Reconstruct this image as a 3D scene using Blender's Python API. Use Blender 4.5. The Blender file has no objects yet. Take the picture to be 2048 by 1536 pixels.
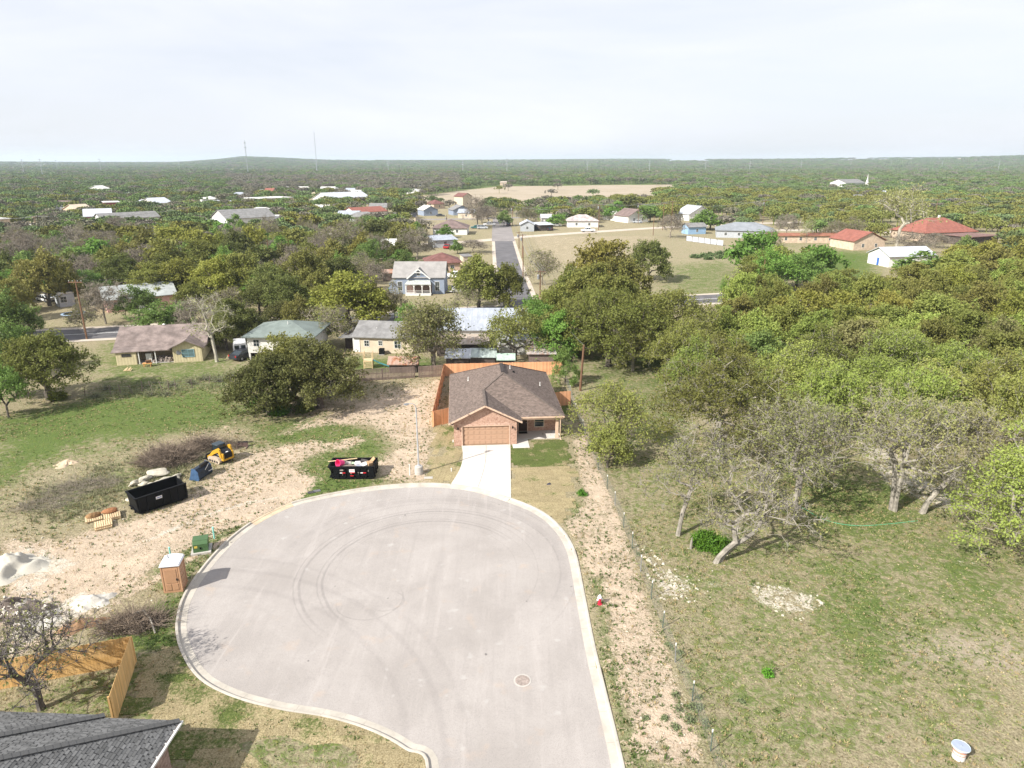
import bpy, math, random
import numpy as np
from mathutils import Vector, Matrix

scene = bpy.context.scene
col = scene.collection
R = math.radians
random.seed(7)

# ---------------------------------------------------------------- camera
cam_data = bpy.data.cameras.new('camera')
cam_data.sensor_width = 36.0
cam_data.lens = 24.0
cam_data.clip_end = 60000.0
cam = bpy.data.objects.new('camera', cam_data)
col.objects.link(cam)
cam.location = (0.0, 0.0, 28.0)
cam.rotation_euler = (R(72.0), 0.0, 0.0)
scene.camera = cam

# ---------------------------------------------------------------- sun and sky
SUN_EL, SUN_AZ = R(38.0), R(38.0)          # shadows run towards (cos az, sin az)
sun_data = bpy.data.lights.new('sun', 'SUN')
sun_data.energy = 5.0
sun_data.angle = R(0.53)
sun_data.color = (1.0, 0.955, 0.88)
sun = bpy.data.objects.new('sun', sun_data)
col.objects.link(sun)
to_sun = Vector((-math.cos(SUN_EL) * math.cos(SUN_AZ), -math.cos(SUN_EL) * math.sin(SUN_AZ), math.sin(SUN_EL)))
sun.rotation_euler = to_sun.to_track_quat('Z', 'Y').to_euler()

world = bpy.data.worlds.new('World')
scene.world = world
world.use_nodes = True
wt = world.node_tree
for n in list(wt.nodes):
    wt.nodes.remove(n)
w_out = wt.nodes.new('ShaderNodeOutputWorld')
w_bg = wt.nodes.new('ShaderNodeBackground')
w_sky = wt.nodes.new('ShaderNodeTexSky')
w_sky.sky_type = 'NISHITA'
w_sky.sun_disc = False
w_sky.sun_elevation = SUN_EL
w_sky.sun_rotation = math.atan2(to_sun.x, to_sun.y)
w_sky.altitude = 300
w_sky.air_density = 1.0
w_sky.dust_density = 2.0
w_sky.ozone_density = 1.0
w_bg.inputs['Strength'].default_value = 0.076
# thin high cloud: streaked noise over the whole dome
w_tc = wt.nodes.new('ShaderNodeTexCoord')
w_map = wt.nodes.new('ShaderNodeMapping')
w_map.inputs['Rotation'].default_value = (0.0, 0.0, R(18))
w_map.inputs['Scale'].default_value = (1.2, 1.7, 7.0)
w_n = wt.nodes.new('ShaderNodeTexNoise')
w_n.inputs['Scale'].default_value = 1.6
w_n.inputs['Detail'].default_value = 7
w_n.inputs['Roughness'].default_value = 0.55
w_n.inputs['Distortion'].default_value = 0.5
w_r = wt.nodes.new('ShaderNodeMapRange')
w_r.inputs['From Min'].default_value = 0.30
w_r.inputs['From Max'].default_value = 0.72
w_r.inputs['To Min'].default_value = 0.66
w_r.inputs['To Max'].default_value = 0.97
w_mix = wt.nodes.new('ShaderNodeMix')
w_mix.data_type = 'RGBA'
w_mix.inputs[7].default_value = (7.75, 7.9, 8.6, 1)
wt.links.new(w_tc.outputs['Generated'], w_map.inputs['Vector'])
wt.links.new(w_map.outputs['Vector'], w_n.inputs['Vector'])
wt.links.new(w_n.outputs['Fac'], w_r.inputs['Value'])
wt.links.new(w_r.outputs['Result'], w_mix.inputs[0])
wt.links.new(w_sky.outputs['Color'], w_mix.inputs[6])
wt.links.new(w_mix.outputs[2], w_bg.inputs['Color'])
wt.links.new(w_bg.outputs['Background'], w_out.inputs['Surface'])

scene.view_settings.view_transform = 'Standard'
scene.view_settings.look = 'None'
scene.view_settings.exposure = 0.78
scene.view_settings.gamma = 1.0
scene.view_settings.use_curve_mapping = False
scene.render.engine = 'CYCLES'
scene.cycles.pixel_filter_width = 1.1
scene.cycles.max_bounces = 6
scene.cycles.diffuse_bounces = 3
scene.cycles.transparent_max_bounces = 4
scene.cycles.volume_bounces = 2

# ---------------------------------------------------------------- survey helper
def G(u, v, h=0.0):
    """surveyed point of the site: sight line of the 2048 px photograph met with the level h"""
    C, S = math.cos(R(18)), math.sin(R(18))
    a, b = (u - 1024) / 1365.0, -(v - 768) / 1365.0
    t = (h - 28.0) / (-S + b * C)
    return Vector((a * t, (C + b * S) * t, h))

# ---------------------------------------------------------------- object helpers
def tag(o, label=None, cat=None, group=None, kind=None):
    if label: o['label'] = label
    if cat: o['category'] = cat
    if group: o['group'] = group
    if kind: o['kind'] = kind
    return o

def thing(name, label, cat, loc=(0, 0, 0), rz=0.0, group=None):
    o = bpy.data.objects.new(name, None)
    o.empty_display_size = 0.3
    col.objects.link(o)
    o.location = loc
    o.rotation_euler = (0, 0, rz)
    return tag(o, label, cat, group)

def link_mesh(name, me, parent=None, loc=None, rz=None):
    o = bpy.data.objects.new(name, me)
    col.objects.link(o)
    if parent is not None: o.parent = parent
    if loc is not None: o.location = loc
    if rz is not None: o.rotation_euler = (0, 0, rz)
    return o

def copy_tree(o, parent=None):
    c = o.copy()
    col.objects.link(c)
    if parent is not None: c.parent = parent
    for ch in list(o.children):
        copy_tree(ch, c)
    return c

class MB:
    """collects shapes, builds ONE mesh"""
    def __init__(s):
        s.v = []; s.f = []
    def add(s, vs, fs):
        o = len(s.v)
        s.v += [tuple(p) for p in vs]
        s.f += [tuple(i + o for i in f) for f in fs]
        return s
    def box(s, c, d, rz=0.0, rx=0.0, ry=0.0, taper=1.0):
        m = Matrix.Rotation(rz, 3, 'Z') @ Matrix.Rotation(ry, 3, 'Y') @ Matrix.Rotation(rx, 3, 'X')
        vs = []
        for z in (-.5, .5):
            k = taper if z > 0 else 1.0
            for x, y in ((-.5, -.5), (.5, -.5), (.5, .5), (-.5, .5)):
                vs.append(m @ Vector((x * d[0] * k, y * d[1] * k, z * d[2])) + Vector(c))
        return s.add(vs, [(3, 2, 1, 0), (4, 5, 6, 7), (0, 1, 5, 4), (1, 2, 6, 5), (2, 3, 7, 6), (3, 0, 4, 7)])
    def bx(s, x0, x1, y0, y1, z0, z1):
        return s.box(((x0 + x1) / 2, (y0 + y1) / 2, (z0 + z1) / 2), (x1 - x0, y1 - y0, z1 - z0))
    def tube(s, p, q, r0, r1=None, n=8, cap=True):
        p, q = Vector(p), Vector(q)
        r1 = r0 if r1 is None else r1
        d = (q - p)
        if d.length < 1e-6: return s
        d.normalize()
        a = d.orthogonal().normalized(); b = d.cross(a)
        vs = []
        for c, r in ((p, r0), (q, r1)):
            for i in range(n):
                t = 2 * math.pi * i / n
                vs.append(c + a * (r * math.cos(t)) + b * (r * math.sin(t)))
        fs = [(i, (i + 1) % n, n + (i + 1) % n, n + i) for i in range(n)]
        if cap: fs += [tuple(range(n - 1, -1, -1)), tuple(range(n, 2 * n))]
        return s.add(vs, fs)
    def path(s, pts, r, n=6):
        for a, b in zip(pts[:-1], pts[1:]): s.tube(a, b, r, r, n)
        return s
    def lathe(s, prof, c=(0, 0, 0), n=16, cap=True):
        vs = []; fs = []
        for r, z in prof:
            for i in range(n):
                t = 2 * math.pi * i / n
                vs.append((c[0] + r * math.cos(t), c[1] + r * math.sin(t), c[2] + z))
        for k in range(len(prof) - 1):
            for i in range(n):
                j = (i + 1) % n
                fs.append((k * n + i, k * n + j, (k + 1) * n + j, (k + 1) * n + i))
        if cap:
            fs.append(tuple(range(n - 1, -1, -1)))
            fs.append(tuple(range((len(prof) - 1) * n, len(prof) * n)))
        return s.add(vs, fs)
    def prism(s, poly, z0, z1):
        n = len(poly)
        vs = [(p[0], p[1], z0) for p in poly] + [(p[0], p[1], z1) for p in poly]
        fs = [tuple(range(n - 1, -1, -1)), tuple(range(n, 2 * n))]
        fs += [(i, (i + 1) % n, n + (i + 1) % n, n + i) for i in range(n)]
        return s.add(vs, fs)
    def slab(s, poly3, th):
        """a 3D polygon thickened downwards along z"""
        n = len(poly3)
        vs = [Vector(p) for p in poly3] + [Vector(p) - Vector((0, 0, th)) for p in poly3]
        fs = [tuple(range(n)), tuple(range(2 * n - 1, n - 1, -1))]
        fs += [((i + 1) % n, i, n + i, n + (i + 1) % n) for i in range(n)]
        return s.add(vs, fs)
    def side(s, prof, y0, y1):
        """profile in x,z swept along y"""
        n = len(prof)
        vs = [(p[0], y0, p[1]) for p in prof] + [(p[0], y1, p[1]) for p in prof]
        fs = [tuple(range(n)), tuple(range(2 * n - 1, n - 1, -1))]
        fs += [((i + 1) % n, i, n + i, n + (i + 1) % n) for i in range(n)]
        return s.add(vs, fs)
    def mesh(s, name, mat=None, smooth=False):
        me = bpy.data.meshes.new(name)
        me.from_pydata(s.v, [], s.f)
        if mat is not None: me.materials.append(mat)
        if smooth: me.shade_smooth()
        me.update()
        return me
    def build(s, name, mat, parent=None, loc=None, rz=None, smooth=False):
        return link_mesh(name, s.mesh(name, mat, smooth), parent, loc, rz)

def np_mesh(name, verts, faces, mats=(), smooth=False, fmat=None):
    """verts (n,3), faces (m,k) with constant k"""
    me = bpy.data.meshes.new(name)
    verts = np.asarray(verts, dtype=np.float32); faces = np.asarray(faces, dtype=np.int32)
    m, k = faces.shape
    me.vertices.add(len(verts)); me.vertices.foreach_set('co', verts.ravel())
    me.loops.add(m * k); me.loops.foreach_set('vertex_index', faces.ravel())
    me.polygons.add(m)
    me.polygons.foreach_set('loop_start', np.arange(0, m * k, k, dtype=np.int32))
    if fmat is not None: me.polygons.foreach_set('material_index', np.asarray(fmat, dtype=np.int32))
    me.polygons.foreach_set('use_smooth', np.full(m, smooth))
    for x in mats: me.materials.append(x)
    me.update(calc_edges=True)
    return me

# ---------------------------------------------------------------- materials
class NT:
    def __init__(s, name):
        s.m = bpy.data.materials.new(name); s.m.use_nodes = True
        s.t = s.m.node_tree; s.b = s.t.nodes['Principled BSDF']; s.out = s.t.nodes['Material Output']
        s.b.inputs['Specular IOR Level'].default_value = 0.25
    def n(s, ty, **kw):
        nd = s.t.nodes.new(ty)
        for k, v in kw.items():
            if k in nd.inputs: nd.inputs[k].default_value = v
            else: setattr(nd, k, v)
        return nd
    def l(s, a, b): s.t.links.new(a, b)
    def noise(s, vec, scale, detail=4, rough=0.6, dist=0.0):
        nd = s.n('ShaderNodeTexNoise', Scale=scale, Detail=detail, Roughness=rough, Distortion=dist)
        s.l(vec, nd.inputs['Vector']); return nd.outputs['Fac']
    def math(s, op, a, b=None, c=None):
        nd = s.n('ShaderNodeMath', operation=op)
        for i, x in enumerate((a, b, c)):
            if x is None: continue
            if isinstance(x, (int, float)): nd.inputs[i].default_value = x
            else: s.l(x, nd.inputs[i])
        return nd.outputs[0]
    def step(s, x, lo, hi):
        nd = s.n('ShaderNodeMapRange', interpolation_type='SMOOTHSTEP')
        nd.inputs['From Min'].default_value = lo; nd.inputs['From Max'].default_value = hi
        s.l(x, nd.inputs['Value']); return nd.outputs['Result']
    def mix(s, f, a, b, blend='MIX'):
        nd = s.n('ShaderNodeMix', data_type='RGBA', blend_type=blend)
        for i, x in ((0, f), (6, a), (7, b)):
            if isinstance(x, (int, float)): nd.inputs[i].default_value = x
            elif isinstance(x, tuple): nd.inputs[i].default_value = (*x[:3], 1)
            else: s.l(x, nd.inputs[i])
        return nd.outputs[2]
    def bump(s, h, strength, dist):
        nd = s.n('ShaderNodeBump', Strength=strength, Distance=dist)
        s.l(h, nd.inputs['Height']); s.l(nd.outputs['Normal'], s.b.inputs['Normal'])
    def obj(s): return s.n('ShaderNodeTexCoord').outputs['Object']
    def pos(s): return s.n('ShaderNodeNewGeometry').outputs['Position']
    def color(s, c): s.l(c, s.b.inputs['Base Color'])

def mul(c, k): return tuple(min(1.0, x * k) for x in c)

def M(name, c, rough=0.8, var=0.2, scale=2.0, bump=0.0, metal=0.0, spec=0.25, rnd=0.0, fine=True):
    t = NT(name)
    p = t.obj()
    f = t.noise(p, scale, 5, 0.65)
    colr = t.mix(t.step(f, 0.3, 0.7), mul(c, 1 - var), mul(c, 1 + var))
    if fine:
        f2 = t.noise(p, scale * 9, 3, 0.7)
        colr = t.mix(t.math('MULTIPLY', t.step(f2, 0.45, 0.8), 0.5 * min(1, var * 2)), colr, mul(c, 0.62))
    if rnd:
        oi = t.n('ShaderNodeObjectInfo')
        k = t.math('MULTIPLY_ADD', oi.outputs['Random'], 2 * rnd, 1 - rnd)
        h = t.n('ShaderNodeHueSaturation'); t.l(k, h.inputs['Value']); t.l(colr, h.inputs['Color'])
        colr = h.outputs['Color']
    t.color(colr)
    t.b.inputs['Roughness'].default_value = rough
    t.b.inputs['Metallic'].default_value = metal
    t.b.inputs['Specular IOR Level'].default_value = spec
    if bump: t.bump(t.noise(p, scale * 6, 4, 0.6), 0.6, bump)
    return t.m

def M_wood(name, c, c2, grain=(14, 14, 1.2), rnd=0.16, rough=0.75):
    t = NT(name)
    mp = t.n('ShaderNodeMapping'); mp.inputs['Scale'].default_value = grain
    oi = t.n('ShaderNodeObjectInfo')
    t.l(t.obj(), mp.inputs['Vector'])
    add = t.n('ShaderNodeVectorMath', operation='ADD')
    t.l(mp.outputs[0], add.inputs[0]); t.l(oi.outputs['Location'], add.inputs[1])
    f = t.noise(add.outputs[0], 1.5, 4, 0.6)
    cc = t.mix(t.step(f, 0.3, 0.72), c, c2)
    h = t.n('ShaderNodeHueSaturation')
    t.l(t.math('MULTIPLY_ADD', oi.outputs['Random'], 2 * rnd, 1 - rnd), h.inputs['Value'])
    t.l(cc, h.inputs['Color'])
    t.color(h.outputs['Color']); t.b.inputs['Roughness'].default_value = rough
    return t.m

def M_leaf(name):
    t = NT(name)
    oi = t.n('ShaderNodeObjectInfo')
    p = t.obj()
    f = t.noise(p, 0.9, 3, 0.6); f2 = t.noise(p, 6.0, 2, 0.7)
    h = t.n('ShaderNodeHueSaturation')
    t.l(t.math('MULTIPLY_ADD', f, 0.05, 0.475), h.inputs['Hue'])
    t.l(t.math('ADD', t.math('MULTIPLY_ADD', f2, 1.1, 0.25), t.math('MULTIPLY', f, 0.6)), h.inputs['Value'])
    t.l(oi.outputs['Color'], h.inputs['Color'])
    t.color(h.outputs['Color'])
    t.b.inputs['Roughness'].default_value = 0.65
    t.b.inputs['Specular IOR Level'].default_value = 0.2
    tr = t.n('ShaderNodeBsdfTranslucent'); t.l(h.outputs['Color'], tr.inputs['Color'])
    mx = t.n('ShaderNodeMixShader'); mx.inputs[0].default_value = 0.36
    t.l(t.b.outputs[0], mx.inputs[1]); t.l(tr.outputs[0], mx.inputs[2]); t.l(mx.outputs[0], t.out.inputs['Surface'])
    return t.m

def M_brick(name, c1, c2, mortar):
    t = NT(name)
    p = t.obj(); sx = t.n('ShaderNodeSeparateXYZ'); t.l(p, sx.inputs[0])
    cb = t.n('ShaderNodeCombineXYZ')
    t.l(t.math('ADD', sx.outputs[0], sx.outputs[1]), cb.inputs[0]); t.l(sx.outputs[2], cb.inputs[1])
    br = t.n('ShaderNodeTexBrick', Scale=1.0)
    br.inputs['Brick Width'].default_value = 0.22; br.inputs['Row Height'].default_value = 0.076
    br.inputs['Mortar Size'].default_value = 0.009; br.inputs['Bias'].default_value = 0.0
    br.inputs['Color1'].default_value = (*c1, 1); br.inputs['Color2'].default_value = (*c2, 1); br.inputs['Mortar'].default_value = (*mortar, 1)
    t.l(cb.outputs[0], br.inputs['Vector'])
    f = t.noise(p, 1.3, 5, 0.7); f2 = t.noise(p, 11.0, 2, 0.6)
    cc = t.mix(t.math('MULTIPLY', t.step(f2, 0.42, 0.62), 0.45), br.outputs['Color'], (0.62, 0.46, 0.37))
    f3 = t.noise(p, 5.5, 3, 0.75)
    cc = t.mix(t.math('MULTIPLY', t.step(f3, 0.52, 0.66), 0.65), cc, mul(c1, 0.55))
    cc = t.mix(t.math('MULTIPLY', t.step(f3, 0.46, 0.34), 0.5), cc, (0.66, 0.47, 0.37))
    cc = t.mix(t.math('MULTIPLY', t.step(f, 0.45, 0.7), 0.2), cc, mul(c1, 0.6))
    t.color(cc); t.b.inputs['Roughness'].default_value = 0.9
    t.bump(br.outputs['Fac'], 0.5, -0.008)
    return t.m

def M_ribbed(name, c, pitch=0.22, axis=0, rust=None, rough=0.45, metal=0.35, var=0.2):
    t = NT(name)
    p = t.obj(); sx = t.n('ShaderNodeSeparateXYZ'); t.l(p, sx.inputs[0])
    w = t.math('PINGPONG', t.math('DIVIDE', sx.outputs[axis], pitch), 1.0)
    mp = t.n('ShaderNodeMapping'); mp.inputs['Scale'].default_value = (1.0, 0.25, 1) if axis == 0 else (0.25, 1.0, 1)
    t.l(p, mp.inputs['Vector'])
    f = t.noise(mp.outputs[0], 1.4, 5, 0.7)
    cc = t.mix(t.step(f, 0.35, 0.7), mul(c, 1 - var), mul(c, 1 + var))
    if rust: cc = t.mix(t.step(f, 0.45, 0.62), cc, rust)
    cc = t.mix(t.math('MULTIPLY', t.step(w, 0.8, 1.0), 0.35), cc, mul(c, 0.55))
    t.color(cc); t.b.inputs['Roughness'].default_value = rough; t.b.inputs['Metallic'].default_value = metal
    t.bump(w, 0.5, 0.03)
    return t.m

def M_tint(name, c, var=0.35, rough=0.9, bumpd=0.004):
    """shingles: every tab carries its own tint"""
    t = NT(name)
    a = t.n('ShaderNodeAttribute', attribute_name='tint')
    p = t.obj()
    f = t.noise(p, 22.0, 3, 0.7)
    k = t.math('ADD', t.math('MULTIPLY', a.outputs['Fac'], var), t.math('MULTIPLY_ADD', f, 0.5, 0.75 - var / 2))
    h = t.n('ShaderNodeHueSaturation'); h.inputs['Color'].default_value = (*c, 1); t.l(k, h.inputs['Value'])
    t.color(h.outputs['Color']); t.b.inputs['Roughness'].default_value = rough
    t.bump(f, 0.5, bumpd)
    return t.m

def M_glass(name, c=(0.02, 0.03, 0.035)):
    t = NT(name)
    t.b.inputs['Base Color'].default_value = (*c, 1)
    t.b.inputs['Roughness'].default_value = 0.06
    t.b.inputs['Specular IOR Level'].default_value = 0.6
    return t.m

leaf_m = M_leaf('leaf')
m_white = M('white paint', (0.64, 0.63, 0.60), 0.6, 0.06, 1.5)
m_white2 = M('white siding', (0.56, 0.55, 0.52), 0.7, 0.08, 1.0)
m_conc = M('concrete', (0.42, 0.395, 0.36), 0.9, 0.10, 1.2, 0.004)
m_kerb = M('kerb concrete', (0.43, 0.395, 0.34), 0.9, 0.14, 0.9, 0.004)
m_drive = M('driveway concrete', (0.53, 0.50, 0.462), 0.88, 0.05, 0.7, 0.002)
m_black = M('black steel', (0.005, 0.0055, 0.0065), 0.6, 0.3, 2.0, spec=0.15)
m_dark = M('dark rubber', (0.02, 0.02, 0.02), 0.8, 0.3, 4.0)
m_grey = M('grey metal', (0.32, 0.33, 0.34), 0.45, 0.12, 2.0, 0, 0.5)
m_galv = M('galvanised steel', (0.48, 0.49, 0.50), 0.42, 0.1, 3.0, 0, 0.4)
m_glass = M_glass('window glass')
m_cedar = M_wood('new cedar', (0.60, 0.285, 0.145), (0.70, 0.385, 0.215))
m_cedar2 = M_wood('yellow cedar', (0.60, 0.36, 0.13), (0.72, 0.48, 0.22))
m_oldwood = M_wood('weathered wood', (0.13, 0.095, 0.08), (0.24, 0.19, 0.16))
m_post = M_wood('creosote pole', (0.12, 0.065, 0.04), (0.2, 0.115, 0.07))
m_pallet = M_wood('pallet wood', (0.50, 0.36, 0.20), (0.66, 0.52, 0.33))
m_bark = M('oak bark', (0.105, 0.09, 0.075), 0.95, 0.35, 2.5, 0.02, fine=False)
m_lichen = M('lichen bark', (0.255, 0.232, 0.195), 0.95, 0.35, 1.6, 0.02, fine=False)
m_pale = M('pale bark', (0.36, 0.335, 0.27), 0.95, 0.25, 1.2, 0.01, fine=False)
m_twig = M('brush twigs', (0.185, 0.145, 0.11), 0.95, 0.35, 2.5, fine=False)
m_bare = M('bare twigs', (0.225, 0.195, 0.155), 0.95, 0.3, 2.5, fine=False)
m_rock = M('limestone', (0.43, 0.395, 0.315), 0.95, 0.18, 1.8, 0.03)
# ================================================================ GROUND
def g2(pts): return np.array([[*G(u, v)[:2]] for u, v in pts])

def catmull(p, n=6, closed=False):
    p = np.asarray(p, float); out = []; N = len(p)
    for i in range(N if closed else N - 1):
        if closed: a, b, c, d = p[(i - 1) % N], p[i], p[(i + 1) % N], p[(i + 2) % N]
        else: a, b, c, d = p[max(i - 1, 0)], p[i], p[i + 1], p[min(i + 2, N - 1)]
        for k in range(n):
            t = k / n
            out.append(0.5 * ((2 * b) + (c - a) * t + (2 * a - 5 * b + 4 * c - d) * t ** 2 + (3 * b - a - 3 * c + d) * t ** 3))
    if not closed: out.append(p[-1])
    return np.array(out)

def sdist(P, poly):
    """signed distance of points P to a closed polygon, negative inside"""
    x, y = P[:, 0], P[:, 1]
    best = np.full(len(P), 1e18); ins = np.zeros(len(P), bool)
    n = len(poly)
    for i in range(n):
        a, b = poly[i], poly[(i + 1) % n]
        e = b - a; L = max(e @ e, 1e-12)
        t = np.clip(((x - a[0]) * e[0] + (y - a[1]) * e[1]) / L, 0, 1)
        dd = (x - a[0] - t * e[0]) ** 2 + (y - a[1] - t * e[1]) ** 2
        best = np.minimum(best, dd)
        if a[1] != b[1]:
            c = ((a[1] > y) != (b[1] > y)) & (x < (b[0] - a[0]) * (y - a[1]) / (b[1] - a[1]) + a[0])
            ins ^= c
    d = np.sqrt(best)
    return np.where(ins, -d, d)

def offset_line(line, d):
    """line moved to its left by d"""
    tg = np.gradient(line, axis=0); tg /= np.linalg.norm(tg, axis=1)[:, None]
    return line + np.stack([-tg[:, 1], tg[:, 0]], 1) * d
def inside(P, poly): return sdist(np.atleast_2d(np.asarray(P, float)), poly) < 0

# --- the cul-de-sac outline (back of the kerb)
left_edge = [(-4.6, 14.0), (-4.5, 20.0)] + [tuple(G(u, v)[:2]) for u, v in
    [(852, 1536), (810, 1500), (760, 1471), (700, 1448), (640, 1433), (560, 1420), (480, 1400), (420, 1374), (385, 1345),
     (362, 1305), (352, 1270), (352, 1240), (362, 1200), (385, 1160), (420, 1115), (460, 1075), (500, 1045), (545, 1020), (582, 1005),
     (620, 995), (680, 983), (740, 974), (800, 968), (860, 966), (910, 969), (960, 977), (1022, 996), (1080, 1020), (1120, 1052),
     (1150, 1100), (1170, 1190), (1190, 1290), (1222, 1420)]] + [(5.5, 25.6), (5.9, 14.0)]
street_line = catmull(np.array(left_edge), 6)
street_poly = street_line

rg = np.random.default_rng(3)
def vnoise(x, y, s, seed):
    """value noise, numpy"""
    r = np.random.default_rng(seed).random((64, 64))
    fx, fy = x / s, y / s
    ix, iy = np.floor(fx).astype(int), np.floor(fy).astype(int)
    tx, ty = fx - ix, fy - iy
    tx, ty = tx * tx * (3 - 2 * tx), ty * ty * (3 - 2 * ty)
    q = lambda a, b: r[(ix + a) % 64, (iy + b) % 64]
    return (q(0, 0) * (1 - tx) + q(1, 0) * tx) * (1 - ty) + (q(0, 1) * (1 - tx) + q(1, 1) * tx) * ty

xs = np.concatenate([-np.geomspace(75.4, 11000, 52)[::-1], np.arange(-75, 80, 0.4), np.geomspace(80.4, 11000, 52)])
ys = np.concatenate([np.linspace(-60, 17.5, 14), np.arange(18, 125, 0.4), np.geomspace(125.5, 11000, 110)])
GX, GY = np.meshgrid(xs, ys)
P = np.stack([GX.ravel(), GY.ravel()], 1)
rad = np.hypot(P[:, 0], P[:, 1])
# horizon profile: height of the far ridges by bearing
az_t = np.radians([-60, -37, -32, -25, -22, -20.5, -18, -14, -8, 0, 6, 15, 22, 28, 37, 60])
hz_t = np.array([26, 18, 14, 14, 30, 46, 42, 30, 30, 34, 38, 40, 44, 54, 60, 50])
def terrain(x, y):
    r = np.hypot(x, y); a = np.arctan2(x, np.maximum(y, 1e-3))
    top = np.interp(a, az_t, hz_t)
    k = np.clip((r - 2300) / 3300, 0, 1); k = k * k * (3 - 2 * k)
    z = k * top * (0.85 + 0.3 * vnoise(x, y, 900.0, 5))
    near_hill = np.exp(-((np.degrees(a) + 20.6) / 3.4) ** 2) * np.clip((r - 2500) / 1200, 0, 1) * 7
    far_drop = np.clip((r - 7500) / 3500, 0, 1) * 25
    return np.where(r > 2000, z + near_hill - far_drop, 0.0)

def poly_mask(pts, soft, world=False):
    poly = np.array(pts, float) if world else g2(pts)
    return np.clip(0.5 - sdist(P, poly) / (2 * soft), 0, 1)

soil = np.zeros(len(P)); green = np.zeros(len(P)); chalk = np.zeros(len(P)); straw = np.zeros(len(P))
def lay(ch, pts, val, soft=1.2, world=False):
    m = poly_mask(pts, soft, world)
    ch[:] = ch * (1 - m) + val * m

# general mottling
n_big = vnoise(P[:, 0], P[:, 1], 26.0, 11); n_mid = vnoise(P[:, 0], P[:, 1], 8.0, 12); n_sm = vnoise(P[:, 0], P[:, 1], 2.6, 13)
green += 0.36 + 0.25 * (n_big - 0.5) + 0.25 * (n_mid - 0.5)
soil += 0.12 + 0.1 * (n_mid - 0.5)
# left field
lay(green, [(0, 840), (200, 795), (430, 770), (490, 820), (440, 850), (200, 875), (0, 960)], 0.80, 3)
lay(green, [(180, 700), (240, 670), (480, 720), (480, 790), (200, 790), (190, 740)], 0.62, 3)
lay(soil, [(0, 960), (200, 905), (330, 865), (470, 830), (560, 860), (420, 900), (200, 960), (0, 1030)], 0.44, 3)
lay(green, [(60, 985), (200, 930), (330, 905), (420, 900), (360, 960), (240, 1000), (150, 1040), (60, 1040)], 0.55, 3)
lay(soil, [(60, 985), (200, 930), (330, 905), (420, 900), (360, 960), (240, 1000), (150, 1040), (60, 1040)], 0.28, 3)
lay(green, [(500, 850), (640, 830), (760, 860), (790, 930), (660, 960), (560, 1005), (520, 960), (640, 900), (520, 890)], 0.72, 2)
lay(soil, [(590, 1005), (500, 1045), (380, 1112), (250, 1185), (130, 1262), (0, 1335), (0, 1075), (120, 1080), (240, 1045), (370, 1000), (430, 945), (520, 915), (600, 940), (640, 960)], 0.80, 1.5)
lay(soil, [(560, 868), (640, 835), (760, 790), (885, 755), (885, 830), (868, 852), (860, 965), (780, 962), (745, 930), (800, 890), (740, 850), (660, 850)], 0.76, 1.6)
lay(soil, [(640, 890), (720, 868), (740, 880), (690, 905)], 0.65, 1.0)
lay(soil, [(470, 905), (640, 875), (660, 900), (560, 950), (480, 960)], 0.62, 1.5)
lay(green, [(640, 955), (780, 960), (760, 968), (680, 982), (590, 1003), (570, 1000), (600, 975)], 0.8, 0.6)
lay(green, [(320, 1110), (420, 1060), (500, 1030), (500, 1045), (420, 1115), (370, 1180), (340, 1200), (280, 1150)], 0.62, 1.0)
lay(soil, [(320, 1110), (420, 1060), (500, 1030), (500, 1045), (420, 1115), (370, 1180), (340, 1200), (280, 1150)], 0.36, 1.0)
lay(green, [(250, 1240), (350, 1190), (350, 1260), (370, 1320), (300, 1300), (200, 1290)], 0.8, 0.8)
lay(soil, [(250, 1240), (350, 1190), (350, 1260), (370, 1320), (300, 1300), (200, 1290)], 0.2, 0.8)
lay(green, [(246, 1310), (365, 1312), (420, 1376), (560, 1422), (700, 1449), (850, 1536), (0, 1536), (0, 1390), (240, 1340)], 0.56, 0.6)
lay(soil, [(246, 1310), (365, 1312), (420, 1376), (560, 1422), (700, 1449), (850, 1536), (0, 1536), (0, 1390), (240, 1340)], 0.0, 0.6)
lay(chalk, [(0, 1085), (70, 1078), (130, 1100), (200, 1115), (110, 1165), (60, 1195), (0, 1205)], 0.50, 1.0)
lay(chalk, [(0, 1215), (120, 1185), (250, 1188), (210, 1225), (110, 1260), (0, 1330)], 0.5, 1.0)
lay(chalk, [(220, 1050), (420, 990), (560, 985), (590, 1003), (470, 1030), (350, 1075), (230, 1120)], 0.30, 1.5)
lay(soil, [(520, 800), (700, 790), (860, 755), (875, 765), (740, 800), (600, 850)], 0.5, 2)
# yards beyond the old fence
lay(green, [(690, 715), (880, 715), (880, 740), (690, 750)], 0.7, 2)
# right strip between street and wire fence
lay(soil, [(1140, 880), (1178, 862), (1215, 960), (1262, 1080), (1310, 1230), (1370, 1380), (1425, 1536), (1255, 1536), (1222, 1400), (1180, 1185), (1150, 1085), (1120, 1050), (1165, 1000)], 0.60, 0.7)
lay(chalk, [(1150, 880), (1170, 870), (1212, 985), (1240, 1060), (1215, 1050), (1170, 960)], 0.40, 0.7)
lay(green, [(1140, 1000), (1200, 1020), (1190, 1080), (1140, 1060)], 0.75, 0.8)
lay(green, [(1175, 1150), (1215, 1150), (1235, 1300), (1260, 1420), (1330, 1536), (1255, 1536), (1222, 1400), (1185, 1200)], 0.66, 0.5)
lay(soil, [(1175, 1150), (1205, 1150), (1225, 1300), (1250, 1420), (1300, 1536), (1255, 1536), (1222, 1400), (1185, 1200)], 0.40, 0.5)
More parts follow.
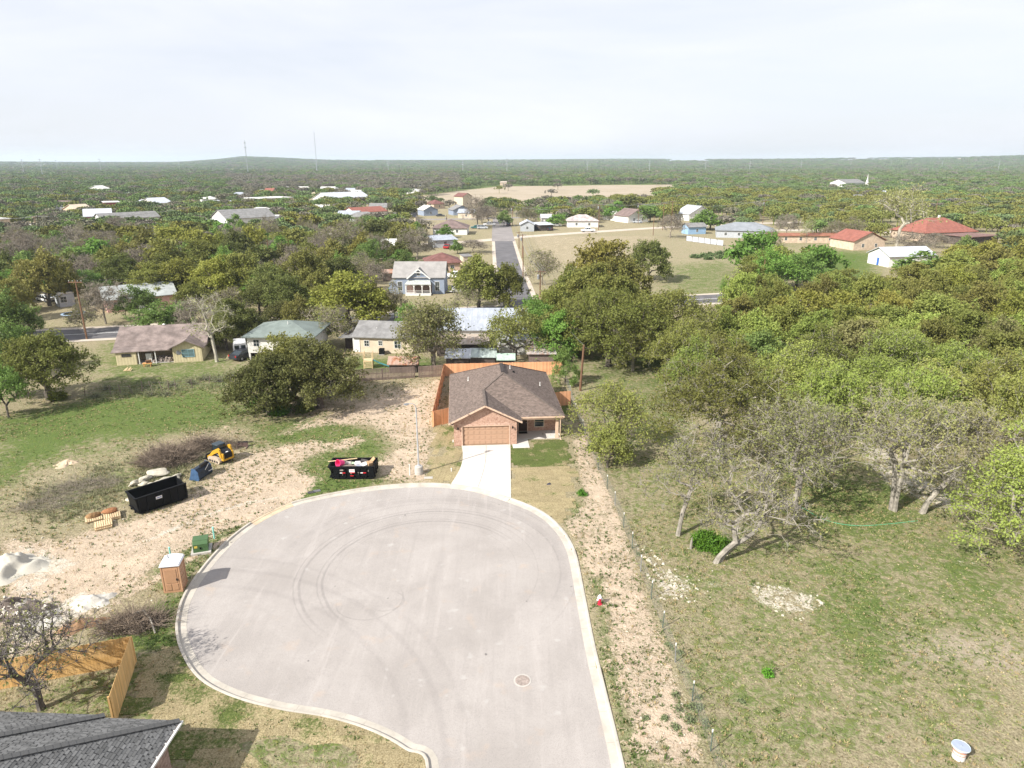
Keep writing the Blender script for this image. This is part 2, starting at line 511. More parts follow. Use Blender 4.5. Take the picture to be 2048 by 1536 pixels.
# right pasture
lay(straw, [(1180, 900), (1700, 900), (2048, 1000), (2048, 1536), (1430, 1536), (1350, 1300), (1260, 1080)], 0.24, 3)
lay(green, [(1180, 900), (1700, 900), (2048, 1000), (2048, 1536), (1430, 1536), (1350, 1300), (1260, 1080)], 0.54, 3)
lay(green, [(1640, 1130), (1770, 1140), (1790, 1290), (1720, 1330), (1640, 1230)], 0.66, 1.8)
lay(green, [(1800, 1080), (2048, 1090), (2048, 1270), (1850, 1210)], 0.62, 2.5)
lay(green, [(1600, 960), (1800, 980), (1790, 1060), (1650, 1060)], 0.72, 2)
lay(green, [(1400, 1350), (1560, 1300), (1600, 1420), (1500, 1536), (1420, 1500)], 0.56, 2.0)
lay(straw, [(1780, 1260), (2048, 1270), (2048, 1350), (1900, 1330), (1800, 1330)], 0.75, 1.5)
lay(chalk, [(1262, 1082), (1290, 1090), (1400, 1175), (1390, 1205), (1310, 1205), (1290, 1140)], 0.50, 0.9)
lay(chalk, [(1480, 1160), (1560, 1165), (1640, 1190), (1650, 1220), (1600, 1250), (1500, 1205)], 0.50, 0.7)
lay(chalk, [(1400, 1158), (1490, 1158), (1480, 1180), (1410, 1180)], 0.42, 0.5)
lay(chalk, [(1900, 1115), (1990, 1120), (1960, 1140), (1900, 1130)], 0.40, 0.5)
lay(chalk, [(1860, 1010), (1930, 1005), (1960, 1040), (1880, 1040)], 0.45, 0.8)
# gravel track through the oaks
lay(chalk, [(1690, 868), (1760, 870), (1830, 930), (1860, 960), (1960, 1020), (1870, 1015), (1780, 980), (1730, 930)], 0.52, 0.7)
lay(chalk, [(1890, 950), (2000, 960), (2048, 985), (2048, 1000), (1900, 965)], 0.5, 0.8)
# leaf litter and turf in the grove
lay(green, [(1150, 700), (1360, 690), (1420, 900), (1200, 910), (1180, 860), (1150, 800)], 0.60, 4)
lay(straw, [(1240, 740), (1350, 740), (1330, 900), (1210, 900)], 0.20, 3)
lay(green, [(1290, 690), (1420, 690), (1420, 720), (1290, 725)], 0.75, 3)
# meadow beyond the cross road
lay(straw, [(1045, 468), (1440, 462), (1500, 520), (1440, 592), (1090, 585), (1062, 540)], 0.40, 4)
lay(green, [(1045, 468), (1440, 462), (1500, 520), (1440, 592), (1090, 585), (1062, 540)], 0.44, 4)
lay(green, [(1340, 530), (1480, 520), (1460, 590), (1330, 590)], 0.62, 5)
lay(soil, [(1045, 470), (1330, 470), (1330, 500), (1100, 540), (1060, 520)], 0.42, 5)
lay(green, [(1560, 520), (1740, 500), (1740, 560), (1560, 560)], 0.9, 5)
# far pale fields
lay(straw, [(770, 404), (900, 384), (1000, 373), (1345, 369), (1345, 380), (1290, 400), (1010, 408), (840, 408)], 1.0, 12)
lay(green, [(770, 404), (900, 384), (1000, 373), (1345, 369), (1345, 380), (1290, 400), (1010, 408), (840, 408)], 0.0, 12)
lay(straw, [(900, 358), (1110, 352), (1110, 356), (900, 362)], 0.9, 20)
lay(straw, [(420, 344), (520, 340), (520, 343), (420, 347)], 0.7, 40)
farmix = np.clip((rad - 400) / 500, 0, 1)
straw = np.maximum(straw, farmix * (vnoise(P[:, 0], P[:, 1], 420.0, 21) > 0.74) * 0.75)
a_deg = np.degrees(np.arctan2(P[:, 0], np.maximum(P[:, 1], 1e-3)))
straw = np.where((rad > 4300) & (a_deg > 12), np.maximum(straw, 0.75 * (vnoise(P[:, 0], P[:, 1], 700.0, 22) > 0.36)), straw)
green = np.where(rad > 650, np.maximum(green, 0.85) * (1 - straw * 0.8), green)
soil = np.where(rad > 600, soil * 0.4, soil)

rut = catmull(g2([(600, 1000), (470, 1022), (340, 1075), (200, 1150), (60, 1235), (-60, 1300)]), 8)
for off_ in (-.95, .95, 2.3, 4.1):
    rl = offset_line(rut, off_); dmin = np.full(len(P), 1e9)
    for a_, b_ in zip(rl[:-1], rl[1:]):
        e_ = b_ - a_; t_ = np.clip(((P - a_) @ e_) / (e_ @ e_), 0, 1); dmin = np.minimum(dmin, np.linalg.norm(P - a_ - t_[:, None] * e_, axis=1))
    k_ = np.clip(1.25 - dmin / .42, 0, 1); soil += .28 * k_; chalk += .26 * k_
sd_street = sdist(P, street_poly)
z = terrain(P[:, 0], P[:, 1])
near = (rad < 140)
z = z + near * ((vnoise(P[:, 0], P[:, 1], 9.0, 31) - 0.5) * 0.10 + (vnoise(P[:, 0], P[:, 1], 1.7, 32) - 0.5) * 0.05) * np.clip((sd_street - 0.3) / 2.5, 0, 1)
z = np.where(sd_street < -0.16, -0.30, z)
nx, ny = len(xs), len(ys)
idx = np.arange(nx * ny).reshape(ny, nx)
faces = np.stack([idx[:-1, :-1], idx[:-1, 1:], idx[1:, 1:], idx[1:, :-1]], -1).reshape(-1, 4)

t = NT('ground')
p = t.pos()
att = t.n('ShaderNodeAttribute', attribute_name='cover')
sep = t.n('ShaderNodeSeparateColor'); t.l(att.outputs['Color'], sep.inputs[0])
n1 = t.noise(p, 0.45, 5, 0.65); n2 = t.noise(p, 1.9, 5, 0.7, 0.6); n3 = t.noise(p, 7.5, 4, 0.75); n4 = t.noise(p, 0.03, 4, 0.6)
n5 = t.noise(p, 22.0, 2, 0.7)
var = t.math('ADD', t.math('MULTIPLY_ADD', n2, 1.1, -0.55), t.math('MULTIPLY_ADD', n3, 0.7, -0.35))
dry = t.mix(t.step(n3, 0.3, 0.7), (0.165, 0.140, 0.082), (0.40, 0.345, 0.225))
dry = t.mix(t.step(n1, 0.45, 0.7), dry, t.mix(t.step(n3, 0.35, 0.65), (0.195, 0.168, 0.100), (0.46, 0.40, 0.27)))
strawc = t.mix(t.step(n3, 0.3, 0.7), (0.25, 0.20, 0.14), (0.42, 0.365, 0.27))
strawc = t.mix(t.step(n4, 0.4, 0.65), strawc, (0.38, 0.32, 0.245))
grn = t.mix(t.step(n3, 0.3, 0.72), (0.056, 0.092, 0.026), (0.150, 0.200, 0.055))
grn = t.mix(t.step(n2, 0.5, 0.75), grn, (0.19, 0.19, 0.065))
soilc = t.mix(t.step(n3, 0.25, 0.75), (0.35, 0.272, 0.195), (0.53, 0.44, 0.335))
soilc = t.mix(t.step(n1, 0.42, 0.68), soilc, (0.54, 0.43, 0.32))
soilc = t.mix(t.math('MULTIPLY', t.step(n2, 0.54, 0.7), 0.6), soilc, (0.36, 0.25, 0.165))
soilc = t.mix(t.math('MULTIPLY', t.step(n5, 0.58, 0.72), 0.5), soilc, (0.20, 0.14, 0.09))
chalkc = t.mix(t.step(n3, 0.3, 0.7), (0.42, 0.365, 0.285), (0.58, 0.535, 0.45))
c = t.mix(t.step(t.math('ADD', sep.outputs[2 + 0], 0.0), 0, 1), dry, dry)
c = t.mix(t.step(t.math('ADD', att.outputs['Alpha'], t.math('MULTIPLY', var, 0.8)), 0.30, 0.62), dry, strawc)
c = t.mix(t.step(t.math('ADD', sep.outputs[1], t.math('ADD', var, t.math('MULTIPLY_ADD', n1, 0.6, -0.3))), 0.42, 0.72), c, grn)
c = t.mix(t.step(t.math('ADD', sep.outputs[0], t.math('ADD', var, t.math('MULTIPLY_ADD', n1, 0.5, -0.25))), 0.42, 0.58), c, soilc)
c = t.mix(t.step(t.math('ADD', sep.outputs[2], t.math('ADD', t.math('MULTIPLY', var, 0.7), t.math('MULTIPLY_ADD', n1, 0.5, -0.25))), 0.42, 0.56), c, chalkc)
t.color(c); t.b.inputs['Roughness'].default_value = 1.0; t.b.inputs['Specular IOR Level'].default_value = 0.05
t.bump(t.math('ADD', n3, t.math('MULTIPLY', n2, 2.0)), 0.9, 0.10)
me = np_mesh('ground', np.stack([P[:, 0], P[:, 1], z], 1), faces, [t.m], smooth=True)
ca = me.color_attributes.new('cover', 'FLOAT_COLOR', 'POINT')
ca.data.foreach_set('color', np.stack([soil, green, chalk, straw], 1).astype(np.float32).ravel())
ground = tag(link_mesh('ground', me), kind='structure')

# ================================================================ CUL-DE-SAC
def inward(line, d): return offset_line(line, -d)          # the outline runs clockwise, the street lies on its right

t = NT('pale asphalt')
p = t.pos()
n1 = t.noise(p, 0.22, 5, 0.6, 0.5); n2 = t.noise(p, 3.0, 4, 0.7); n3 = t.noise(p, 26.0, 3, 0.7)
c = t.mix(t.step(n1, 0.3, 0.7), (0.312, 0.286, 0.264), (0.372, 0.343, 0.319))
c = t.mix(t.math('MULTIPLY', t.step(n3, 0.42, 0.78), 0.55), c, (0.165, 0.15, 0.15))
mp = t.n('ShaderNodeMapping'); mp.inputs['Scale'].default_value = (1.6, 0.10, 1); t.l(p, mp.inputs['Vector'])
st = t.noise(mp.outputs[0], 1.0, 5, 0.7, 0.3)
c = t.mix(t.math('MULTIPLY', t.step(st, 0.5, 0.75), 0.40), c, (0.268, 0.245, 0.229))
c = t.mix(t.math('MULTIPLY', t.step(st, 0.48, 0.25), 0.45), c, (0.435, 0.398, 0.372))
def ring(cc, cx, cy, sx, sy, r, w, amt, a0=None):
    """tyre track: a dark band on an ellipse"""
    sp = t.n('ShaderNodeSeparateXYZ'); t.l(p, sp.inputs[0])
    wob = t.math('MULTIPLY_ADD', n1, 0.9, -0.45)
    dx = t.math('DIVIDE', t.math('ADD', sp.outputs[0], -cx), sx); dy = t.math('DIVIDE', t.math('ADD', sp.outputs[1], -cy), sy)
    d = t.math('SQRT', t.math('ADD', t.math('MULTIPLY', dx, dx), t.math('MULTIPLY', dy, dy)))
    d = t.math('ADD', d, t.math('MULTIPLY', wob, 0.35))
    e = t.math('ABSOLUTE', t.math('SUBTRACT', d, r))
    f = t.step(e, w, w * 0.25)
    if a0 is not None:
        ang = t.math('ADD', t.math('MULTIPLY', dx, math.cos(a0)), t.math('MULTIPLY', dy, math.sin(a0)))
        f = t.math('MULTIPLY', f, t.step(ang, -r * 0.45, r * 0.35))
    f = t.math('MULTIPLY', f, t.step(n2, 0.15, 0.6))
    return t.mix(t.math('MULTIPLY', f, amt), cc, (0.115, 0.103, 0.104))
for (cx, cy, r, w, amt, a0) in [(-6.2, 42.8, 8.8, .14, .30, 2.3), (-6.2, 42.8, 9.2, .09, .22, 2.3), (-6.2, 42.7, 7.25, .14, .30, 2.4), (-6.2, 42.7, 7.6, .09, .22, 2.2), (-6.4, 43.2, 9.9, .10, .16, 1.2), (-6.3, 43.0, 8.2, .06, .18, 1.0), (-6.6, 43.2, 11.2, .08, .15, 1.0), (-6.2, 42.8, 6.6, .05, .16, 1.6),
                                (-6.8, 43.2, 10.5, .5, .13, 1.4), (-9.6, 39.4, 2.2, .08, .24, -1.2), (-8.4, 39.2, 1.1, .07, .22, -0.4), (-22.0, 24.0, 17.0, .30, .10, 0.5), (-22.0, 24.0, 18.9, .30, .13, 0.5), (-22.5, 24.0, 20.6, .25, .09, 0.4)]:
    c = ring(c, cx, cy, 1.0, 1.0, r, w, amt, a0)
n6 = t.noise(p, 0.5, 3, 0.6)
c = t.mix(t.math('MULTIPLY', t.step(n6, 0.60, 0.74), 0.30), c, (0.42, 0.32, 0.24))
n7 = t.noise(p, 0.9, 2, 0.5)
c = t.mix(t.math('MULTIPLY', t.step(n7, 0.66, 0.76), 0.35), c, (0.46, 0.445, 0.42))
n8 = t.noise(p, 1.6, 2, 0.4)
c = t.mix(t.math('MULTIPLY', t.step(n8, 0.765, 0.79), 0.7), c, (0.10, 0.09, 0.09))
n9 = t.noise(p, 0.35, 6, 0.8, 2.5)
c = t.mix(t.math('MULTIPLY', t.step(t.math('ABSOLUTE', t.math('ADD', n9, -0.5)), 0.006, 0.001), 0.35), c, (0.16, 0.145, 0.14))
t.color(c); t.b.inputs['Roughness'].default_value = 0.92; t.b.inputs['Specular IOR Level'].default_value = 0.2
t.bump(n3, 0.4, 0.006)
m_street = t.m
inner = inward(street_line, 0.62)
mb = MB(); mb.add([(x, y, -0.10) for x, y in inner], [tuple(range(len(inner)))[::-1]])
tag(mb.build('cul_de_sac_street', m_street), kind='structure')

m_soil = M('loose soil', (0.50, 0.39, 0.27), 1.0, 0.15, 1.5, 0.02)
kerb = tag(bpy.data.objects.new('kerb', None), kind='structure'); col.objects.link(kerb)
prof = [(0.0, -0.30), (0.0, 0.045), (0.05, 0.055), (0.15, 0.05), (0.20, -0.065), (0.64, -0.092), (0.64, -0.30)]
drive_lo, drive_hi = G(905, 969).xy, G(1022, 996).xy
dl = np.hypot(*(street_line - np.array(drive_lo)).T).argmin(); dh = np.hypot(*(street_line - np.array(drive_hi)).T).argmin()
dirt_lo = np.hypot(*(street_line - np.array(G(503, 1044).xy)).T).argmin(); dirt_hi = np.hypot(*(street_line - np.array(G(584, 1004).xy)).T).argmin()
i = 0; SEG = 4
while i < len(street_line) - 1:
    j = min(i + SEG, len(street_line) - 1)
    if dl <= i < dh: j = min(j, dh); low = 1
    elif dirt_lo <= i < dirt_hi: j = min(j, dirt_hi); low = 2
    else:
        low = 0
        if i < dl < j: j = dl
        if i < dirt_lo < j: j = dirt_lo
    vs = []; fs = []
    K = j - i + 1
    for d, zz in prof:
        ln = inward(street_line, d)[i:j + 1].copy()
        ln[0] += (ln[1] - ln[0]) * 0.012; ln[-1] += (ln[-2] - ln[-1]) * 0.012
        if low == 1: zz = {0.0: .030, .05: .030, .15: .012, .20: -.004}.get(d, zz) if zz > -.25 else zz
        if low == 2: zz = min(zz, -0.088 if d > 0.3 else -0.02)
        vs += [(x, y, zz) for x, y in ln]
    m = len(prof)
    for a in range(m - 1):
        for b in range(K - 1):
            fs.append((a * K + b, a * K + b + 1, (a + 1) * K + b + 1, (a + 1) * K + b))
    fs.append(tuple(a * K for a in range(m))); fs.append(tuple(a * K + K - 1 for a in range(m))[::-1])
    MB().add(vs, fs).build('kerb_segment' if low != 2 else 'dirt_ramp', m_kerb if low != 2 else m_soil, kerb)
    i = j

# manhole cover
mh = G(1045, 1358)
o = thing('manhole_cover', 'round pale manhole cover set in the cul-de-sac asphalt', 'manhole cover', (mh.x, mh.y, -0.097))
MB().lathe([(0.50, -0.05), (0.50, 0.012), (0.42, 0.012), (0.42, 0.004)], n=32).build('collar', m_conc, o)
lid = MB().lathe([(0.415, -0.03), (0.415, 0.010)], n=32)
for a in range(-3, 4):
    for b in range(-3, 4):
        if a * a + b * b < 11: lid.box((a * .11, b * .11, .013), (.06, .06, .008))
lid.build('lid', M('cast iron', (0.30, 0.25, 0.22), 0.7, 0.3, 6.0), o)

# ================================================================ OTHER ROADS
m_road = M('dark road asphalt', (0.125, 0.12, 0.124), 0.9, 0.22, 0.25, 0.004)
m_road2 = M('worn road asphalt', (0.235, 0.215, 0.205), 0.9, 0.15, 0.2, 0.004)
m_gravel = M('pale gravel lane', (0.46, 0.40, 0.33), 0.95, 0.12, 0.25, 0.01)
m_line = M('road paint', (0.7, 0.7, 0.68), 0.7, 0.1, 1.0)
def strip(name, pts, wdt, zz, mat, kind='structure'):
    ln = catmull(np.array([(q[0], q[1]) for q in pts], float), 5)
    a, b = offset_line(ln, wdt / 2), offset_line(ln, -wdt / 2); n = len(ln)
    vs = [(x, y, zz) for x, y in a] + [(x, y, zz) for x, y in b]
    o = MB().add(vs, [(i, n + i, n + i + 1, i + 1) for i in range(n - 1)]).build(name, mat)
    return tag(o, kind=kind), ln
cross = [(-160, 92), (-77, 113.0), (-40, 122.5), (-8, 131.5), (20, 139.5), (44, 146), (80, 156), (150, 176)]
strip('cross_road_verge', cross, 11.4, 0.010, m_gravel)
cr, crl = strip('cross_road', cross, 8.4, 0.016, m_road)
for off in (-0.15, 0.15):
    ln = offset_line(crl, off); n = len(ln); a, b = offset_line(ln, .06), offset_line(ln, -.06)
    tag(MB().add([(x, y, .021) for x, y in a] + [(x, y, .021) for x, y in b], [(i, n + i, n + i + 1, i + 1) for i in range(n - 1)]).build('road_marking', m_line), kind='structure')
side = [(1.5, 137), (0.5, 160), (-1.2, 200), (-3.2, 262)]
strip('side_street_verge', side, 8.8, 0.012, m_gravel)
strip('side_street', side, 6.6, 0.020, m_road)
strip('side_street_far', [(-3.2, 258), (-4.5, 310), (-5.8, 372)], 8.6, 0.024, m_road2)
strip('back_lane', [(-40, 246), (-20, 254), (-3, 268), (7, 276), (28, 290), (69, 315), (105, 332), (150, 345)], 6.5, 0.018, m_gravel)
strip('far_cross_street', [(-60, 358), (-30, 362), (-5, 370), (30, 378)], 8.0, 0.022, m_road2)
strip('ranch_lane', [(105, 303), (126, 301), (160, 294), (200, 277), (270, 262)], 9.0, 0.028, m_gravel)
# ================================================================ SHARED BUILDING PIECES
def window(parent, c, w, h, face='-y', frame=m_white, glass=m_glass, bars=1, depth=0.06, hbar=1):
    """window > frame stays the window object itself, pane is its child; c = centre on the wall face"""
    mb = MB(); fw = 0.07
    for sx in (-1, 1): mb.box((sx * (w / 2 - fw / 2), 0, 0), (fw, depth, h))
    for sz in (-1, 1): mb.box((0, 0, sz * (h / 2 - fw / 2)), (w - 2 * fw, depth, fw))
    for k in range(1, bars + 1):
        if bars: mb.box((-w / 2 + w * k / (bars + 1), 0, 0), (0.035, depth * .6, h - 2 * fw))
    for k in range(1, hbar + 1):
        mb.box((0, 0.003, -h / 2 + h * k / (hbar + 1)), (w - 2 * fw, depth * .6, 0.035))
    rz = {'-y': 0, 'x': R(90), 'y': R(180), '-x': R(-90)}[face]
    o = mb.build('window', frame, parent, c, rz)
    MB().box((0, 0.008, 0), (w - 2 * fw, 0.02, h - 2 * fw)).build('pane', glass, o)
    return o

def door(parent, c, w, h, mat, face='-y', frame=m_white):
    rz = {'-y': 0, 'x': R(90), 'y': R(180), '-x': R(-90)}[face]
    mb = MB().box((0, 0, 0), (w, .06, h))
    for a in (-1, 1):
        for b in (-1, 1): mb.box((a * w * .22, -.035, b * h * .22), (w * .3, .02, h * .32))
    o = mb.build('door', mat, parent, (c[0], c[1], c[2]), rz)
    fr = MB()
    for sx in (-1, 1): fr.box((sx * (w / 2 + .05), 0, .03), (.1, .1, h + .06))
    fr.box((0, 0, h / 2 + .08), (w + .2, .1, .1))
    fr.build('door_frame', frame, o)
    MB().tube((w * .4, -.04, -.05), (w * .4, -.10, -.05), .035, .035, 8).build('handle', m_grey, o)
    return o

def tabs(poly3, up, across, expo=0.145, width=0.30, th=0.016, seed=1):
    """courses of shingle tabs laid over a roof plane; returns verts, quads, tint"""
    poly3 = [Vector(p) for p in poly3]
    up, across = Vector(up).normalized(), Vector(across).normalized()
    n = across.cross(up).normalized()
    if n.z < 0: n = -n
    o = poly3[0]
    q = np.array([[(p - o).dot(across), (p - o).dot(up)] for p in poly3])
    r = np.random.default_rng(seed)
    s0, s1 = q.min(0), q.max(0)
    rows = int((s1[1] - s0[1]) / expo) + 1
    C = []
    for k in range(rows):
        y = s0[1] + (k + 0.5) * expo
        xs_ = np.arange(s0[0] - (k % 2) * width * .5 - width * r.random() * .5, s1[0] + width, width)
        C.append(np.stack([xs_, np.full(len(xs_), y)], 1))
    C = np.concatenate(C)
    C = C[sdist(C, q) < -0.02]
    m = len(C)
    hw = width * (0.47 - 0.10 * (r.random(m) < .3)); hl = expo * 0.62
    lift = th * (0.7 + 0.8 * r.random(m))
    A, U, N_, O = (np.array(v) for v in (across, up, n, o))
    P0 = O + C[:, :1] * A + C[:, 1:] * U
    def pt(sx, sy, l): return P0 + (sx * hw)[:, None] * A + sy * hl * U + np.asarray(l)[:, None] * N_
    zero = np.full(m, 0.003)
    V = np.stack([pt(-1, -1, lift), pt(1, -1, lift), pt(1, 1, zero), pt(-1, 1, zero), pt(-1, -1, zero * 0 - .004), pt(1, -1, zero * 0 - .004)], 1)
    F = np.array([[0, 1, 2, 3], [4, 5, 1, 0], [5, 2, 2, 1], [4, 0, 3, 3]])[:2]
    fs = (np.arange(m)[:, None, None] * 6 + F[None]).reshape(-1, 4)
    tint = np.repeat(r.random(m) ** 0.9, 6)
    return V.reshape(-1, 3), fs, tint

def shingle_part(planes, mat, parent, name='shingles', expo=.145, width=.30):
    vs = []; fs = []; tn = []; o = 0
    for k, (poly, up, ac) in enumerate(planes):
        v, f, tt = tabs(poly, up, ac, expo, width, seed=k + 5)
        vs.append(v); fs.append(f + o); tn.append(tt); o += len(v)
    me = np_mesh(name, np.concatenate(vs), np.concatenate(fs), [mat])
    a = me.attributes.new('tint', 'FLOAT', 'POINT'); a.data.foreach_set('value', np.concatenate(tn).astype(np.float32))
    ob = link_mesh(name, me, parent); ob['kind'] = 'stuff'
    return ob

def vent(parent, x, y, z, h=.45, r=.05, mat=None):
    return MB().lathe([(r * 1.9, -.05), (r * 1.6, .05), (r, .08), (r, h), (r * .8, h)], (0, 0, 0), 10).build('vent_pipe', mat or m_white, parent, (x, y, z))

# ================================================================ THE BRICK HOUSE
m_brick = M_brick('mottled brick', (0.34, 0.15, 0.095), (0.47, 0.26, 0.17), (0.46, 0.37, 0.30))
m_shing = M_tint('brown shingles', (0.155, 0.120, 0.102), 0.55)
m_shing_base = M('brown shingle felt', (0.13, 0.105, 0.09), 0.95, 0.2, 3.0)
m_trim = M('tan trim', (0.60, 0.43, 0.32), 0.6, 0.08, 2.0)
m_gdoor = M('tan garage door', (0.41, 0.262, 0.175), 0.6, 0.05, 1.0, fine=False)
m_ddoor = M('dark brown door', (0.05, 0.028, 0.02), 0.5, 0.2, 3.0)

house = thing('brick_house', 'new brick house with brown hip roof and wide tan garage door', 'house', (-5.98, 65.3, 0), R(4.5))
# walls: front garage block, recessed porch wall, long body
mb = MB(); H0 = 2.62; T = .2
def wall(mb, x0, y0, x1, y1, z0=0.0, z1=H0, th=T):
    dx, dy = x1 - x0, y1 - y0; L = math.hypot(dx, dy)
    mb.box(((x0 + x1) / 2, (y0 + y1) / 2, (z0 + z1) / 2), (L, th, z1 - z0), math.atan2(dy, dx))
wall(mb, 0.0, .1, .85, .1); wall(mb, 5.72, .1, 6.5, .1); wall(mb, .85, .1, 5.72, .1, 2.22, H0)
wall(mb, .1, .2, .1, 16.0); wall(mb, 6.4, .2, 6.4, 3.5)
wall(mb, 6.5, 3.6, 7.0, 3.6); wall(mb, 7.95, 3.6, 8.7, 3.6); wall(mb, 9.8, 3.6, 11.1, 3.6); wall(mb, 7.0, 3.6, 7.95, 3.6, 2.1, H0)
wall(mb, 8.7, 3.6, 9.8, 3.6, 0, .5); wall(mb, 8.7, 3.6, 9.8, 3.6, 1.74, H0)
wall(mb, 11.0, 3.7, 11.0, 16.0); wall(mb, 0.2, 15.9, 10.9, 15.9)
# garage gable
mb.side([(0.0, H0), (6.5, H0), (6.5, 2.72), (3.25, 4.36), (0.0, 2.72)], 0.0, .2)
mb.build('wall', m_brick, house)
rk = MB()                                                        # brick soldier course over the garage opening and corner quoins
rk.box((3.285, -.012, 2.33), (5.2, .03, .22))
rk.build('lintel', M_brick('lintel brick', (0.42, 0.22, 0.15), (0.56, 0.35, 0.26), (0.46, 0.37, 0.30)), house)
# garage door with panels
gd = MB().box((3.285, .17, 1.11), (4.87, .05, 2.2)).build('garage_door', m_gdoor, house)
pm = MB().box((0, 0, 0), (.52, .03, .40)).box((0, -.018, 0), (.40, .02, .28)).mesh('door_panel', m_gdoor)
for a in range(8):
    for b in range(4):
        link_mesh('door_panel', pm, gd, (3.285 + (a - 3.5) * .595, .137, .30 + b * .54))
fr = MB()
for sx in (0.80, 5.69): fr.bx(sx, sx + .08, -.03, .12, 0, 2.22)
fr.bx(.88, 5.69, -.03, .12, 2.14, 2.22)
fr.build('garage_door_frame', m_trim, house)
# roof planes
E0 = 2.68
def rp(x, y, z): return (x, y, E0 + z)
pl_left = [rp(-.5, -.5, 0), rp(3.25, -.5, 1.875), rp(3.25, 4.65, 1.875), rp(5.55, 6.95, 3.025), rp(5.55, 10.55, 3.025), rp(-.5, 16.6, 0)]
pl_gab = [rp(3.25, -.5, 1.875), rp(7.0, -.5, 0), rp(7.0, .9, 0), rp(3.25, 4.65, 1.875)]
pl_front = [rp(7.0, .9, 0), rp(11.6, .9, 0), rp(5.55, 6.95, 3.025), rp(3.25, 4.65, 1.875)]
pl_right = [rp(11.6, .9, 0), rp(11.6, 16.6, 0), rp(5.55, 10.55, 3.025), rp(5.55, 6.95, 3.025)]
pl_back = [rp(11.6, 16.6, 0), rp(-.5, 16.6, 0), rp(5.55, 10.55, 3.025)]
mb = MB()
for q in (pl_left, pl_gab, pl_front, pl_right, pl_back): mb.add(q, [tuple(range(len(q)))])
lower = [[(x, y, zz - .12) for x, y, zz in q] for q in (pl_left, pl_gab, pl_front, pl_right, pl_back)]
for q in lower: mb.add(q, [tuple(range(len(q)))[::-1]])
roof = mb.build('roof', m_shing_base, house)
sl = .4472; cl = .8944
planes = [(pl_left, (cl, 0, sl), (0, 1, 0)), (pl_gab, (-cl, 0, sl), (0, 1, 0)), (pl_front, (0, cl, sl), (1, 0, 0)), (pl_right, (-cl, 0, sl), (0, 1, 0)), (pl_back, (0, -cl, sl), (1, 0, 0))]
shingle_part(planes, m_shing, roof)
rc = MB()
def cap(a, b, w=.26):
    a, b = Vector(a), Vector(b); L = (b - a).length; n = max(1, int(L / .28))
    for k in range(n):
        p = a.lerp(b, (k + .5) / n); d = (b - a).normalized()
        ang = math.atan2(d.y, d.x)
        rc.box((p.x, p.y, p.z + .03), (L / n * 1.08, w, .03), ang, 0, -math.asin(d.z) + .03)
cap(rp(3.25, -.5, 1.875), rp(3.25, 4.65, 1.875)); cap(rp(3.25, 4.65, 1.875), rp(5.55, 6.95, 3.025)); cap(rp(11.6, .9, 0), rp(5.55, 6.95, 3.025))
cap(rp(11.6, 16.6, 0), rp(5.55, 10.55, 3.025)); cap(rp(-.5, 16.6, 0), rp(5.55, 10.55, 3.025))
rc.build('ridge_cap', m_shing_base, roof)['kind'] = 'stuff'
MB().box((5.55, 8.8, E0 + 3.07), (.42, 3.4, .10)).box((5.55, 8.8, E0 + 3.13), (.2, 3.3, .04)).build('ridge_vent', M('dark shingle', (0.05, .042, .04), .9, .2, 5.0), roof)
# fascia boards
fa = MB()
def board(a, b, h=.17, th=.035, up=.0):
    a, b = Vector(a), Vector(b); d = b - a; L = d.length
    fa.box((a + b) / 2 + Vector((0, 0, -h / 2 + up)), (L, th, h), math.atan2(d.y, d.x), 0, -math.asin(d.z / L))
board(rp(-.52, -.52, .02), rp(3.25, -.52, 1.895)); board(rp(3.25, -.52, 1.895), rp(7.02, -.52, .02))
board(rp(-.52, -.5, .0), rp(-.52, 16.6, .0)); board(rp(7.02, -.5, 0), rp(7.02, .88, 0)); board(rp(7.04, .88, 0), rp(11.62, .88, 0))
board(rp(11.62, .9, 0), rp(11.62, 16.6, 0)); board(rp(-.5, 16.62, 0), rp(11.6, 16.62, 0))
fa.build('fascia', m_trim, roof)
sf = MB(); sf.bx(-.48, 0, -.48, 16.55, E0 - .20, E0 - .17); sf.bx(6.52, 11.58, .92, 3.5, E0 - .20, E0 - .17); sf.bx(11.12, 11.58, 3.5, 16.55, E0 - .20, E0 - .17)
sf.build('soffit', m_trim, roof)
for (x, y) in ((1.7, 10.4), (6.55, 10.0), (9.9, 8.6)):
    zz = E0 + .5 * min(x + .5, 11.6 - x)
    vent(roof, x, y, zz)
MB().box((0, 0, 0), (.3, .3, .18), taper=.7).build('roof_vent', m_black, roof, (6.9, 9.2, E0 + .5 * 4.7 + .08))
# porch
MB().bx(6.52, 11.35, 1.25, 3.48, -.05, .06).build('porch_slab', m_drive, house)
po = MB().bx(10.75, 11.05, 1.3, 1.6, .06, 2.5).bx(10.70, 11.10, 1.25, 1.65, .06, .26).bx(10.70, 11.10, 1.25, 1.65, 2.36, 2.5)
po.build('porch_post', m_trim, house)
MB().bx(6.6, 11.5, 1.0, 1.2, 2.3, 2.5).build('porch_beam', m_trim, house)
MB().tube((11.2, 1.0, .1), (11.2, 1.0, 2.55), .05, .05, 8).tube((11.2, 1.0, .1), (11.3, .7, .06), .05, .05, 8).build('downspout', m_trim, house)
door(house, (7.475, 3.54, 1.08), .92, 2.06, m_ddoor, frame=m_trim)
MB().bx(6.98, 7.9, 2.75, 3.35, .062, .075).build('door_mat', m_dark, house)
window(house, (9.25, 3.48, 1.12), 1.1, 1.25, frame=M('almond frame', (.62, .55, .42), .5, .05, 1.0), bars=0, hbar=1)
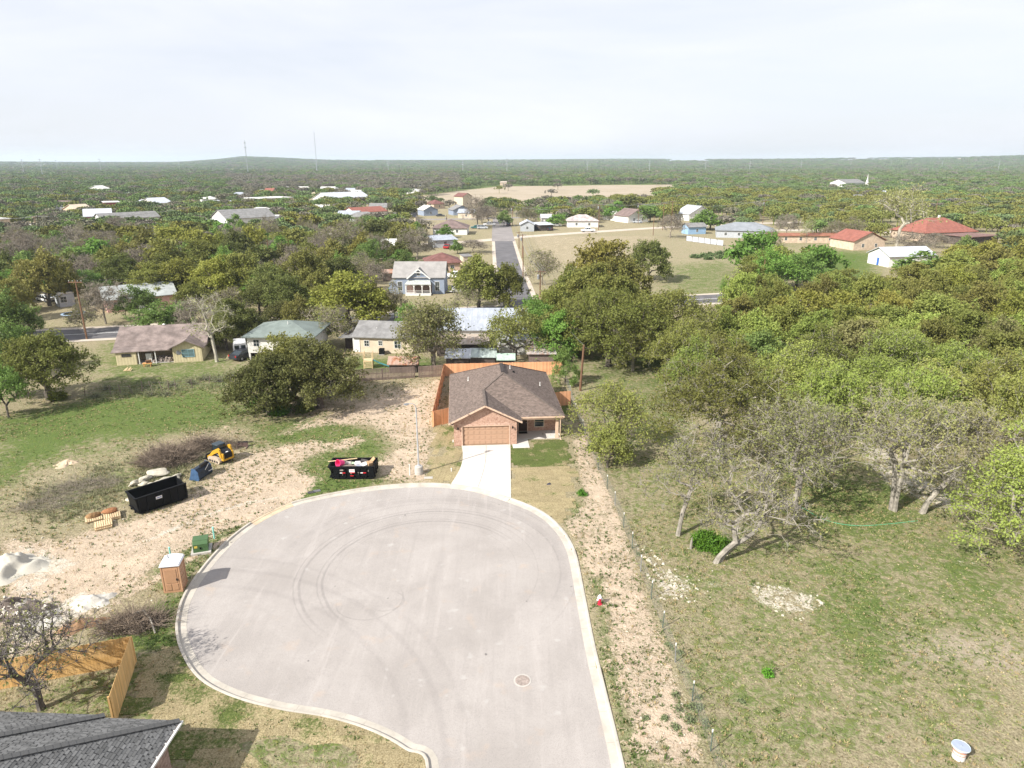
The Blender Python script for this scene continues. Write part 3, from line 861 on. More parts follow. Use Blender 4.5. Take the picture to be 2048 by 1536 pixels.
window(house, (-.02, 6.0, 1.6), 1.1, 1.2, '-x'); window(house, (-.02, 11.0, 1.6), 1.1, 1.2, '-x'); window(house, (11.12, 9.0, 1.6), 1.2, 1.2, 'x')
for x in (.42, 6.05):
    sc = MB().box((0, -.03, 0), (.12, .04, .2)).tube((0, -.05, .02), (0, -.16, .08), .015, .015, 6).lathe([(.05, -.14), (.085, .06), (.02, .12)], (0, -.17, .04), 8)
    sc.build('wall_lantern', m_black, house, (x, -.005, 1.95))
MB().box((0, 0, .12), (.12, .12, .24)).build('spigot_box', m_white, house, (-.12, .4, .3))

# AC unit between house and fence
o = thing('air_conditioner', 'dark condenser unit standing between the brick house and its new fence', 'air conditioner', (house.matrix_basis @ Vector((-.95, 8.7, 0))), R(4.5))
MB().bx(-.42, .42, -.42, .42, 0, .08).build('pad', m_conc, o)
MB().bx(-.38, .38, -.38, .38, .08, .86).build('cabinet', M('condenser louvres', (.16, .155, .15), .5, .2, 8.0), o)
MB().lathe([(.34, 0), (.34, .03), (.12, .04), (.12, .03)], (0, 0, .86), 16).build('fan_grille', m_black, o)

# driveway: slabs with joints, apron, walk
dw = tag(bpy.data.objects.new('driveway', None), kind='structure'); col.objects.link(dw)
gl, gr = house.matrix_basis @ Vector((.75, -.02, 0)), house.matrix_basis @ Vector((5.85, -.02, 0))
bl, br_ = Vector((*inward(street_line, .10)[dl + 1], 0)), Vector((*inward(street_line, .10)[dh], 0))
rows_n = 4
def edge(s, t_):
    ks = inward(street_line, -.02); kk = dl + s * (dh - dl); k0 = min(int(kk), len(ks) - 2)
    e_ = Vector((*(ks[k0] * (1 - kk + k0) + ks[k0 + 1] * (kk - k0)), 0))
    g_ = gl.lerp(gr, s)
    bend = Vector((.50 * (1 - s) * math.sin(math.pi * min(1, t_)) , 0, 0))
    return g_.lerp(e_, t_) + bend
for a in range(rows_n):
    for b in range(2):
        t0, t1 = a / rows_n + .002, (a + 1) / rows_n - .002
        s0, s1 = b / 2 + .003, (b + 1) / 2 - .003
        N_ = 5
        top = [edge(s0, t0 + (t1 - t0) * k / N_) for k in range(N_ + 1)] + [edge(s0 + (s1 - s0) * k / N_, t1) for k in range(1, N_)] + [edge(s1, t1 - (t1 - t0) * k / N_) for k in range(N_ + 1)]
        def hz(q):
            dd = sdist(np.array([[q.x, q.y]]), street_poly)[0]
            return .05 if dd > 1.2 else .034 + .016 * max(0, dd) / 1.2
        MB().slab([(q.x, q.y, hz(q)) for q in top], .15).build('driveway_slab', m_drive, dw)
walk = tag(bpy.data.objects.new('front_walk', None), kind='structure'); col.objects.link(walk)
W_ = lambda x, y, z=0.0: house.matrix_basis @ Vector((x, y, z))
MB().slab([W_(6.02, -1.05, .045), W_(7.75, -1.05, .045), W_(7.75, 1.22, .045), W_(6.53, 1.22, .045), W_(6.53, -.03, .045), W_(6.02, -.03, .045)][::1], .12).build('walk_slab', m_drive, walk)

# ================================================================ SOD
t = NT('sod')
oi = t.n('ShaderNodeObjectInfo'); p = t.pos()
n1 = t.noise(p, .35, 4, .6); n2 = t.noise(p, 5.0, 4, .75); n3 = t.noise(p, 14.0, 3, .75)
gr_ = t.mix(t.step(n3, .3, .7), (.050, .074, .021), (.138, .162, .050)); dr = t.mix(t.step(n3, .3, .7), (.20, .16, .085), (.43, .36, .215))
k = t.math('ADD', oi.outputs['Color'], t.math('ADD', t.math('MULTIPLY_ADD', n1, 1.7, -.85), t.math('MULTIPLY_ADD', n2, 1.0, -.5)))
k = t.math('ADD', k, t.math('MULTIPLY_ADD', oi.outputs['Random'], .26, -.13))
c = t.mix(t.step(k, .30, .70), dr, gr_)
h = t.n('ShaderNodeHueSaturation'); t.l(t.math('MULTIPLY_ADD', oi.outputs['Random'], .22, .89), h.inputs['Value']); t.l(c, h.inputs['Color'])
t.color(h.outputs['Color']); t.b.inputs['Roughness'].default_value = 1; t.b.inputs['Specular IOR Level'].default_value = .05
t.bump(t.math('ADD', n3, n2), .9, .06)
m_sod = t.m
def lawn(name, polypx, ang, pl, pw, greenfn, seed, polyw=None, avoid=(), to_kerb=False):
    poly = np.array(polyw) if polyw is not None else g2(polypx)
    root = tag(bpy.data.objects.new(name, None), kind='structure'); col.objects.link(root)
    r = random.Random(seed)
    me = MB().box((0, 0, 0), (pl - .012, pw - .012, .07)).mesh('sod_piece', m_sod)
    c0 = poly.mean(0); ca_, sa_ = math.cos(ang), math.sin(ang)
    N_ = int(60 / pw); cnt = 0; cand = []
    for j in range(-N_, N_):
        offx = r.random() * pl
        for i in range(-int(40 / pl), int(40 / pl)):
            a, b = i * pl + offx, j * pw
            cand.append((c0[0] + a * ca_ - b * sa_, c0[1] + a * sa_ + b * ca_))
    cand = np.array(cand); ok = sdist(cand, poly) < -.05
    if to_kerb: ok |= (sdist(cand, poly) < .95) & (np.abs(sdist(cand, street_poly)) < .95)
    cand = cand[ok]; sd = sdist(cand, street_poly); e_ = .02
    gx_ = (sdist(cand + [e_, 0], street_poly) - sd) / e_; gy_ = (sdist(cand + [0, e_], street_poly) - sd) / e_
    keep_ = sd > -.95; cand, sd, gx_, gy_ = cand[keep_], sd[keep_], gx_[keep_], gy_[keep_]
    if len(cand) > 300:
        pick = np.sort(np.random.default_rng(seed).permutation(len(cand))[:300]); cand, sd, gx_, gy_ = cand[pick], sd[pick], gx_[pick], gy_[pick]
    for (x, y), d0, nx_, ny_ in zip(cand, sd, gx_, gy_):
        zz_, aa_ = -.012 + r.random() * .008, ang + r.uniform(-.008, .008)
        if d0 > .5 * (pl + pw): o = link_mesh('sod_piece', me, root, (x, y, zz_), aa_)
        else:                                                  # cut along the kerb
            ca2, sa2 = math.cos(aa_), math.sin(aa_); hx_, hy_ = pl / 2 - .006, pw / 2 - .006
            q4 = [(px_, py_, d0 - .015 + nx_ * (px_ * ca2 - py_ * sa2) + ny_ * (px_ * sa2 + py_ * ca2)) for px_, py_ in ((-hx_, -hy_), (hx_, -hy_), (hx_, hy_), (-hx_, hy_))]
            out_ = []
            for i_ in range(4):
                A4, B4 = q4[i_], q4[(i_ + 1) % 4]
                if A4[2] > 0: out_.append(A4[:2])
                if (A4[2] > 0) != (B4[2] > 0):
                    f_ = A4[2] / (A4[2] - B4[2]); out_.append((A4[0] + (B4[0] - A4[0]) * f_, A4[1] + (B4[1] - A4[1]) * f_))
            if len(out_) < 3: continue
            o = MB().prism(out_, -.035, .035).build('sod_piece', m_sod, root, (x, y, zz_), aa_)
        gk = max(0, min(1, greenfn(x, y))); o.color = (gk, gk, gk, 1)
    return root
lawn('front_lawn', [(1024, 886), (1024, 908), (1022, 996), (1082, 1021), (1121, 1050), (1143, 1010), (1150, 950), (1136, 880), (1062, 880), (1060, 893), (1040, 895)], R(4.5), 1.2, .60, lambda x, y: .68 if y > 60.2 + .05 * x else .20, 1)
lawn('side_lawn', [(872, 850), (906, 846), (911, 893), (926, 897), (920, 940), (905, 967), (850, 965), (857, 925)], R(84), 1.2, .60, lambda x, y: .30, 2)
lawn('back_lawn', None, R(4.5), 1.2, .60, lambda x, y: .62, 3, polyw=[W_(11.6, 7)[:2], W_(14.0, 7)[:2], W_(13.5, 23)[:2], W_(11.6, 23)[:2]])
lawn('corner_lawn', [(246, 1300), (365, 1312), (385, 1347), (420, 1376), (480, 1402), (560, 1422), (640, 1434), (700, 1449), (760, 1473), (810, 1503), (850, 1540), (845, 1560), (330, 1560), (350, 1445), (262, 1430)], R(2), 1.8, .60, lambda x, y: .38 - .015 * (x + 12), 4, to_kerb=True)

# ================================================================ NEW CEDAR FENCES
def picket_fence(root, runs, mat, pw=.14, h=1.83, gap=.006, seed=1, post_side=1, label=None, dog=False, lean=0.0):
    r = random.Random(seed)
    me = MB().box((0, 0, h / 2), (pw - gap, .02, h)).mesh('picket', mat)
    pm_ = MB().box((0, 0, h / 2 - .05), (.09, .09, h - .1)).mesh('fence_post', mat)
    for (x0, y0, x1, y1, side) in runs:
        L = math.hypot(x1 - x0, y1 - y0); a = math.atan2(y1 - y0, x1 - x0); n = int(L / pw)
        ca_, sa_ = math.cos(a), math.sin(a)
        for k in range(n):
            s = (k + .5) * L / n
            link_mesh('picket', me, root, (x0 + ca_ * s, y0 + sa_ * s, -.03 + r.random() * .03), a)
        m_ = max(1, round(L / 2.4))
        for k in range(m_ + 1):
            s = L * k / m_
            link_mesh('fence_post', pm_, root, (x0 + ca_ * s - sa_ * .075 * side, y0 + sa_ * s + ca_ * .075 * side, 0), a)
        for zz in (.3, .95, 1.6):
            mx, my = (x0 + x1) / 2 - sa_ * .03 * side, (y0 + y1) / 2 + ca_ * .03 * side
            MB().box((0, 0, 0), (L, .04, .09)).build('rail', mat, root, (mx, my, zz), a)
fe = thing('cedar_fence', 'new orange cedar picket fence round the back yard of the brick house', 'fence')
BL, BR = G(889, 753).xy, G(1124, 748).xy
FL = G(874, 824).xy
hL = W_(-.35, 6.0).xy; fl0 = G(868, 853).xy
runs = [(*G(866, 853).xy, *BL, -1), (*BL, *BR, 1), (*G(866, 853).xy, *W_(-.05, 7.0).xy, 1), (*W_(11.3, 11.0).xy, *(W_(14.0, 11.6)).xy, 1)]
picket_fence(fe, runs, m_cedar, pw=.152)
nf = thing('cedar_fence', 'tall yellowish cedar fence corner beside the bare tree and the dark roof', 'fence')
A_, B_, C_ = Vector((-37.0, 28.2)), Vector(G(272, 1326).xy), Vector((-20.75, 28.5))
picket_fence(nf, [(*A_, *B_, 1), (*B_, *C_, -1)], m_cedar2, pw=.15, h=1.9, seed=5)
# ================================================================ STREET FURNITURE
p0 = G(838, 947)
o = thing('street_lamp', 'tall pale street lamp with short arm on a concrete footing beside the cul-de-sac', 'street lamp', p0)
MB().lathe([(.40, -.1), (.42, .25), (.38, .75), (.30, .82)], n=20).build('footing', m_conc, o)
MB().tube((0, 0, .8), (0, 0, 6.6), .085, .06, 12).box((0, 0, .84), (.32, .32, .05)).build('pole', m_galv, o)
MB().path([(0, 0, 6.55), (-.05, -.03, 6.85), (-.25, -.12, 7.05), (-.62, -.28, 7.12)], .035, 8).build('arm', m_galv, o)
hd = MB().box((-.80, -.36, 7.10), (.48, .22, .10), R(24), taper=.8)
hd.build('lamp_head', m_grey, o)
MB().lathe([(.10, 0), (.09, -.08), (.03, -.10)], (-.82, -.37, 7.05), 10).build('lens', M('lamp lens', (.6, .6, .58), .2, .05, 2), o)

def marker(u, v, h, r, mat, label, group=None):
    p = G(u, v)
    o = MB().lathe([(r, -.1), (r, h), (r * 1.25, h), (r * 1.25, h + .06), (r * .3, h + .09)], n=10).build('marker_pipe', mat, None, p)
    return tag(o, label, 'pipe', group)
m_teal = M('teal pvc', (.26, .60, .52), .45, .06, 2.0)
marker(343, 1121, 1.05, .06, m_teal, 'pale teal plastic pipe standing behind the portable toilet', 'teal pipes by the kerb')
marker(429, 1077, .95, .06, m_teal, 'pale teal plastic pipe standing behind the green transformer box', 'teal pipes by the kerb')
marker(820, 950, 1.0, .05, m_white, 'white plastic pipe standing left of the street lamp footing')
marker(903, 943, .28, .05, m_white, 'short white clean-out pipe in the sod left of the driveway')
b = G(857, 956)
tag(MB().box((0, 0, 0), (.80, .45, .10)).box((0, 0, .055), (.66, .34, .02)).build('meter_box', m_conc, None, b, R(4)), 'flat concrete utility cover beside the street lamp footing', 'utility cover')
for (u, v, lb) in ((623, 985, 'dark drain cover lying left of its paler twin'), (634, 982, 'grey drain cover lying right of its darker twin')):
    b = G(u, v)
    tag(MB().box((0, 0, .01), (.62, .42, .08)).box((0, 0, .05), (.5, .3, .03)).build('drain_cover', M('drain cover', (.06, .06, .062) if u < 630 else (.14, .14, .145), .8), None, b, R(25)), lb + ' near the top left kerb', 'drain cover', 'drain covers by the kerb')
b = G(1097, 969)
tag(MB().add([(-.2, -.15, .03), (.22, -.1, .05), (.15, .2, .12), (-.1, .15, .04), (0, 0, .16)], [(0, 1, 4), (1, 2, 4), (2, 3, 4), (3, 0, 4), (3, 2, 1, 0)]).build('scrap', M('black scrap', (.05, .05, .07), .7), None, b), 'small black scrap lying on the dry front lawn', 'scrap')

# portable toilet
p0 = (G(329, 1187) + G(363, 1182)) / 2
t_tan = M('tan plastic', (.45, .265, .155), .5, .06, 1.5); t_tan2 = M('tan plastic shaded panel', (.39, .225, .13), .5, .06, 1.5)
o = thing('portable_toilet', 'tan portable toilet with white roof standing on the left kerb', 'toilet', (p0.x - .05, p0.y + .58, 0), R(10))
bd = MB().bx(-.56, .56, -.56, .56, .12, 2.02)
for x in (-.56, .56):
    for y in (-.56, .56): bd.bx(x - .05, x + .05, y - .05, y + .05, .10, 2.05)
bd.build('cabin', t_tan, o)
MB().bx(-.62, .62, -.62, .62, 0, .12).build('skid_base', t_tan2, o)
d = MB().bx(-.47, .47, -.60, -.565, .16, 1.94).build('door', t_tan, o)
MB().bx(-.36, .36, -.625, -.602, .75, 1.78).build('upper_panel', t_tan2, d)
MB().bx(-.38, -.06, -.625, -.602, .2, .66).build('lower_panel', t_tan2, d); MB().bx(.06, .38, -.625, -.602, .2, .66).build('lower_panel', t_tan2, d)
MB().bx(.32, .40, -.66, -.625, .92, 1.08).build('latch', m_dark, d)
for k in range(4): MB().bx(.563, .585, -.45, .45, .4 + k * .38, .62 + k * .38).build('side_rib', t_tan2, o)
rf = MB(); rf.side([(-.66, 2.05), (.66, 2.05), (.60, 2.18), (.2, 2.27), (-.2, 2.27), (-.60, 2.18)], -.68, .66)
rf.build('roof', M('white plastic roof', (.74, .76, .80), .45, .04, 1.0), o)
MB().tube((-.22, .1, 2.2), (-.22, .1, 2.5), .055, .055, 10).build('vent_stack', m_grey, o)
MB().bx(-.25, .25, .58, .70, 1.2, 1.9).build('rear_vent', t_tan2, o)

# transformer
p0 = G(404, 1101)
o = thing('transformer_box', 'green pad-mounted transformer on a concrete slab by the left kerb', 'transformer', p0, R(18))
m_tg = M('transformer green', (.062, .120, .050), .45, .06, 1.5)
MB().bx(-.70, .70, -.66, .66, -.05, .16).build('pad', m_conc, o)
MB().side([(-.5, .16), (.5, .16), (.5, .98), (-.5, .98)], -.22, .5).build('cabinet', m_tg, o)
hd = MB(); hd.add([(-.52, -.48, .16), (.52, -.48, .16), (.52, -.23, .16), (-.52, -.23, .16), (-.52, -.48, .80), (.52, -.48, .80), (.52, -.23, 1.0), (-.52, -.23, 1.0)],
                 [(3, 2, 1, 0), (4, 5, 6, 7), (0, 1, 5, 4), (1, 2, 6, 5), (2, 3, 7, 6), (3, 0, 4, 7)])
hd.build('hood', m_tg, o)
MB().bx(-.54, .54, -.22, .54, .985, 1.02).build('lid', m_tg, o)
MB().bx(-.05, .05, -.52, -.485, .4, .56).build('padlock_cover', m_black, o)
MB().bx(-.42, -.2, -.487, -.482, .52, .7).build('label', M('yellow label', (.55, .42, .08), .6), o)

# fire hydrant
p0 = G(1199, 1208)
o = thing('fire_hydrant', 'red fire hydrant with white bonnet in the grass beside the right kerb', 'fire hydrant', p0, R(20))
m_red = M('hydrant red', (.55, .03, .06), .45, .08, 2.0); m_hw = M('hydrant silver', (.72, .71, .70), .4, .05, 2.0)
MB().lathe([(.17, 0), (.17, .05), (.11, .06), (.105, .45), (.15, .46), (.15, .50)], n=14).build('barrel', m_red, o)
MB().lathe([(.15, .50), (.14, .56), (.10, .64), (.04, .68), (.04, .74)], n=14).build('bonnet', m_hw, o)
for a in (0, R(90), R(180)):
    MB().tube((0, 0, .36), (.21 * math.cos(a), .21 * math.sin(a), .36), .06 if a != R(90) else .085, None, 10).build('outlet', m_hw, o)

# white bin in the pasture
p0 = G(1916, 1516)
o = thing('white_bin', 'white drum with orange bands and a grey-blue round lid standing alone in the pasture', 'bin', p0)
MB().lathe([(.26, 0), (.29, .05), (.30, .62), (.31, .70)], n=24).build('drum', m_white, o)
for z in (.36, .50, .56): MB().lathe([(.306 + .003 * z, z), (.309 + .003 * z, z + .04)], n=24, cap=False).build('band', M('orange band', (.58, .15, .05), .6), o)
lidm = M('blue-grey lid', (.30, .34, .42), .4, .08, 3)
ld = MB().lathe([(.40, .70), (.41, .74), (.36, .765), (.05, .775)], n=28).build('lid', lidm, o)
MB().lathe([(.385, .745), (.40, .77), (.415, .745)], n=28, cap=False).build('lid_rim', M('pale rim', (.55, .66, .72), .4), ld)
MB().lathe([(.05, .775), (.04, .81)], n=10).build('knob', lidm, ld)
for a in range(6): MB().box((.2 * math.cos(a * R(60)), .2 * math.sin(a * R(60)), .775), (.28, .03, .012), a * R(60)).build('lid_rib', lidm, ld)

# hose
pts = [G(u, v) + Vector((0, 0, .03)) for u, v in [(1600, 1014), (1615, 1022), (1632, 1032), (1655, 1042), (1685, 1049), (1720, 1052), (1760, 1050), (1800, 1046), (1835, 1042)]]
ln = catmull(np.array([tuple(q) for q in pts]), 4)
tag(MB().path([Vector(q) for q in ln], .022, 6).build('garden_hose', M('green hose', (.10, .38, .22), .5), None), 'thin green garden hose lying across the grass by the oak trunk', 'hose')

# stump post
p0 = G(1381, 1098)
tag(MB().tube((0, 0, -.1), (.05, .08, .72), .11, .08, 7).tube((.05, .08, .70), (.09, .10, .95), .07, .03, 5).build('tree_stump', m_lichen, None, p0), 'pale broken stump standing left of the bright green shrub', 'stump')

# ================================================================ DUMPSTERS
def dumpster(name, label, loc, rz, L, W, H, tail, ends):
    o = thing(name, label, 'dumpster', loc, rz, 'black dumpsters on the building lots')
    T = .05; z0 = .22
    fl = MB().bx(0, L, 0, W, z0 - .04, z0 + .02)
    for y in (W * .28, W * .72): fl.bx(-.05, L + .05, y - .06, y + .06, 0.04, z0 - .04)
    fl.build('floor', m_black, o)
    for k, y in enumerate((0, W)):
        s = MB()
        s.side([(tail, z0), (L, z0), (L, H), (0, H)], y - T / 2, y + T / 2)
        s.build('side_panel', m_black, o)
        rb = MB(); n = int(L / .62)
        for i in range(n + 1):
            x = .25 + (L - .3) * i / n
            rb.bx(x - .04, x + .04, (y - .12) if k == 0 else (y + T / 2), (y - T / 2) if k == 0 else (y + .12), z0 + .04, H - .1)
        rb.build('ribs', m_black, o)
        MB().bx(-.06, L + .06, y - .08, y + .08, H, H + .09).build('top_rail', m_black, o)
        MB().bx(tail, L, y - .09, y + .09, z0 - .1, z0 + .02).build('bottom_rail', m_black, o)
    e = MB(); e.add([(0, .03, H), (0, W - .03, H), (tail, W - .03, z0), (tail, .03, z0), (.05, .03, H), (.05, W - .03, H), (tail + .05, W - .03, z0), (tail + .05, .03, z0)],
                    [(0, 1, 2, 3), (7, 6, 5, 4), (0, 3, 7, 4), (1, 5, 6, 2), (0, 4, 5, 1), (3, 2, 6, 7)])
    e.build('front_panel', m_black, o)
    MB().bx(-.08, .08, .081, W - .081, H, H + .09).build('end_rail', m_black, o)
    for k in (0, 1):
        g = MB().bx(L - .04, L + .02, .03 + k * (W / 2), W / 2 - .03 + k * (W / 2), z0, H).bx(L + .02, L + .07, .03 + k * W / 2, .13 + k * W / 2, z0, H)
        g.bx(L + .02, L + .07, W / 2 - .13 + k * W / 2, W / 2 - .03 + k * W / 2, z0, H).bx(L + .02, L + .06, .13 + k * W / 2, W / 2 - .13 + k * W / 2, H * .5, H * .5 + .1)
        g.build('rear_door', m_black, o)
    for x in (.45, L - .45):
        for y in (.1, W - .1): MB().tube((x, y - .09, .12), (x, y + .09, .12), .12, .12, 10).build('roller', m_dark, o)
    return o
m_refr = M('red reflector', (.55, .02, .03), .4, .05); m_sign = M('white sign', (.75, .74, .72), .5, .04)
d1 = dumpster('dumpster', 'black dumpster heaped with rubbish and a pink tub, just above the top kerb', (*G(659, 959).xy, 0), R(0.8), 4.15, 1.95, 1.22, .55, 0)
for x in (1.05, 2.95):
    MB().bx(x, x + .22, -.145, -.125, .68, .76).build('reflector', m_sign, d1); MB().bx(x + .22, x + .5, -.145, -.125, .68, .76).build('reflector', m_refr, d1)
MB().bx(1.92, 2.42, -.15, -.125, .80, 1.08).build('sign', m_sign, d1)
MB().bx(2.0, 2.42, -.15, -.125, .70, .78).build('reflector', m_refr, d1); MB().bx(1.98, 2.3, -.15, -.125, .40, .46).build('reflector', m_refr, d1)
d2b = G(276, 1031); ang2 = math.atan2(2.75, 2.6)
d2 = dumpster('dumpster', 'long black dumpster nearly empty, standing below the pale boulders', (d2b.x, d2b.y, 0), ang2, 4.1, 2.05, 1.45, .12, 0)
# the second one faces the camera with its doors at the near left end
MB().bx(1.55, 2.05, -.15, -.125, .95, 1.18).build('sign', m_sign, d2)
MB().bx(1.60, 2.0, -.156, -.152, 1.03, 1.10).build('sign_lettering', M('sign print', (.08, .12, .35), .6), d2)
MB().bx(1.97, 2.37, -.156, -.152, .98, 1.03).build('sign_lettering', M('sign print red', (.5, .05, .06), .6), d1)
D1 = Matrix.Translation(d1.location) @ Matrix.Rotation(R(0.8), 4, 'Z')
def in1(x, y, z): return D1 @ Vector((x, y, z))
r = random.Random(4)
tub = thing('pink_tub', 'bright pink plastic tub lying on its side in the rubbish dumpster', 'tub', in1(1.05, .75, 1.12), 0)
q = MB().lathe([(.24, 0), (.26, .02), (.34, .62), (.36, .64), (.33, .64), (.24, .06)], n=18).build('tub_body', M('pink plastic', (.80, .06, .22), .45, .05), tub)
q.rotation_euler = (R(75), R(10), R(-40)); q.location = (.1, .2, .15)
MB().tube((-.3, .1, -.05), (-.05, -.15, -.12), .05, .05, 8).build('tub_handle', M('pale pink', (.75, .25, .4), .5), tub)
def debris(name, label, cat, loc, size, rot, mat, group='rubbish in the dumpster'):
    m = Matrix.Rotation(rot[2], 3, 'Z') @ Matrix.Rotation(rot[1], 3, 'Y') @ Matrix.Rotation(rot[0], 3, 'X')
    vs = []
    for z in (-.5, .5):
        for x, y in ((-.5, -.5), (.5, -.5), (.5, .5), (-.5, .5)):
            vs.append(m @ Vector(((x + r.uniform(-.08, .08)) * size[0], (y + r.uniform(-.08, .08)) * size[1], (z + r.uniform(-.06, .06)) * size[2])))
    ob = MB().add(vs, [(3, 2, 1, 0), (4, 5, 6, 7), (0, 1, 5, 4), (1, 2, 6, 5), (2, 3, 7, 6), (3, 0, 4, 7)]).build(name, mat, None, loc)
    return tag(ob, label, cat, group)
tag(MB().tube(in1(-.25, .95, 1.38), in1(2.3, 1.75, 1.34), .05, .05, 6).build('wooden_pole', m_pallet), 'long wooden pole laid across the corner of the rubbish dumpster', 'pole', 'rubbish in the dumpster')
m_card = M('cardboard', (.42, .27, .15), .9, .2, 3); m_plas = M('crumpled plastic', (.62, .58, .55), .5, .25, 5); m_drk = M('dark rubbish', (.07, .06, .06), .8, .4, 4)
items = [('board', 'grey weathered board lying flat in the middle of the rubbish dumpster', 'board', (2.0, .55, 1.12), (1.5, .28, .06), (0, .05, .1), m_oldwood),
         ('board', 'lower grey board beside the pink tub in the rubbish dumpster', 'board', (1.9, .25, 1.08), (1.3, .2, .06), (.1, -.05, .05), m_oldwood),
         ('rubbish_bag', 'pale crumpled sack in the middle of the rubbish dumpster', 'sack', (2.55, .9, 1.15), (.5, .5, .35), (.3, .2, .5), m_plas),
         ('rubbish_bag', 'grey crumpled sack at the front side of the rubbish dumpster', 'sack', (2.7, .35, 1.12), (.5, .35, .3), (.1, .3, .2), M('grey sack', (.38, .40, .46), .6, .2, 5)),
         ('cardboard_sheet', 'pale folded card sheet right of the sacks in the dumpster', 'cardboard', (3.05, .7, 1.18), (.7, .5, .05), (.2, -.25, .4), m_plas),
         ('cardboard_box', 'brown cardboard box at the right end of the rubbish dumpster', 'box', (3.65, .9, 1.15), (.45, .5, .4), (.1, .1, .7), m_card),
         ('cardboard_sheet', 'brown cardboard sheet tilted against the right end of the dumpster', 'cardboard', (3.75, 1.3, 1.28), (.7, .5, .04), (0, -.7, .5), m_card),
         ('mattress_pad', 'dark folded mat near the back side of the rubbish dumpster', 'mat', (3.05, 1.45, 1.1), (.7, .3, .4), (.4, 0, -.4), m_drk),
         ('foam_sheet', 'pale green sheet near the back side of the rubbish dumpster', 'sheet', (2.0, 1.35, 1.05), (.8, .4, .05), (0, .05, .2), M('pale green sheet', (.42, .55, .36), .8)),
         ('concrete_chunk', 'small pale chunk behind the pink tub in the dumpster', 'chunk', (1.55, 1.25, 1.05), (.45, .35, .25), (.2, .1, .4), m_conc)]
for nm, lb, ct, lc, sz, rt, mt in items: debris(nm, lb, ct, in1(*lc), sz, rt, mt)
fillm = MB()
for k in range(60): fillm.box(in1(r.uniform(.7, 3.9), r.uniform(.2, 1.75), r.uniform(.55, .98)), (r.uniform(.3, .9), r.uniform(.2, .5), r.uniform(.1, .35)), r.random() * 6, r.uniform(-.3, .3), r.uniform(-.3, .3))
tag(fillm.build('mixed_rubbish', M('mixed rubbish', (.20, .17, .145), .9, .5, 3)), 'dark mixed rubbish filling the lower part of the dumpster', 'rubbish', kind='stuff')
D2 = Matrix.Translation(d2.location) @ Matrix.Rotation(ang2, 4, 'Z')
for nm, lb, ct, lc, sz, rt, mt in [('cardboard_box', 'orange-brown carton lying in the long black dumpster', 'box', (2.3, .5, .62), (.5, .35, .3), (.2, .1, .6), M('orange card', (.55, .27, .10), .8)),
                                   ('rubbish_bag', 'pale grey sack lying at the far end of the long black dumpster', 'sack', (3.3, .7, .62), (.6, .45, .35), (.1, .2, .3), m_plas),
                                   ('rubbish_bag', 'dark grey sack next to the pale one in the long dumpster', 'sack', (2.85, .75, .6), (.5, .4, .35), (.2, .1, .9), M('dark sack', (.10, .105, .12), .6, .2, 5)),
                                   ('bottle', 'small white jug lying in the long black dumpster', 'jug', (1.6, .5, .5), (.22, .3, .2), (.2, .4, .9), m_white),
                                   ('plank', 'broken board lying at the near end of the long black dumpster', 'board', (.9, .7, .45), (.7, .35, .08), (.1, .1, .4), m_oldwood)]:
    debris(nm, lb, ct, D2 @ Vector(lc), sz, rt, mt, 'rubbish in the long dumpster')

# ================================================================ SKID STEER LOADER
m_yel = M('machine yellow', (.50, .28, .025), .5, .12, 2.0); m_dusty = M('dusty track', (.42, .34, .26), .9, .25, 3.0); m_mach = M('machine black', (.02, .02, .022), .5, .2, 3)
p0 = G(441, 926)
sk = thing('skid_steer_loader', 'yellow and black skid steer loader on tracks in front of the large brush pile', 'loader', (p0.x - .2, p0.y + .7, 0), R(58))
sk.scale = (.86, .86, .86)   # +y is the front of the machine
for s in (-1, 1):
    tr = MB(); tr.side([(-1.05, .22), (-.75, .0), (.75, .0), (1.1, .3), (.9, .62), (.2, .72), (-.8, .68), (-1.1, .45)], -.17, .17)
    ob = tr.build('track', m_dusty, sk, (s * .78, 0, 0), R(90))
    for k in range(4): MB().tube((-.6 + k * .42, -.19, .22), (-.6 + k * .42, .19, .22), .15, .15, 10).build('track_roller', m_mach, ob)
    a = MB(); a.side([(-1.35, .75), (-1.05, 1.75), (-.75, 1.85), (.2, 1.35), (.85, .75), (1.45, .42), (1.5, .22), (1.25, .22), (.75, .5), (.0, 1.0), (-.75, 1.35), (-1.05, .75)], -.09, .09)
    a.build('lift_arm', m_yel, sk, (s * .72, 0, .05), R(90))
    MB().tube((s * .56, -.9, .85), (s * .56, .35, 1.1), .05, .05, 8).build('cylinder', m_grey, sk)
MB().bx(-.58, .58, -1.2, .75, .35, 1.0).build('chassis', m_mach, sk)
eg = MB(); eg.side([(-1.38, .45), (-.45, .45), (-.45, 1.55), (-.9, 1.5), (-1.38, 1.25)], -.56, .56); eg.build('engine_cover', m_mach, sk, rz=R(90))
MB().bx(-.56, .56, -1.46, -1.385, .42, .62).build('rear_bumper', m_yel, sk)
for s in (-1, 1): MB().bx(s * .62 - .08, s * .62 + .08, -1.47, -1.10, .45, 1.30).build('rear_pillar', m_yel, sk)
for k in range(5): MB().bx(-.44, .44, -1.415, -1.385, .70 + k * .11, .75 + k * .11).build('grille_bar', m_grey if k == 9 else m_dark, sk)
MB().bx(-.14, .14, -1.36, -1.2, 1.33, 1.36).build('decal', m_sign, sk)
cb = MB()
for x in (-.48, .48):
    for y in (-.42, .62): cb.tube((x, y, 1.0), (x * .95, y * .92, 2.02), .05, .05, 6)
cb.build('cab_frame', m_mach, sk)
MB().box((0, .09, 2.07), (1.06, 1.12, .1), taper=.9).build('cab_roof', M('cab roof', (.035, .05, .062), .4, .1), sk)
MB().bx(-.45, .45, -.43, -.40, 1.25, 1.95).build('rear_window', m_glass, sk)
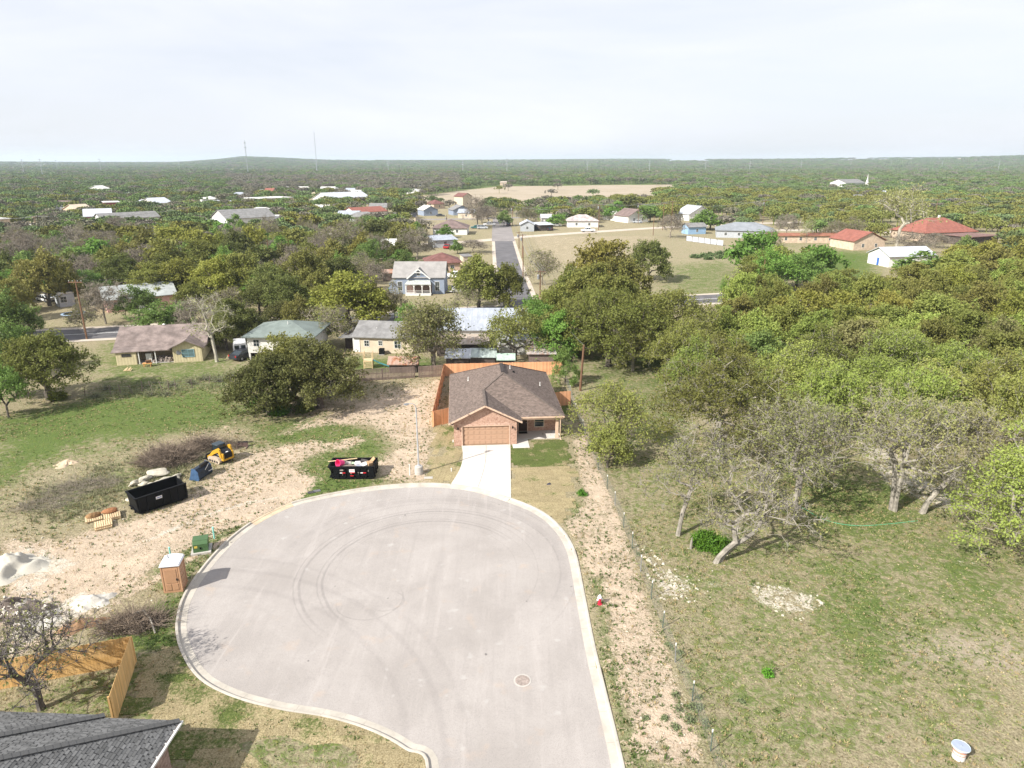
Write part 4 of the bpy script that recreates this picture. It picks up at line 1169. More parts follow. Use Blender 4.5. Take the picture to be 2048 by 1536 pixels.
for s in (-1, 1): MB().bx(s * .47 - .012, s * .47 + .012, -.36, .55, 1.2, 1.95).build('side_window', m_glass, sk)
MB().bx(-.26, .26, -.3, .15, 1.0, 1.45).build('seat', m_mach, sk)
bk = MB(); bk.side([(1.35, .10), (1.35, .75), (1.45, .75), (1.5, .2), (2.1, .1), (2.1, .06)], -.95, .95); bk.build('bucket', m_mach, sk, rz=R(90))
# spare attachments
p0 = G(388, 962)
o = thing('bucket_attachment', 'dark blue loader bucket attachment with a white hose lying beside the boulders', 'loader attachment', (p0.x + .2, p0.y + 1.0, 0), R(258))
m_bl = M('worn blue paint', (.05, .10, .19), .5, .3, 2.5)
MB().side([(-.5, .05), (.45, 0), (.55, .2), (.5, .8), (.25, 1.1), (-.05, 1.15), (.15, .8), (.2, .3), (-.5, .15)], -.95, .95).build('bucket_shell', M('blue-black steel', (.028, .04, .06), .5, .3, 2), o, rz=R(90))
for s in (-.97, .97): MB().side([(-.5, .04), (.48, 0), (.58, .2), (.52, .85), (.25, 1.15), (-.1, 1.2), (-.3, .5)], -.03, .03).build('end_plate', m_bl, o, (s, 0, 0), R(90))
hs = [Vector((-.6 + .5 * math.cos(a), .55 + .12 * math.sin(2 * a), .75 + .38 * math.sin(a))) for a in np.linspace(-2.4, 1.6, 14)]
MB().path(hs, .035, 6).build('hose', m_white, o)
MB().bx(-.4, .4, .3, .5, 1.1, 1.4).bx(-.6, -.5, .2, .6, .9, 1.35).build('bracket', m_mach, o)
p0 = G(486, 894)
o = thing('fork_attachment', 'rusty low fork frame lying right of the skid steer loader', 'loader attachment', p0, R(6))
MB().bx(-.5, .5, 0, .08, 0, .45).bx(-.5, -.42, -.6, 0, 0, .1).bx(.42, .5, -.6, 0, 0, .1).build('fork_frame', M('rusty steel', (.13, .085, .075), .8, .3, 3), o)
MB().bx(-.5, .5, .081, .14, .38, .6).bx(-.1, .1, .081, .2, .1, .38).build('back_rest', m_mach, o)
tag(MB().tube(G(465, 889) + Vector((0, 0, .06)), G(506, 884) + Vector((0, 0, .1)), .05, .04, 6).build('steel_bar', m_mach), 'thin dark bar lying behind the rusty fork frame', 'bar')

# ================================================================ PALLETS WITH SOD
def pallet(loc, rz, label, z=0.0, tilt=0.0):
    o = thing('pallet', label, 'pallet', (loc.x, loc.y, z), rz, 'pallets by the long dumpster')
    o.rotation_euler = (tilt, 0, rz)
    for y in (-.52, 0, .52): MB().bx(-.6, .6, y - .03, y + .03, .03, .11).build('stringer', m_pallet, o)
    for k in range(8):
        x = -.55 + k * 1.1 / 7
        MB().bx(x - .055, x + .055, -.56, .56, .112, .135).build('deck_board', m_pallet, o)
    for x in (-.52, 0, .52): MB().bx(x - .05, x + .05, -.56, .56, .0, .028).build('bottom_board', m_pallet, o)
    return o
pa = R(33)
pallet(G(207, 1053), pa, 'empty wooden pallet nearest the sand heap, lying below the loaded ones')
pallet(G(207, 1052) + Vector((.03, .02, 0)), pa, 'empty wooden pallet stacked on top of the front one', .138)
pallet(G(188, 1038), pa, 'wooden pallet at the left of the group with a brown roll on it', 0)
pallet(G(225, 1035), pa, 'wooden pallet at the right of the group with a reddish roll on it', 0)
pallet(G(225, 1035), pa, 'upper wooden pallet under the reddish roll', .138)
m_thatch = M('dead sod', (.24, .145, .07), 1, .35, 5, .03)
def lump(name, label, cat, loc, size, rz, mat, seed, group=None, sub=3, rough=.22, squash=0.0, flat=0.25):
    """a rounded irregular heap or boulder: displaced icosphere"""
    import bmesh
    bm = bmesh.new(); bmesh.ops.create_icosphere(bm, subdivisions=sub, radius=1.0)
    rr = np.random.default_rng(seed); W1 = rr.normal(size=(7, 3)); ph = rr.random(7) * 6.28
    for v in bm.verts:
        q = np.array(v.co); d = sum(math.sin(float(q @ W1[k]) * (1.3 + .7 * k) + ph[k]) / (1 + .5 * k) for k in range(7)) * rough * .5
        v.co *= (1 + d)
        if v.co.z < -flat: v.co.z = -flat + (v.co.z + flat) * .1
        v.co.x *= size[0]; v.co.y *= size[1]; v.co.z *= size[2]
    me = bpy.data.meshes.new(name); bm.to_mesh(me); bm.free()
    me.materials.append(mat)
    if squash: me.shade_smooth()
    return tag(link_mesh(name, me, None, loc, rz), label, cat, group)
lump('sod_roll', 'brown roll of dead sod on the left pallet', 'sod', G(187, 1036) + Vector((0, 0, .22)), (.52, .30, .26), pa, m_thatch, 3)
lump('sod_roll', 'reddish brown roll of dead sod on the right pallets', 'sod', G(221, 1031) + Vector((0, .15, .36)), (.62, .32, .22), pa, M('red dead sod', (.27, .125, .06), 1, .35, 5, .03), 4)

# ================================================================ ROCKS, SAND AND RUBBLE
for i, (u, v, sx, sy, sz, lb) in enumerate([(318, 948, 1.05, .75, .38, 'large flat pale boulder topmost of the boulder pile above the long dumpster'),
        (330, 968, 1.15, .55, .40, 'long pale boulder leaning behind the long dumpster'), (290, 961, .62, .5, .32, 'tan rounded boulder left of the large flat one'),
        (271, 970, .30, .52, .34, 'narrow upright pale boulder at the left end of the boulder pile'), (288, 972, .40, .36, .26, 'small greenish boulder between two tan ones'),
        (312, 973, .55, .45, .33, 'pale boulder in the middle, close to the rim of the dumpster'), (352, 958, .62, .35, .25, 'pale pointed slab at the right end of the boulder pile'),
        (300, 978, .5, .35, .28, 'low tan boulder half hidden by the dumpster rim'), (262, 1000, .5, .3, .12, 'thin flat stone left of the long dumpster')]):
    lump('boulder', lb, 'boulder', G(u, v) + Vector((0, 0, sz * .45)), (sx, sy, sz), R(20 + 40 * i), m_rock, 20 + i, 'pale boulders behind the long dumpster', 3, .35)
m_sand = M('pale sand', (.43, .405, .345), 1, .08, 1.2, .02); m_grav = M('white gravel', (.46, .435, .385), 1, .14, 3, .03); m_dirt = M('brown dirt', (.27, .165, .095), 1, .25, 2, .03); m_rub = M('dark rubble', (.16, .13, .11), 1, .4, 2.5, .05)
def heap(name, label, cat, u, v, A, B, Hh, rz, mat, seed, peak=(0, 0), power=1.25, rough=.16):
    """loose material tipped on the ground: radial height field with a crest and a ragged foot"""
    r = np.random.default_rng(seed); p = G(u, v); NR, NA = 26, 64
    ph = r.random(8) * 6.28; vs = []; fs = []
    for i in range(NR + 1):
        f = i / NR
        for j in range(NA):
            a = 6.28318 * j / NA
            edge_ = 1 + sum(math.sin((k + 2) * a + ph[k]) / (k + 3) for k in range(6)) * rough * 2.2
            x, y = A * edge_ * f * math.cos(a), B * edge_ * f * math.sin(a)
            x += peak[0] * (1 - f) ** 1.5; y += peak[1] * (1 - f) ** 1.5
            hh = Hh * (1 - f) ** power
            nz = (vnoise(np.array([x + 30.]), np.array([y + 30.]), .55, seed)[0] - .5) * Hh * rough * 2.6 + (vnoise(np.array([x + 30.]), np.array([y + 30.]), .17, seed + 1)[0] - .5) * .10
            vs.append((x, y, max(-.06, hh + nz * min(1, (1 - f) * 3)) - .03 * f))
    for i in range(NR):
        for j in range(NA): fs.append((i * NA + j, (i + 1) * NA + j, (i + 1) * NA + (j + 1) % NA, i * NA + (j + 1) % NA))
    return tag(MB().add(vs, fs).build(name, mat, None, (p.x, p.y, 0), rz, True), label, cat)
heap('sand_heap', 'tall heap of pale sand at the left edge by the pallets', 'sand heap', 8, 1140, 2.6, 2.0, 1.25, R(-10), m_sand, 41, (-.3, .3), 1.15, .16)
heap('sand_heap', 'low spread of pale sand right of the tall sand heap', 'sand heap', 62, 1130, 1.5, 1.2, .26, R(15), m_sand, 42, (-.4, .2), 1.1, .22)
heap('gravel_heap', 'long low white gravel heap left of the portable toilet', 'gravel heap', 180, 1205, 1.9, .95, .50, R(22), m_grav, 43, (.2, .1), 1.3, .25)
heap('gravel_heap', 'white gravel heap behind the bare tree', 'gravel heap', 90, 1240, 1.7, 1.1, .42, R(25), m_grav, 47, (0, .2), 1.3, .25)
heap('dirt_heap', 'brown dirt heap with dead grass left of the lower brush pile', 'dirt heap', 163, 1254, 1.3, .75, .62, R(28), m_dirt, 44, (0, 0), 1.2, .28)
heap('rubble_heap', 'large dark rubble heap at the left edge below the sand', 'rubble heap', 14, 1228, 2.2, 1.5, .9, R(35), m_rub, 45, (0, 0), 1.0, .35)
heap('dirt_heap', 'low tan dirt mound in the dry grass of the left field', 'dirt heap', 131, 928, 1.5, .8, .34, R(18), m_soil, 46, (.2, 0), 1.3, .3)
rb = MB(); r = random.Random(9)
for k in range(150):
    p = G(28, 1224); rr_ = Vector((r.gauss(0, .85), r.gauss(0, .55), 0)); s = r.uniform(.06, .2)
    rb.box((p.x + rr_.x, p.y + rr_.y, .30 + .3 * math.exp(-rr_.length) + r.uniform(-.2, .1)), (s * 1.4, s, s * .7), r.random() * 6, r.random(), r.random())
tag(rb.build('rubble_stones', M('rubble stone', (.50, .46, .40), 1, .3, 2)), 'loose pale stones over the dark rubble heap', 'stones', kind='stuff')
st_ = MB()
rg = np.random.default_rng(5)
def scatter_stones(pts, n, s0, s1):
    poly = g2(pts); lo, hi = poly.min(0), poly.max(0)
    q = lo + rg.random((n * 3, 2)) * (hi - lo); q = q[sdist(q, poly) < 0][:n]
    for x, y in q:
        s = s0 + (s1 - s0) * rg.random() ** 3
        st_.box((x, y, s * .12), (s * 1.5, s, s * .5), rg.random() * 6, rg.random() * .4, rg.random() * .4, taper=.6)
scatter_stones([(1262, 1082), (1290, 1090), (1400, 1175), (1390, 1205), (1310, 1205), (1290, 1140)], 120, .04, .24)
scatter_stones([(1480, 1160), (1560, 1165), (1640, 1190), (1650, 1220), (1600, 1250), (1500, 1205)], 110, .04, .26)
scatter_stones([(1300, 1090), (1480, 1100), (1560, 1180), (1420, 1200)], 110, .03, .12)
scatter_stones([(1195, 940), (1260, 1080), (1420, 1536), (1300, 1536), (1190, 1100)], 260, .03, .12)
scatter_stones([(0, 1000), (580, 1000), (340, 1190), (0, 1330)], 260, .03, .14)
tag(st_.build('loose_stones', m_rock), 'loose pale stones strewn over the bare ground', 'stones', kind='stuff')

# ================================================================ BRUSH PILES
def brush(name, label, u, v, L, W, Hh, n, seed, mat, rz=0.0, thick=.018):
    r = np.random.default_rng(seed); p = G(u, v)
    mb = MB()
    for k in range(n):
        a = r.random() * 6.28; rad_ = math.sqrt(r.random())
        x, y = L * rad_ * math.cos(a), W * rad_ * math.sin(a)
        hz_ = Hh * (1 - rad_ ** 2 * .85) * r.random() ** .6
        d = np.array([r.normal(), r.normal() * .7, r.normal() * .42 + .12]); d /= np.linalg.norm(d)
        l = r.uniform(.4, 1.6); q = Vector((x, y, hz_)); e = Vector(d)
        m = q + e * l * .5 + Vector(r.normal(size=3) * .09); tt = m + (e + Vector(r.normal(size=3) * .35)) * l * .5
        rr_ = thick * r.uniform(.35, 1.3)
        q.z = max(.02, q.z); m.z = max(.03, m.z); tt.z = max(.02, tt.z)
        mb.tube(q, m, rr_, rr_ * .75, 3, False).tube(m, tt, rr_ * .75, rr_ * .3, 3, False)
        if k % 3 == 0:
            mb.tube(m, m + (e + Vector(r.normal(size=3) * .7)) * l * .4, rr_ * .5, rr_ * .2, 3, False)
    return tag(mb.build(name, mat, None, (p.x, p.y, 0), rz), label, 'brush pile', 'piles of cut brush')
brush('brush_pile', 'largest tangled brown brush pile left of the skid steer loader', 336, 922, 2.6, 1.7, 1.45, 2200, 1, m_twig, R(10), .022)
brush('brush_pile', 'smaller brown brush pile directly behind the skid steer loader', 402, 897, 1.9, 1.0, 1.1, 1000, 2, m_twig, R(12), .02)
brush('brush_pile', 'thin brush heap right behind the loader cab', 458, 894, 1.3, .7, .7, 350, 3, m_twig, 0, .016)
brush('brush_pile', 'grey brush pile with green stems above the cedar fence corner', 268, 1250, 1.9, 1.0, .62, 1100, 4, m_twig, R(15), .02)
tag(MB().path([G(262, 1243) + Vector((0, 0, .5)), G(290, 1237) + Vector((0, 0, .62)), G(303, 1250) + Vector((0, 0, .5)), G(311, 1268) + Vector((0, 0, .05))], .05, 6).build('fallen_branch', m_lichen), 'thick pale curved branch on the brush pile by the fence corner', 'branch')
brush('brush_pile', 'flat grey dead brush spread in the weeds left of the long dumpster', 165, 975, 3.0, 1.5, .36, 600, 5, m_bare, R(18), .012)
brush('brush_pile', 'flat grey dead brush between the weeds and the pallets', 90, 1010, 2.6, 1.3, .3, 400, 6, m_bare, R(15), .012)
# ================================================================ DARK ROOFED HOUSE, LOWER LEFT
m_sh2 = M_tint('charcoal shingles', (.140, .140, .137), .62)
m_sh2b = M('charcoal felt', (.06, .06, .06), .95, .2, 3)
nh = thing('dark_roof_house', 'brick house with charcoal shingle hip roof cut by the lower left corner', 'house', (-15.85, 26.0, 0), R(-2.5))
mb = MB(); mb.bx(-.70, -.50, -14, -.5, 0, 2.6); mb.bx(-18, -.70, -.70, -.5, 0, 2.6); mb.bx(-18, -.5, -14, -13.8, 0, 2.6)
mb.build('wall', M_brick('dark mottled brick', (.25, .14, .11), (.36, .23, .18), (.36, .31, .27)), nh)
E1 = 2.66; pt_ = .52
def q(x, y, d): return (x, y, E1 + pt_ * d)
far1 = [q(0, 0, 0), q(-18, 0, 0), q(-18, -6.5, 6.5), q(-6.5, -6.5, 6.5)]
right1 = [q(0, -14, 0), q(0, 0, 0), q(-6.5, -6.5, 6.5), q(-6.5, -14, 6.5)]
dy2 = .12
far2 = [(x, y + dy2, z_ + .05) for x, y, z_ in [q(-3.75, 0, 0), q(-18, 0, 0), q(-18, -6.0, 6.0), q(-9.75, -6.0, 6.0)]]
right2 = [(x, y + dy2, z_ + .05) for x, y, z_ in [q(-3.75, -1.2, 0), q(-3.75, 0, 0), q(-9.75, -6.0, 6.0), q(-9.75, -7.2, 6.0)]]
mb = MB()
for pq in (far1, right1, far2, right2):
    mb.add(pq, [tuple(range(4))]); mb.add([(x, y, z_ - .12) for x, y, z_ in pq], [(3, 2, 1, 0)])
rf2 = mb.build('roof', m_sh2b, nh)
n1_ = 1 / math.sqrt(1 + pt_ ** 2)
shingle_part([(far1, (0, -n1_, pt_ * n1_), (1, 0, 0)), (right1, (-n1_, 0, pt_ * n1_), (0, 1, 0)), (far2, (0, -n1_, pt_ * n1_), (1, 0, 0)), (right2, (-n1_, 0, pt_ * n1_), (0, 1, 0))], m_sh2, rf2, expo=.14, width=.31)
rc = MB(); cap(q(0, 0, 0), q(-6.5, -6.5, 6.5), .3); cap(far2[0], far2[3], .3); rc.build('ridge_cap', m_sh2, rf2)['kind'] = 'stuff'
fa = MB(); board((0.02, 0, E1), (.02, -14, E1)); board((0, .02, E1), (-3.75, .02, E1)); board((-3.75, dy2 + .02, E1 + .05), (-18, dy2 + .02, E1 + .05))
fa.build('fascia', M('dark trim', (.16, .13, .11), .6), rf2)
gt = MB(); gt.bx(.03, .15, -14, .05, E1 - .12, E1 - .02)
gt.build('gutter', m_white, rf2)
for k in range(6): MB().box((.09, -.6 - k * .75, E1 + .0), (.16, .05, .04)).build('gutter_clip', m_white, rf2)
vent(rf2, -9.6, -1.55, E1 + .05 + pt_ * 1.9, .5, .06); vent(rf2, -12.2, -3.0, E1 + .05 + pt_ * 3.4, .4, .05)

# ================================================================ WIRE FENCES
def wire_fence(label, pts, h, wires, post_mat, post_r, seed, mesh_step=None, lean=.04, wire_r=.006, group=None, white_top=None):
    r = random.Random(seed)
    o = thing('wire_fence', label, 'fence', pts[0], 0, group)
    tops = []
    base = pts[0]
    for i, p in enumerate(pts):
        d = Vector((r.uniform(-lean, lean) * h, r.uniform(-lean, lean) * h, h * r.uniform(.93, 1.06)))
        q_ = p - base
        MB().tube(q_, q_ + d, post_r, post_r * .8, 6).build('post', post_mat[i % len(post_mat)], o)
        if white_top: MB().tube(q_ + d * .90, q_ + d * 1.01, post_r * 1.15, None, 6).build('post_tip', white_top, o)
        tops.append((q_, d))
    w = MB()
    for (a, da), (b_, db) in zip(tops[:-1], tops[1:]):
        for k in range(wires):
            t_ = (k + .4) / wires
            A2, B2 = a + da * t_, b_ + db * t_
            mid = (A2 + B2) / 2 - Vector((0, 0, .03))
            w.tube(A2, mid, wire_r, None, 3, False).tube(mid, B2, wire_r, None, 3, False)
        if mesh_step:
            n = int((b_ - a).length / mesh_step)
            for k in range(1, n): w.tube(a.lerp(b_, k / n) + Vector((0, 0, .05)), a.lerp(b_, k / n) + da.lerp(db, k / n) * .95, wire_r * .8, None, 3, False)
    w.build('wires', m_grey, o)
    return o
m_tpost = M('green steel post', (.09, .12, .10), .6, .2, 3)
wire_fence('wire field fence on thin steel posts between the bare strip and the pasture',
    [G(u, v) for u, v in [(1130, 758), (1140, 790), (1152, 828), (1166, 862), (1180, 900), (1196, 940), (1214, 978), (1230, 1012), (1247, 1056), (1264, 1097), (1281, 1143), (1302, 1198), (1325, 1256), (1350, 1325), (1384, 1402), (1421, 1502), (1462, 1610)]],
    1.35, 7, [m_tpost, m_grey, m_tpost], .035, 3, .22, .03, .0045, white_top=m_white)
wire_fence('old sagging wire fence on crooked wooden posts across the weedy back field',
    [G(u, v) for u, v in [(60, 800), (115, 796), (170, 793), (222, 790), (242, 789), (266, 788), (285, 783), (306, 783), (325, 782), (338, 781), (352, 780), (385, 776), (418, 770), (460, 768), (500, 766)]],
    1.35, 4, [m_oldwood], .055, 8, None, .26, .006)
o = thing('old_picket_fence', 'old weathered grey picket fence with gaps behind the dirt lot', 'fence')
picket_fence(o, [(*G(700, 764).xy, *G(830, 756).xy, 1), (*G(838, 756).xy, *G(886, 753).xy, 1)], m_oldwood, pw=.17, h=1.65, gap=.045, seed=12)

# ================================================================ GENERIC HOUSES
def gen_house(name, label, fl, fr, depth, hw, wall_m, roof_m, kind='gable', pitch=.42, over=.4, wins=(), doors=(), group=None, z0=0.0, trim=None, chimney=False, ridge='x', base_z=0.0, side_wins=True):
    """fl, fr: world points of the front wall's feet (front faces the camera); parts: wall, roof, windows, doors"""
    fl, fr = Vector(fl), Vector(fr); d = fr - fl; W = d.length; rz = math.atan2(d.y, d.x)
    o = thing(name, label, 'house' if 'house' in name else ('shed' if 'shed' in name else ('garage' if 'garage' in name else 'building')), (fl.x, fl.y, base_z), rz, group)
    tm = trim or m_white
    w = MB(); H_ = hw
    w.bx(0, W, 0, .18, z0, H_).bx(0, W, depth - .18, depth, z0, H_).bx(0, .18, .18, depth - .18, z0, H_).bx(W - .18, W, .18, depth - .18, z0, H_)
    if kind == 'gable':
        if ridge == 'x':
            rise = pitch * (depth / 2)
            for x in (0, W - .18): w.add([(x, 0, H_), (x, depth, H_), (x, depth / 2, H_ + rise), (x + .18, 0, H_), (x + .18, depth, H_), (x + .18, depth / 2, H_ + rise)], [(0, 2, 1), (3, 4, 5), (0, 1, 4, 3), (1, 2, 5, 4), (2, 0, 3, 5)])
        else:
            rise = pitch * (W / 2)
            for y in (0, depth - .18): w.add([(0, y, H_), (W, y, H_), (W / 2, y, H_ + rise), (0, y + .18, H_), (W, y + .18, H_), (W / 2, y + .18, H_ + rise)], [(0, 1, 2), (4, 3, 5), (0, 3, 4, 1), (1, 4, 5, 2), (2, 5, 3, 0)])
    w.build('wall', wall_m, o)
    a, b, c_, e = -over, W + over, -over, depth + over; z_ = H_ + .03
    r_ = MB()
    if kind == 'gable' and ridge == 'x':
        up = pitch * (depth / 2 + over) ; zb = z_ - pitch * over * .0
        ym = depth / 2
        r_.slab([(a, c_, zb - .0), (b, c_, zb), (b, ym, zb + up), (a, ym, zb + up)], .12).slab([(b, e, zb), (a, e, zb), (a, ym + .002, zb + up), (b, ym + .002, zb + up)], .12)
    elif kind == 'gable':
        up = pitch * (W / 2 + over); xm = W / 2
        r_.slab([(a, e, z_), (a, c_, z_), (xm, c_, z_ + up), (xm, e, z_ + up)], .12).slab([(b, c_, z_), (b, e, z_), (xm + .002, e, z_ + up), (xm + .002, c_, z_ + up)], .12)
    elif kind == 'hip':
        m_ = min(W, depth) / 2 + over; up = pitch * m_
        if W >= depth: A_, B_ = (a + m_, depth / 2, z_ + up), (b - m_, depth / 2, z_ + up)
        else: A_, B_ = (W / 2, c_ + m_, z_ + up), (W / 2, e - m_, z_ + up)
        c00, c10, c11, c01 = (a, c_, z_), (b, c_, z_), (b, e, z_), (a, e, z_)
        if W >= depth: fs = [(c00, c10, B_, A_), (c10, c11, B_), (c11, c01, A_, B_), (c01, c00, A_)]
        else: fs = [(c00, c10, A_), (c10, c11, B_, A_), (c11, c01, B_), (c01, c00, A_, B_)]
        for f in fs: r_.add(f, [tuple(range(len(f)))])
        r_.slab([c00, c10, c11, c01], .14)
    elif kind == 'flat':
        r_.bx(a, b, c_, e, z_, z_ + .25)
    elif kind == 'shed':
        r_.slab([(a, c_, z_), (b, c_, z_), (b, e, z_ + pitch * depth), (a, e, z_ + pitch * depth)], .1)
    rf = r_.build('roof', roof_m, o)
    if chimney: MB().bx(W * .6, W * .6 + .7, depth * .55, depth * .55 + .6, H_, H_ + pitch * depth / 2 + 1.1).build('chimney', chimney if not isinstance(chimney, bool) else m_white, rf)
    for (x, zc, ww, hh) in wins: window(o, (x * W, -.02, zc + z0), ww, hh, '-y', frame=tm, bars=1, hbar=1)
    for (x, ww, hh, mt) in doors: door(o, (x * W, -.02, hh / 2 + .05 + z0), ww, hh, mt, frame=tm)
    if side_wins:
        for s, xx in (('-x', -.02), ('x', W + .02)): window(o, (xx, depth * .5, z0 + 1.5), 1.0, 1.2, s, frame=tm)
    return o

# materials
m_bb = M_ribbed('board and batten', (.53, .46, .29), .20, 0, None, .7, 0, .08)
m_cream = M('cream siding', (.52, .44, .335), .8, .08, 1.0)
m_rbrown = M('brown streaked shingles', (.20, .16, .145), .9, .35, .7, .01)
m_rgrey = M('grey shingles', (.20, .196, .192), .9, .22, .8, .01)
m_rgreen = M('grey-green shingles', (.165, .195, .18), .9, .14, .7, .01)
m_rred = M('red roof', (.25, .095, .07), .8, .2, .8, .01)
m_rmaroon = M('maroon roof', (.16, .075, .065), .9, .25, .8, .01)
m_rdkbrown = M('dark brown roof', (.17, .125, .115), .9, .25, .6, .01)
m_metal = M_ribbed('pale metal roof', (.42, .45, .50), .45, 0, None, .4, .3, .16)
m_metal2 = M_ribbed('white metal roof', (.54, .56, .60), .45, 0, None, .4, .2, .1)
m_rust = M_ribbed('rusty metal roof', (.42, .30, .24), .3, 0, (.30, .13, .07), .7, .1, .2)
m_tanroof = M_ribbed('tan weathered roof', (.46, .39, .33), .5, 0, (.34, .26, .2), .8, 0, .2)
m_pink = M('pink wall', (.66, .40, .365), .8, .06, 1.0)
m_bluew = M('blue-grey siding', (.235, .275, .35), .75, .08, 1.2)
m_greyw = M('grey siding', (.38, .40, .42), .75, .08, 1.2)
m_sky = M('light blue siding', (.26, .40, .56), .7, .08, 1.0)
m_redw = M('red wall', (.26, .06, .06), .7, .08, 1.0)
m_tanw = M('tan stone wall', (.52, .41, .31), .9, .18, 1.0)
m_bluedoor = M('blue door', (.05, .14, .42), .5, .05, 2.0)
m_brk2 = M_brick('distant brick', (.36, .22, .15), (.50, .34, .24), (.45, .38, .3))
m_dkw = M('dark timber wall', (.075, .06, .052), .9, .3, 1.5)

# yellow house
yh = gen_house('yellow_house', 'long yellow board-and-batten house with streaked brown roof and an open porch', G(243, 724), G(412, 714), 7.6, 2.35, m_bb, m_rbrown, 'gable', .48, .55, wins=((.12, 1.75, 1.3, .45),), doors=(), side_wins=False, trim=m_dkw)
W_y = (G(412, 714) - G(243, 724)).length
# porch: its shade painted as a darker panel on the middle bay, cross gable at the right
MB().bx(.24 * W_y, .66 * W_y, -1.9, -.02, 0, .12).build('porch_floor', m_conc, yh)
MB().bx(.24 * W_y, .66 * W_y, -.06, -.012, .12, 2.3).build('porch_shade_boards', M('shaded tan boards', (.30, .24, .16), .9, .2, 2), yh)
pr = MB(); pr.slab([(-.55, -2.2, 2.0), (.70 * W_y, -2.2, 2.0), (.70 * W_y, -.50, 2.36), (-.55, -.50, 2.36)], .1); pr.build('porch_roof', m_rbrown, yh)
for x in (.26, .45): MB().bx(x * W_y - .06, x * W_y + .06, -2.05, -1.93, 0, 1.95).build('porch_post', m_white, yh)
wg = MB().bx(0, .23 * W_y, -2.0, -.02, 0, 1.98); wg.build('left_wing', m_bb, yh)
window(yh, (.12 * W_y, -2.02, 1.45), 1.25, .45, '-y', frame=m_dkw)
gx0, gx1 = .66 * W_y, 1.0 * W_y; gm = (gx0 + gx1) / 2; gh = 2.3 + .48 * (gx1 - gx0) / 2
MB().side([(gx0, 0), (gx1, 0), (gx1, 2.3), (gm, gh), (gx0, 2.3)], -2.3, -.02).build('front_gable', m_bb, yh)
cg = MB(); o1 = .5; u_ = .48 * ((gx1 - gx0) / 2 + o1)
cg.slab([(gx0 - o1, -2.8, 2.2), (gm, -2.8, 2.2 + u_), (gm, 1.9, 2.2 + u_), (gx0 - o1, 1.9, 2.2)], .12).slab([(gm + .002, -2.8, 2.2 + u_), (gx1 + o1, -2.8, 2.2), (gx1 + o1, 1.9, 2.2), (gm + .002, 1.9, 2.2 + u_)], .12)
cg.build('gable_roof', m_rbrown, yh)
window(yh, (gm + .1, -2.33, 1.35), 1.7, 1.15, '-y', frame=M('blue window trim', (.20, .34, .40), .6), glass=M_glass('pale glass', (.10, .16, .17)))
MB().tube((gm - 1.15, -2.45, 1.5), (gm - 1.1, -2.5, 1.55), .35, .35, 12).build('satellite_dish', m_grey, yh)
MB().lathe([(.12, 0), (.12, .3), (.25, .32), (.05, .45)], (W_y * .48, 3.8, 4.2), 10).build('roof_vent', m_white, yh)
yM = Matrix.Translation(yh.location) @ Matrix.Rotation(yh.rotation_euler.z, 4, 'Z')
def yat(x, y, z=0): return yM @ Vector((x, y, z))
tag(MB().bx(-.38, .38, -.35, .35, 0, 1.3).bx(-.36, .36, -.36, -.35, .85, 1.25).bx(-.3, -.26, -.39, -.36, .3, .8).build('fridge', m_white, None, yat(.36 * W_y, -1.2, .12), yh.rotation_euler.z), 'small white fridge standing on the porch of the yellow house', 'fridge')
r = random.Random(5)
cl = MB()
for k in range(46): cl.box(yat(r.uniform(.42, .63) * W_y, r.uniform(-1.8, -.5), .12 + r.uniform(.1, .4)), (r.uniform(.15, .5), r.uniform(.15, .5), r.uniform(.15, .7)), r.random() * 3, r.uniform(-.3, .3))
tag(cl.build('porch_clutter', M('porch clutter', (.30, .25, .22), .8, .6, 4)), 'mixed clutter heaped on the porch of the yellow house', 'clutter', kind='stuff')
def chair(u, v, label, mat, s=1.0, rz=0.0):
    o = thing('lawn_table', label, 'table', G(u, v), rz)
    MB().box((0, 0, .55 * s), (1.4 * s, .7 * s, .08)).build('table_top', mat, o)
    for x in (-.5, .5):
        for y in (-.25, .25): MB().box((x * s, y * s, .26 * s), (.08, .08, .52 * s)).build('leg', mat, o)
    MB().box((.2 * s, .1, .8 * s), (.8 * s, .5, .45 * s), .4).build('covering', M('brown cover', (.16, .09, .05), .9, .3, 3), o)
    return o
chair(296, 733, 'brown covered table standing on the grass before the yellow house', M_wood('orange wood', (.50, .25, .09), (.6, .34, .14)), .9, R(12))
o = thing('fire_pit_logs', 'small ring of orange logs on the grass left of the covered table', 'logs', G(256, 742))
for k in range(7): MB().tube((-.5 + k * .16, -.2, .06), (-.3 + k * .14, .25, .3 + .1 * (k % 3)), .06, .05, 6).build('log', m_pallet, o)

# raised white house
wh = gen_house('raised_house', 'white house raised on posts with grey-green hip roof behind the large front oak', G(499, 722), G(628, 722), 8.5, 3.75, m_white2, m_rgreen, 'hip', .30, .6, wins=((.14, 1.5, .95, 1.1), (.62, 1.5, .95, 1.1)), z0=1.25, side_wins=False)
Ww = (G(628, 722) - G(499, 722)).length
for x in (.15, Ww * .5, Ww - .15):
    for y in (.15, 4.2, 8.3): MB().bx(x - .12, x + .12, y - .12, y + .12, 0, 1.25).build('stilt', m_white2, wh)
MB().bx(0, Ww, .2, 8.4, 1.08, 1.25).build('floor_deck', m_dkw, wh)
vent(wh, Ww * .55, 3.0, 4.7, .6, .05)
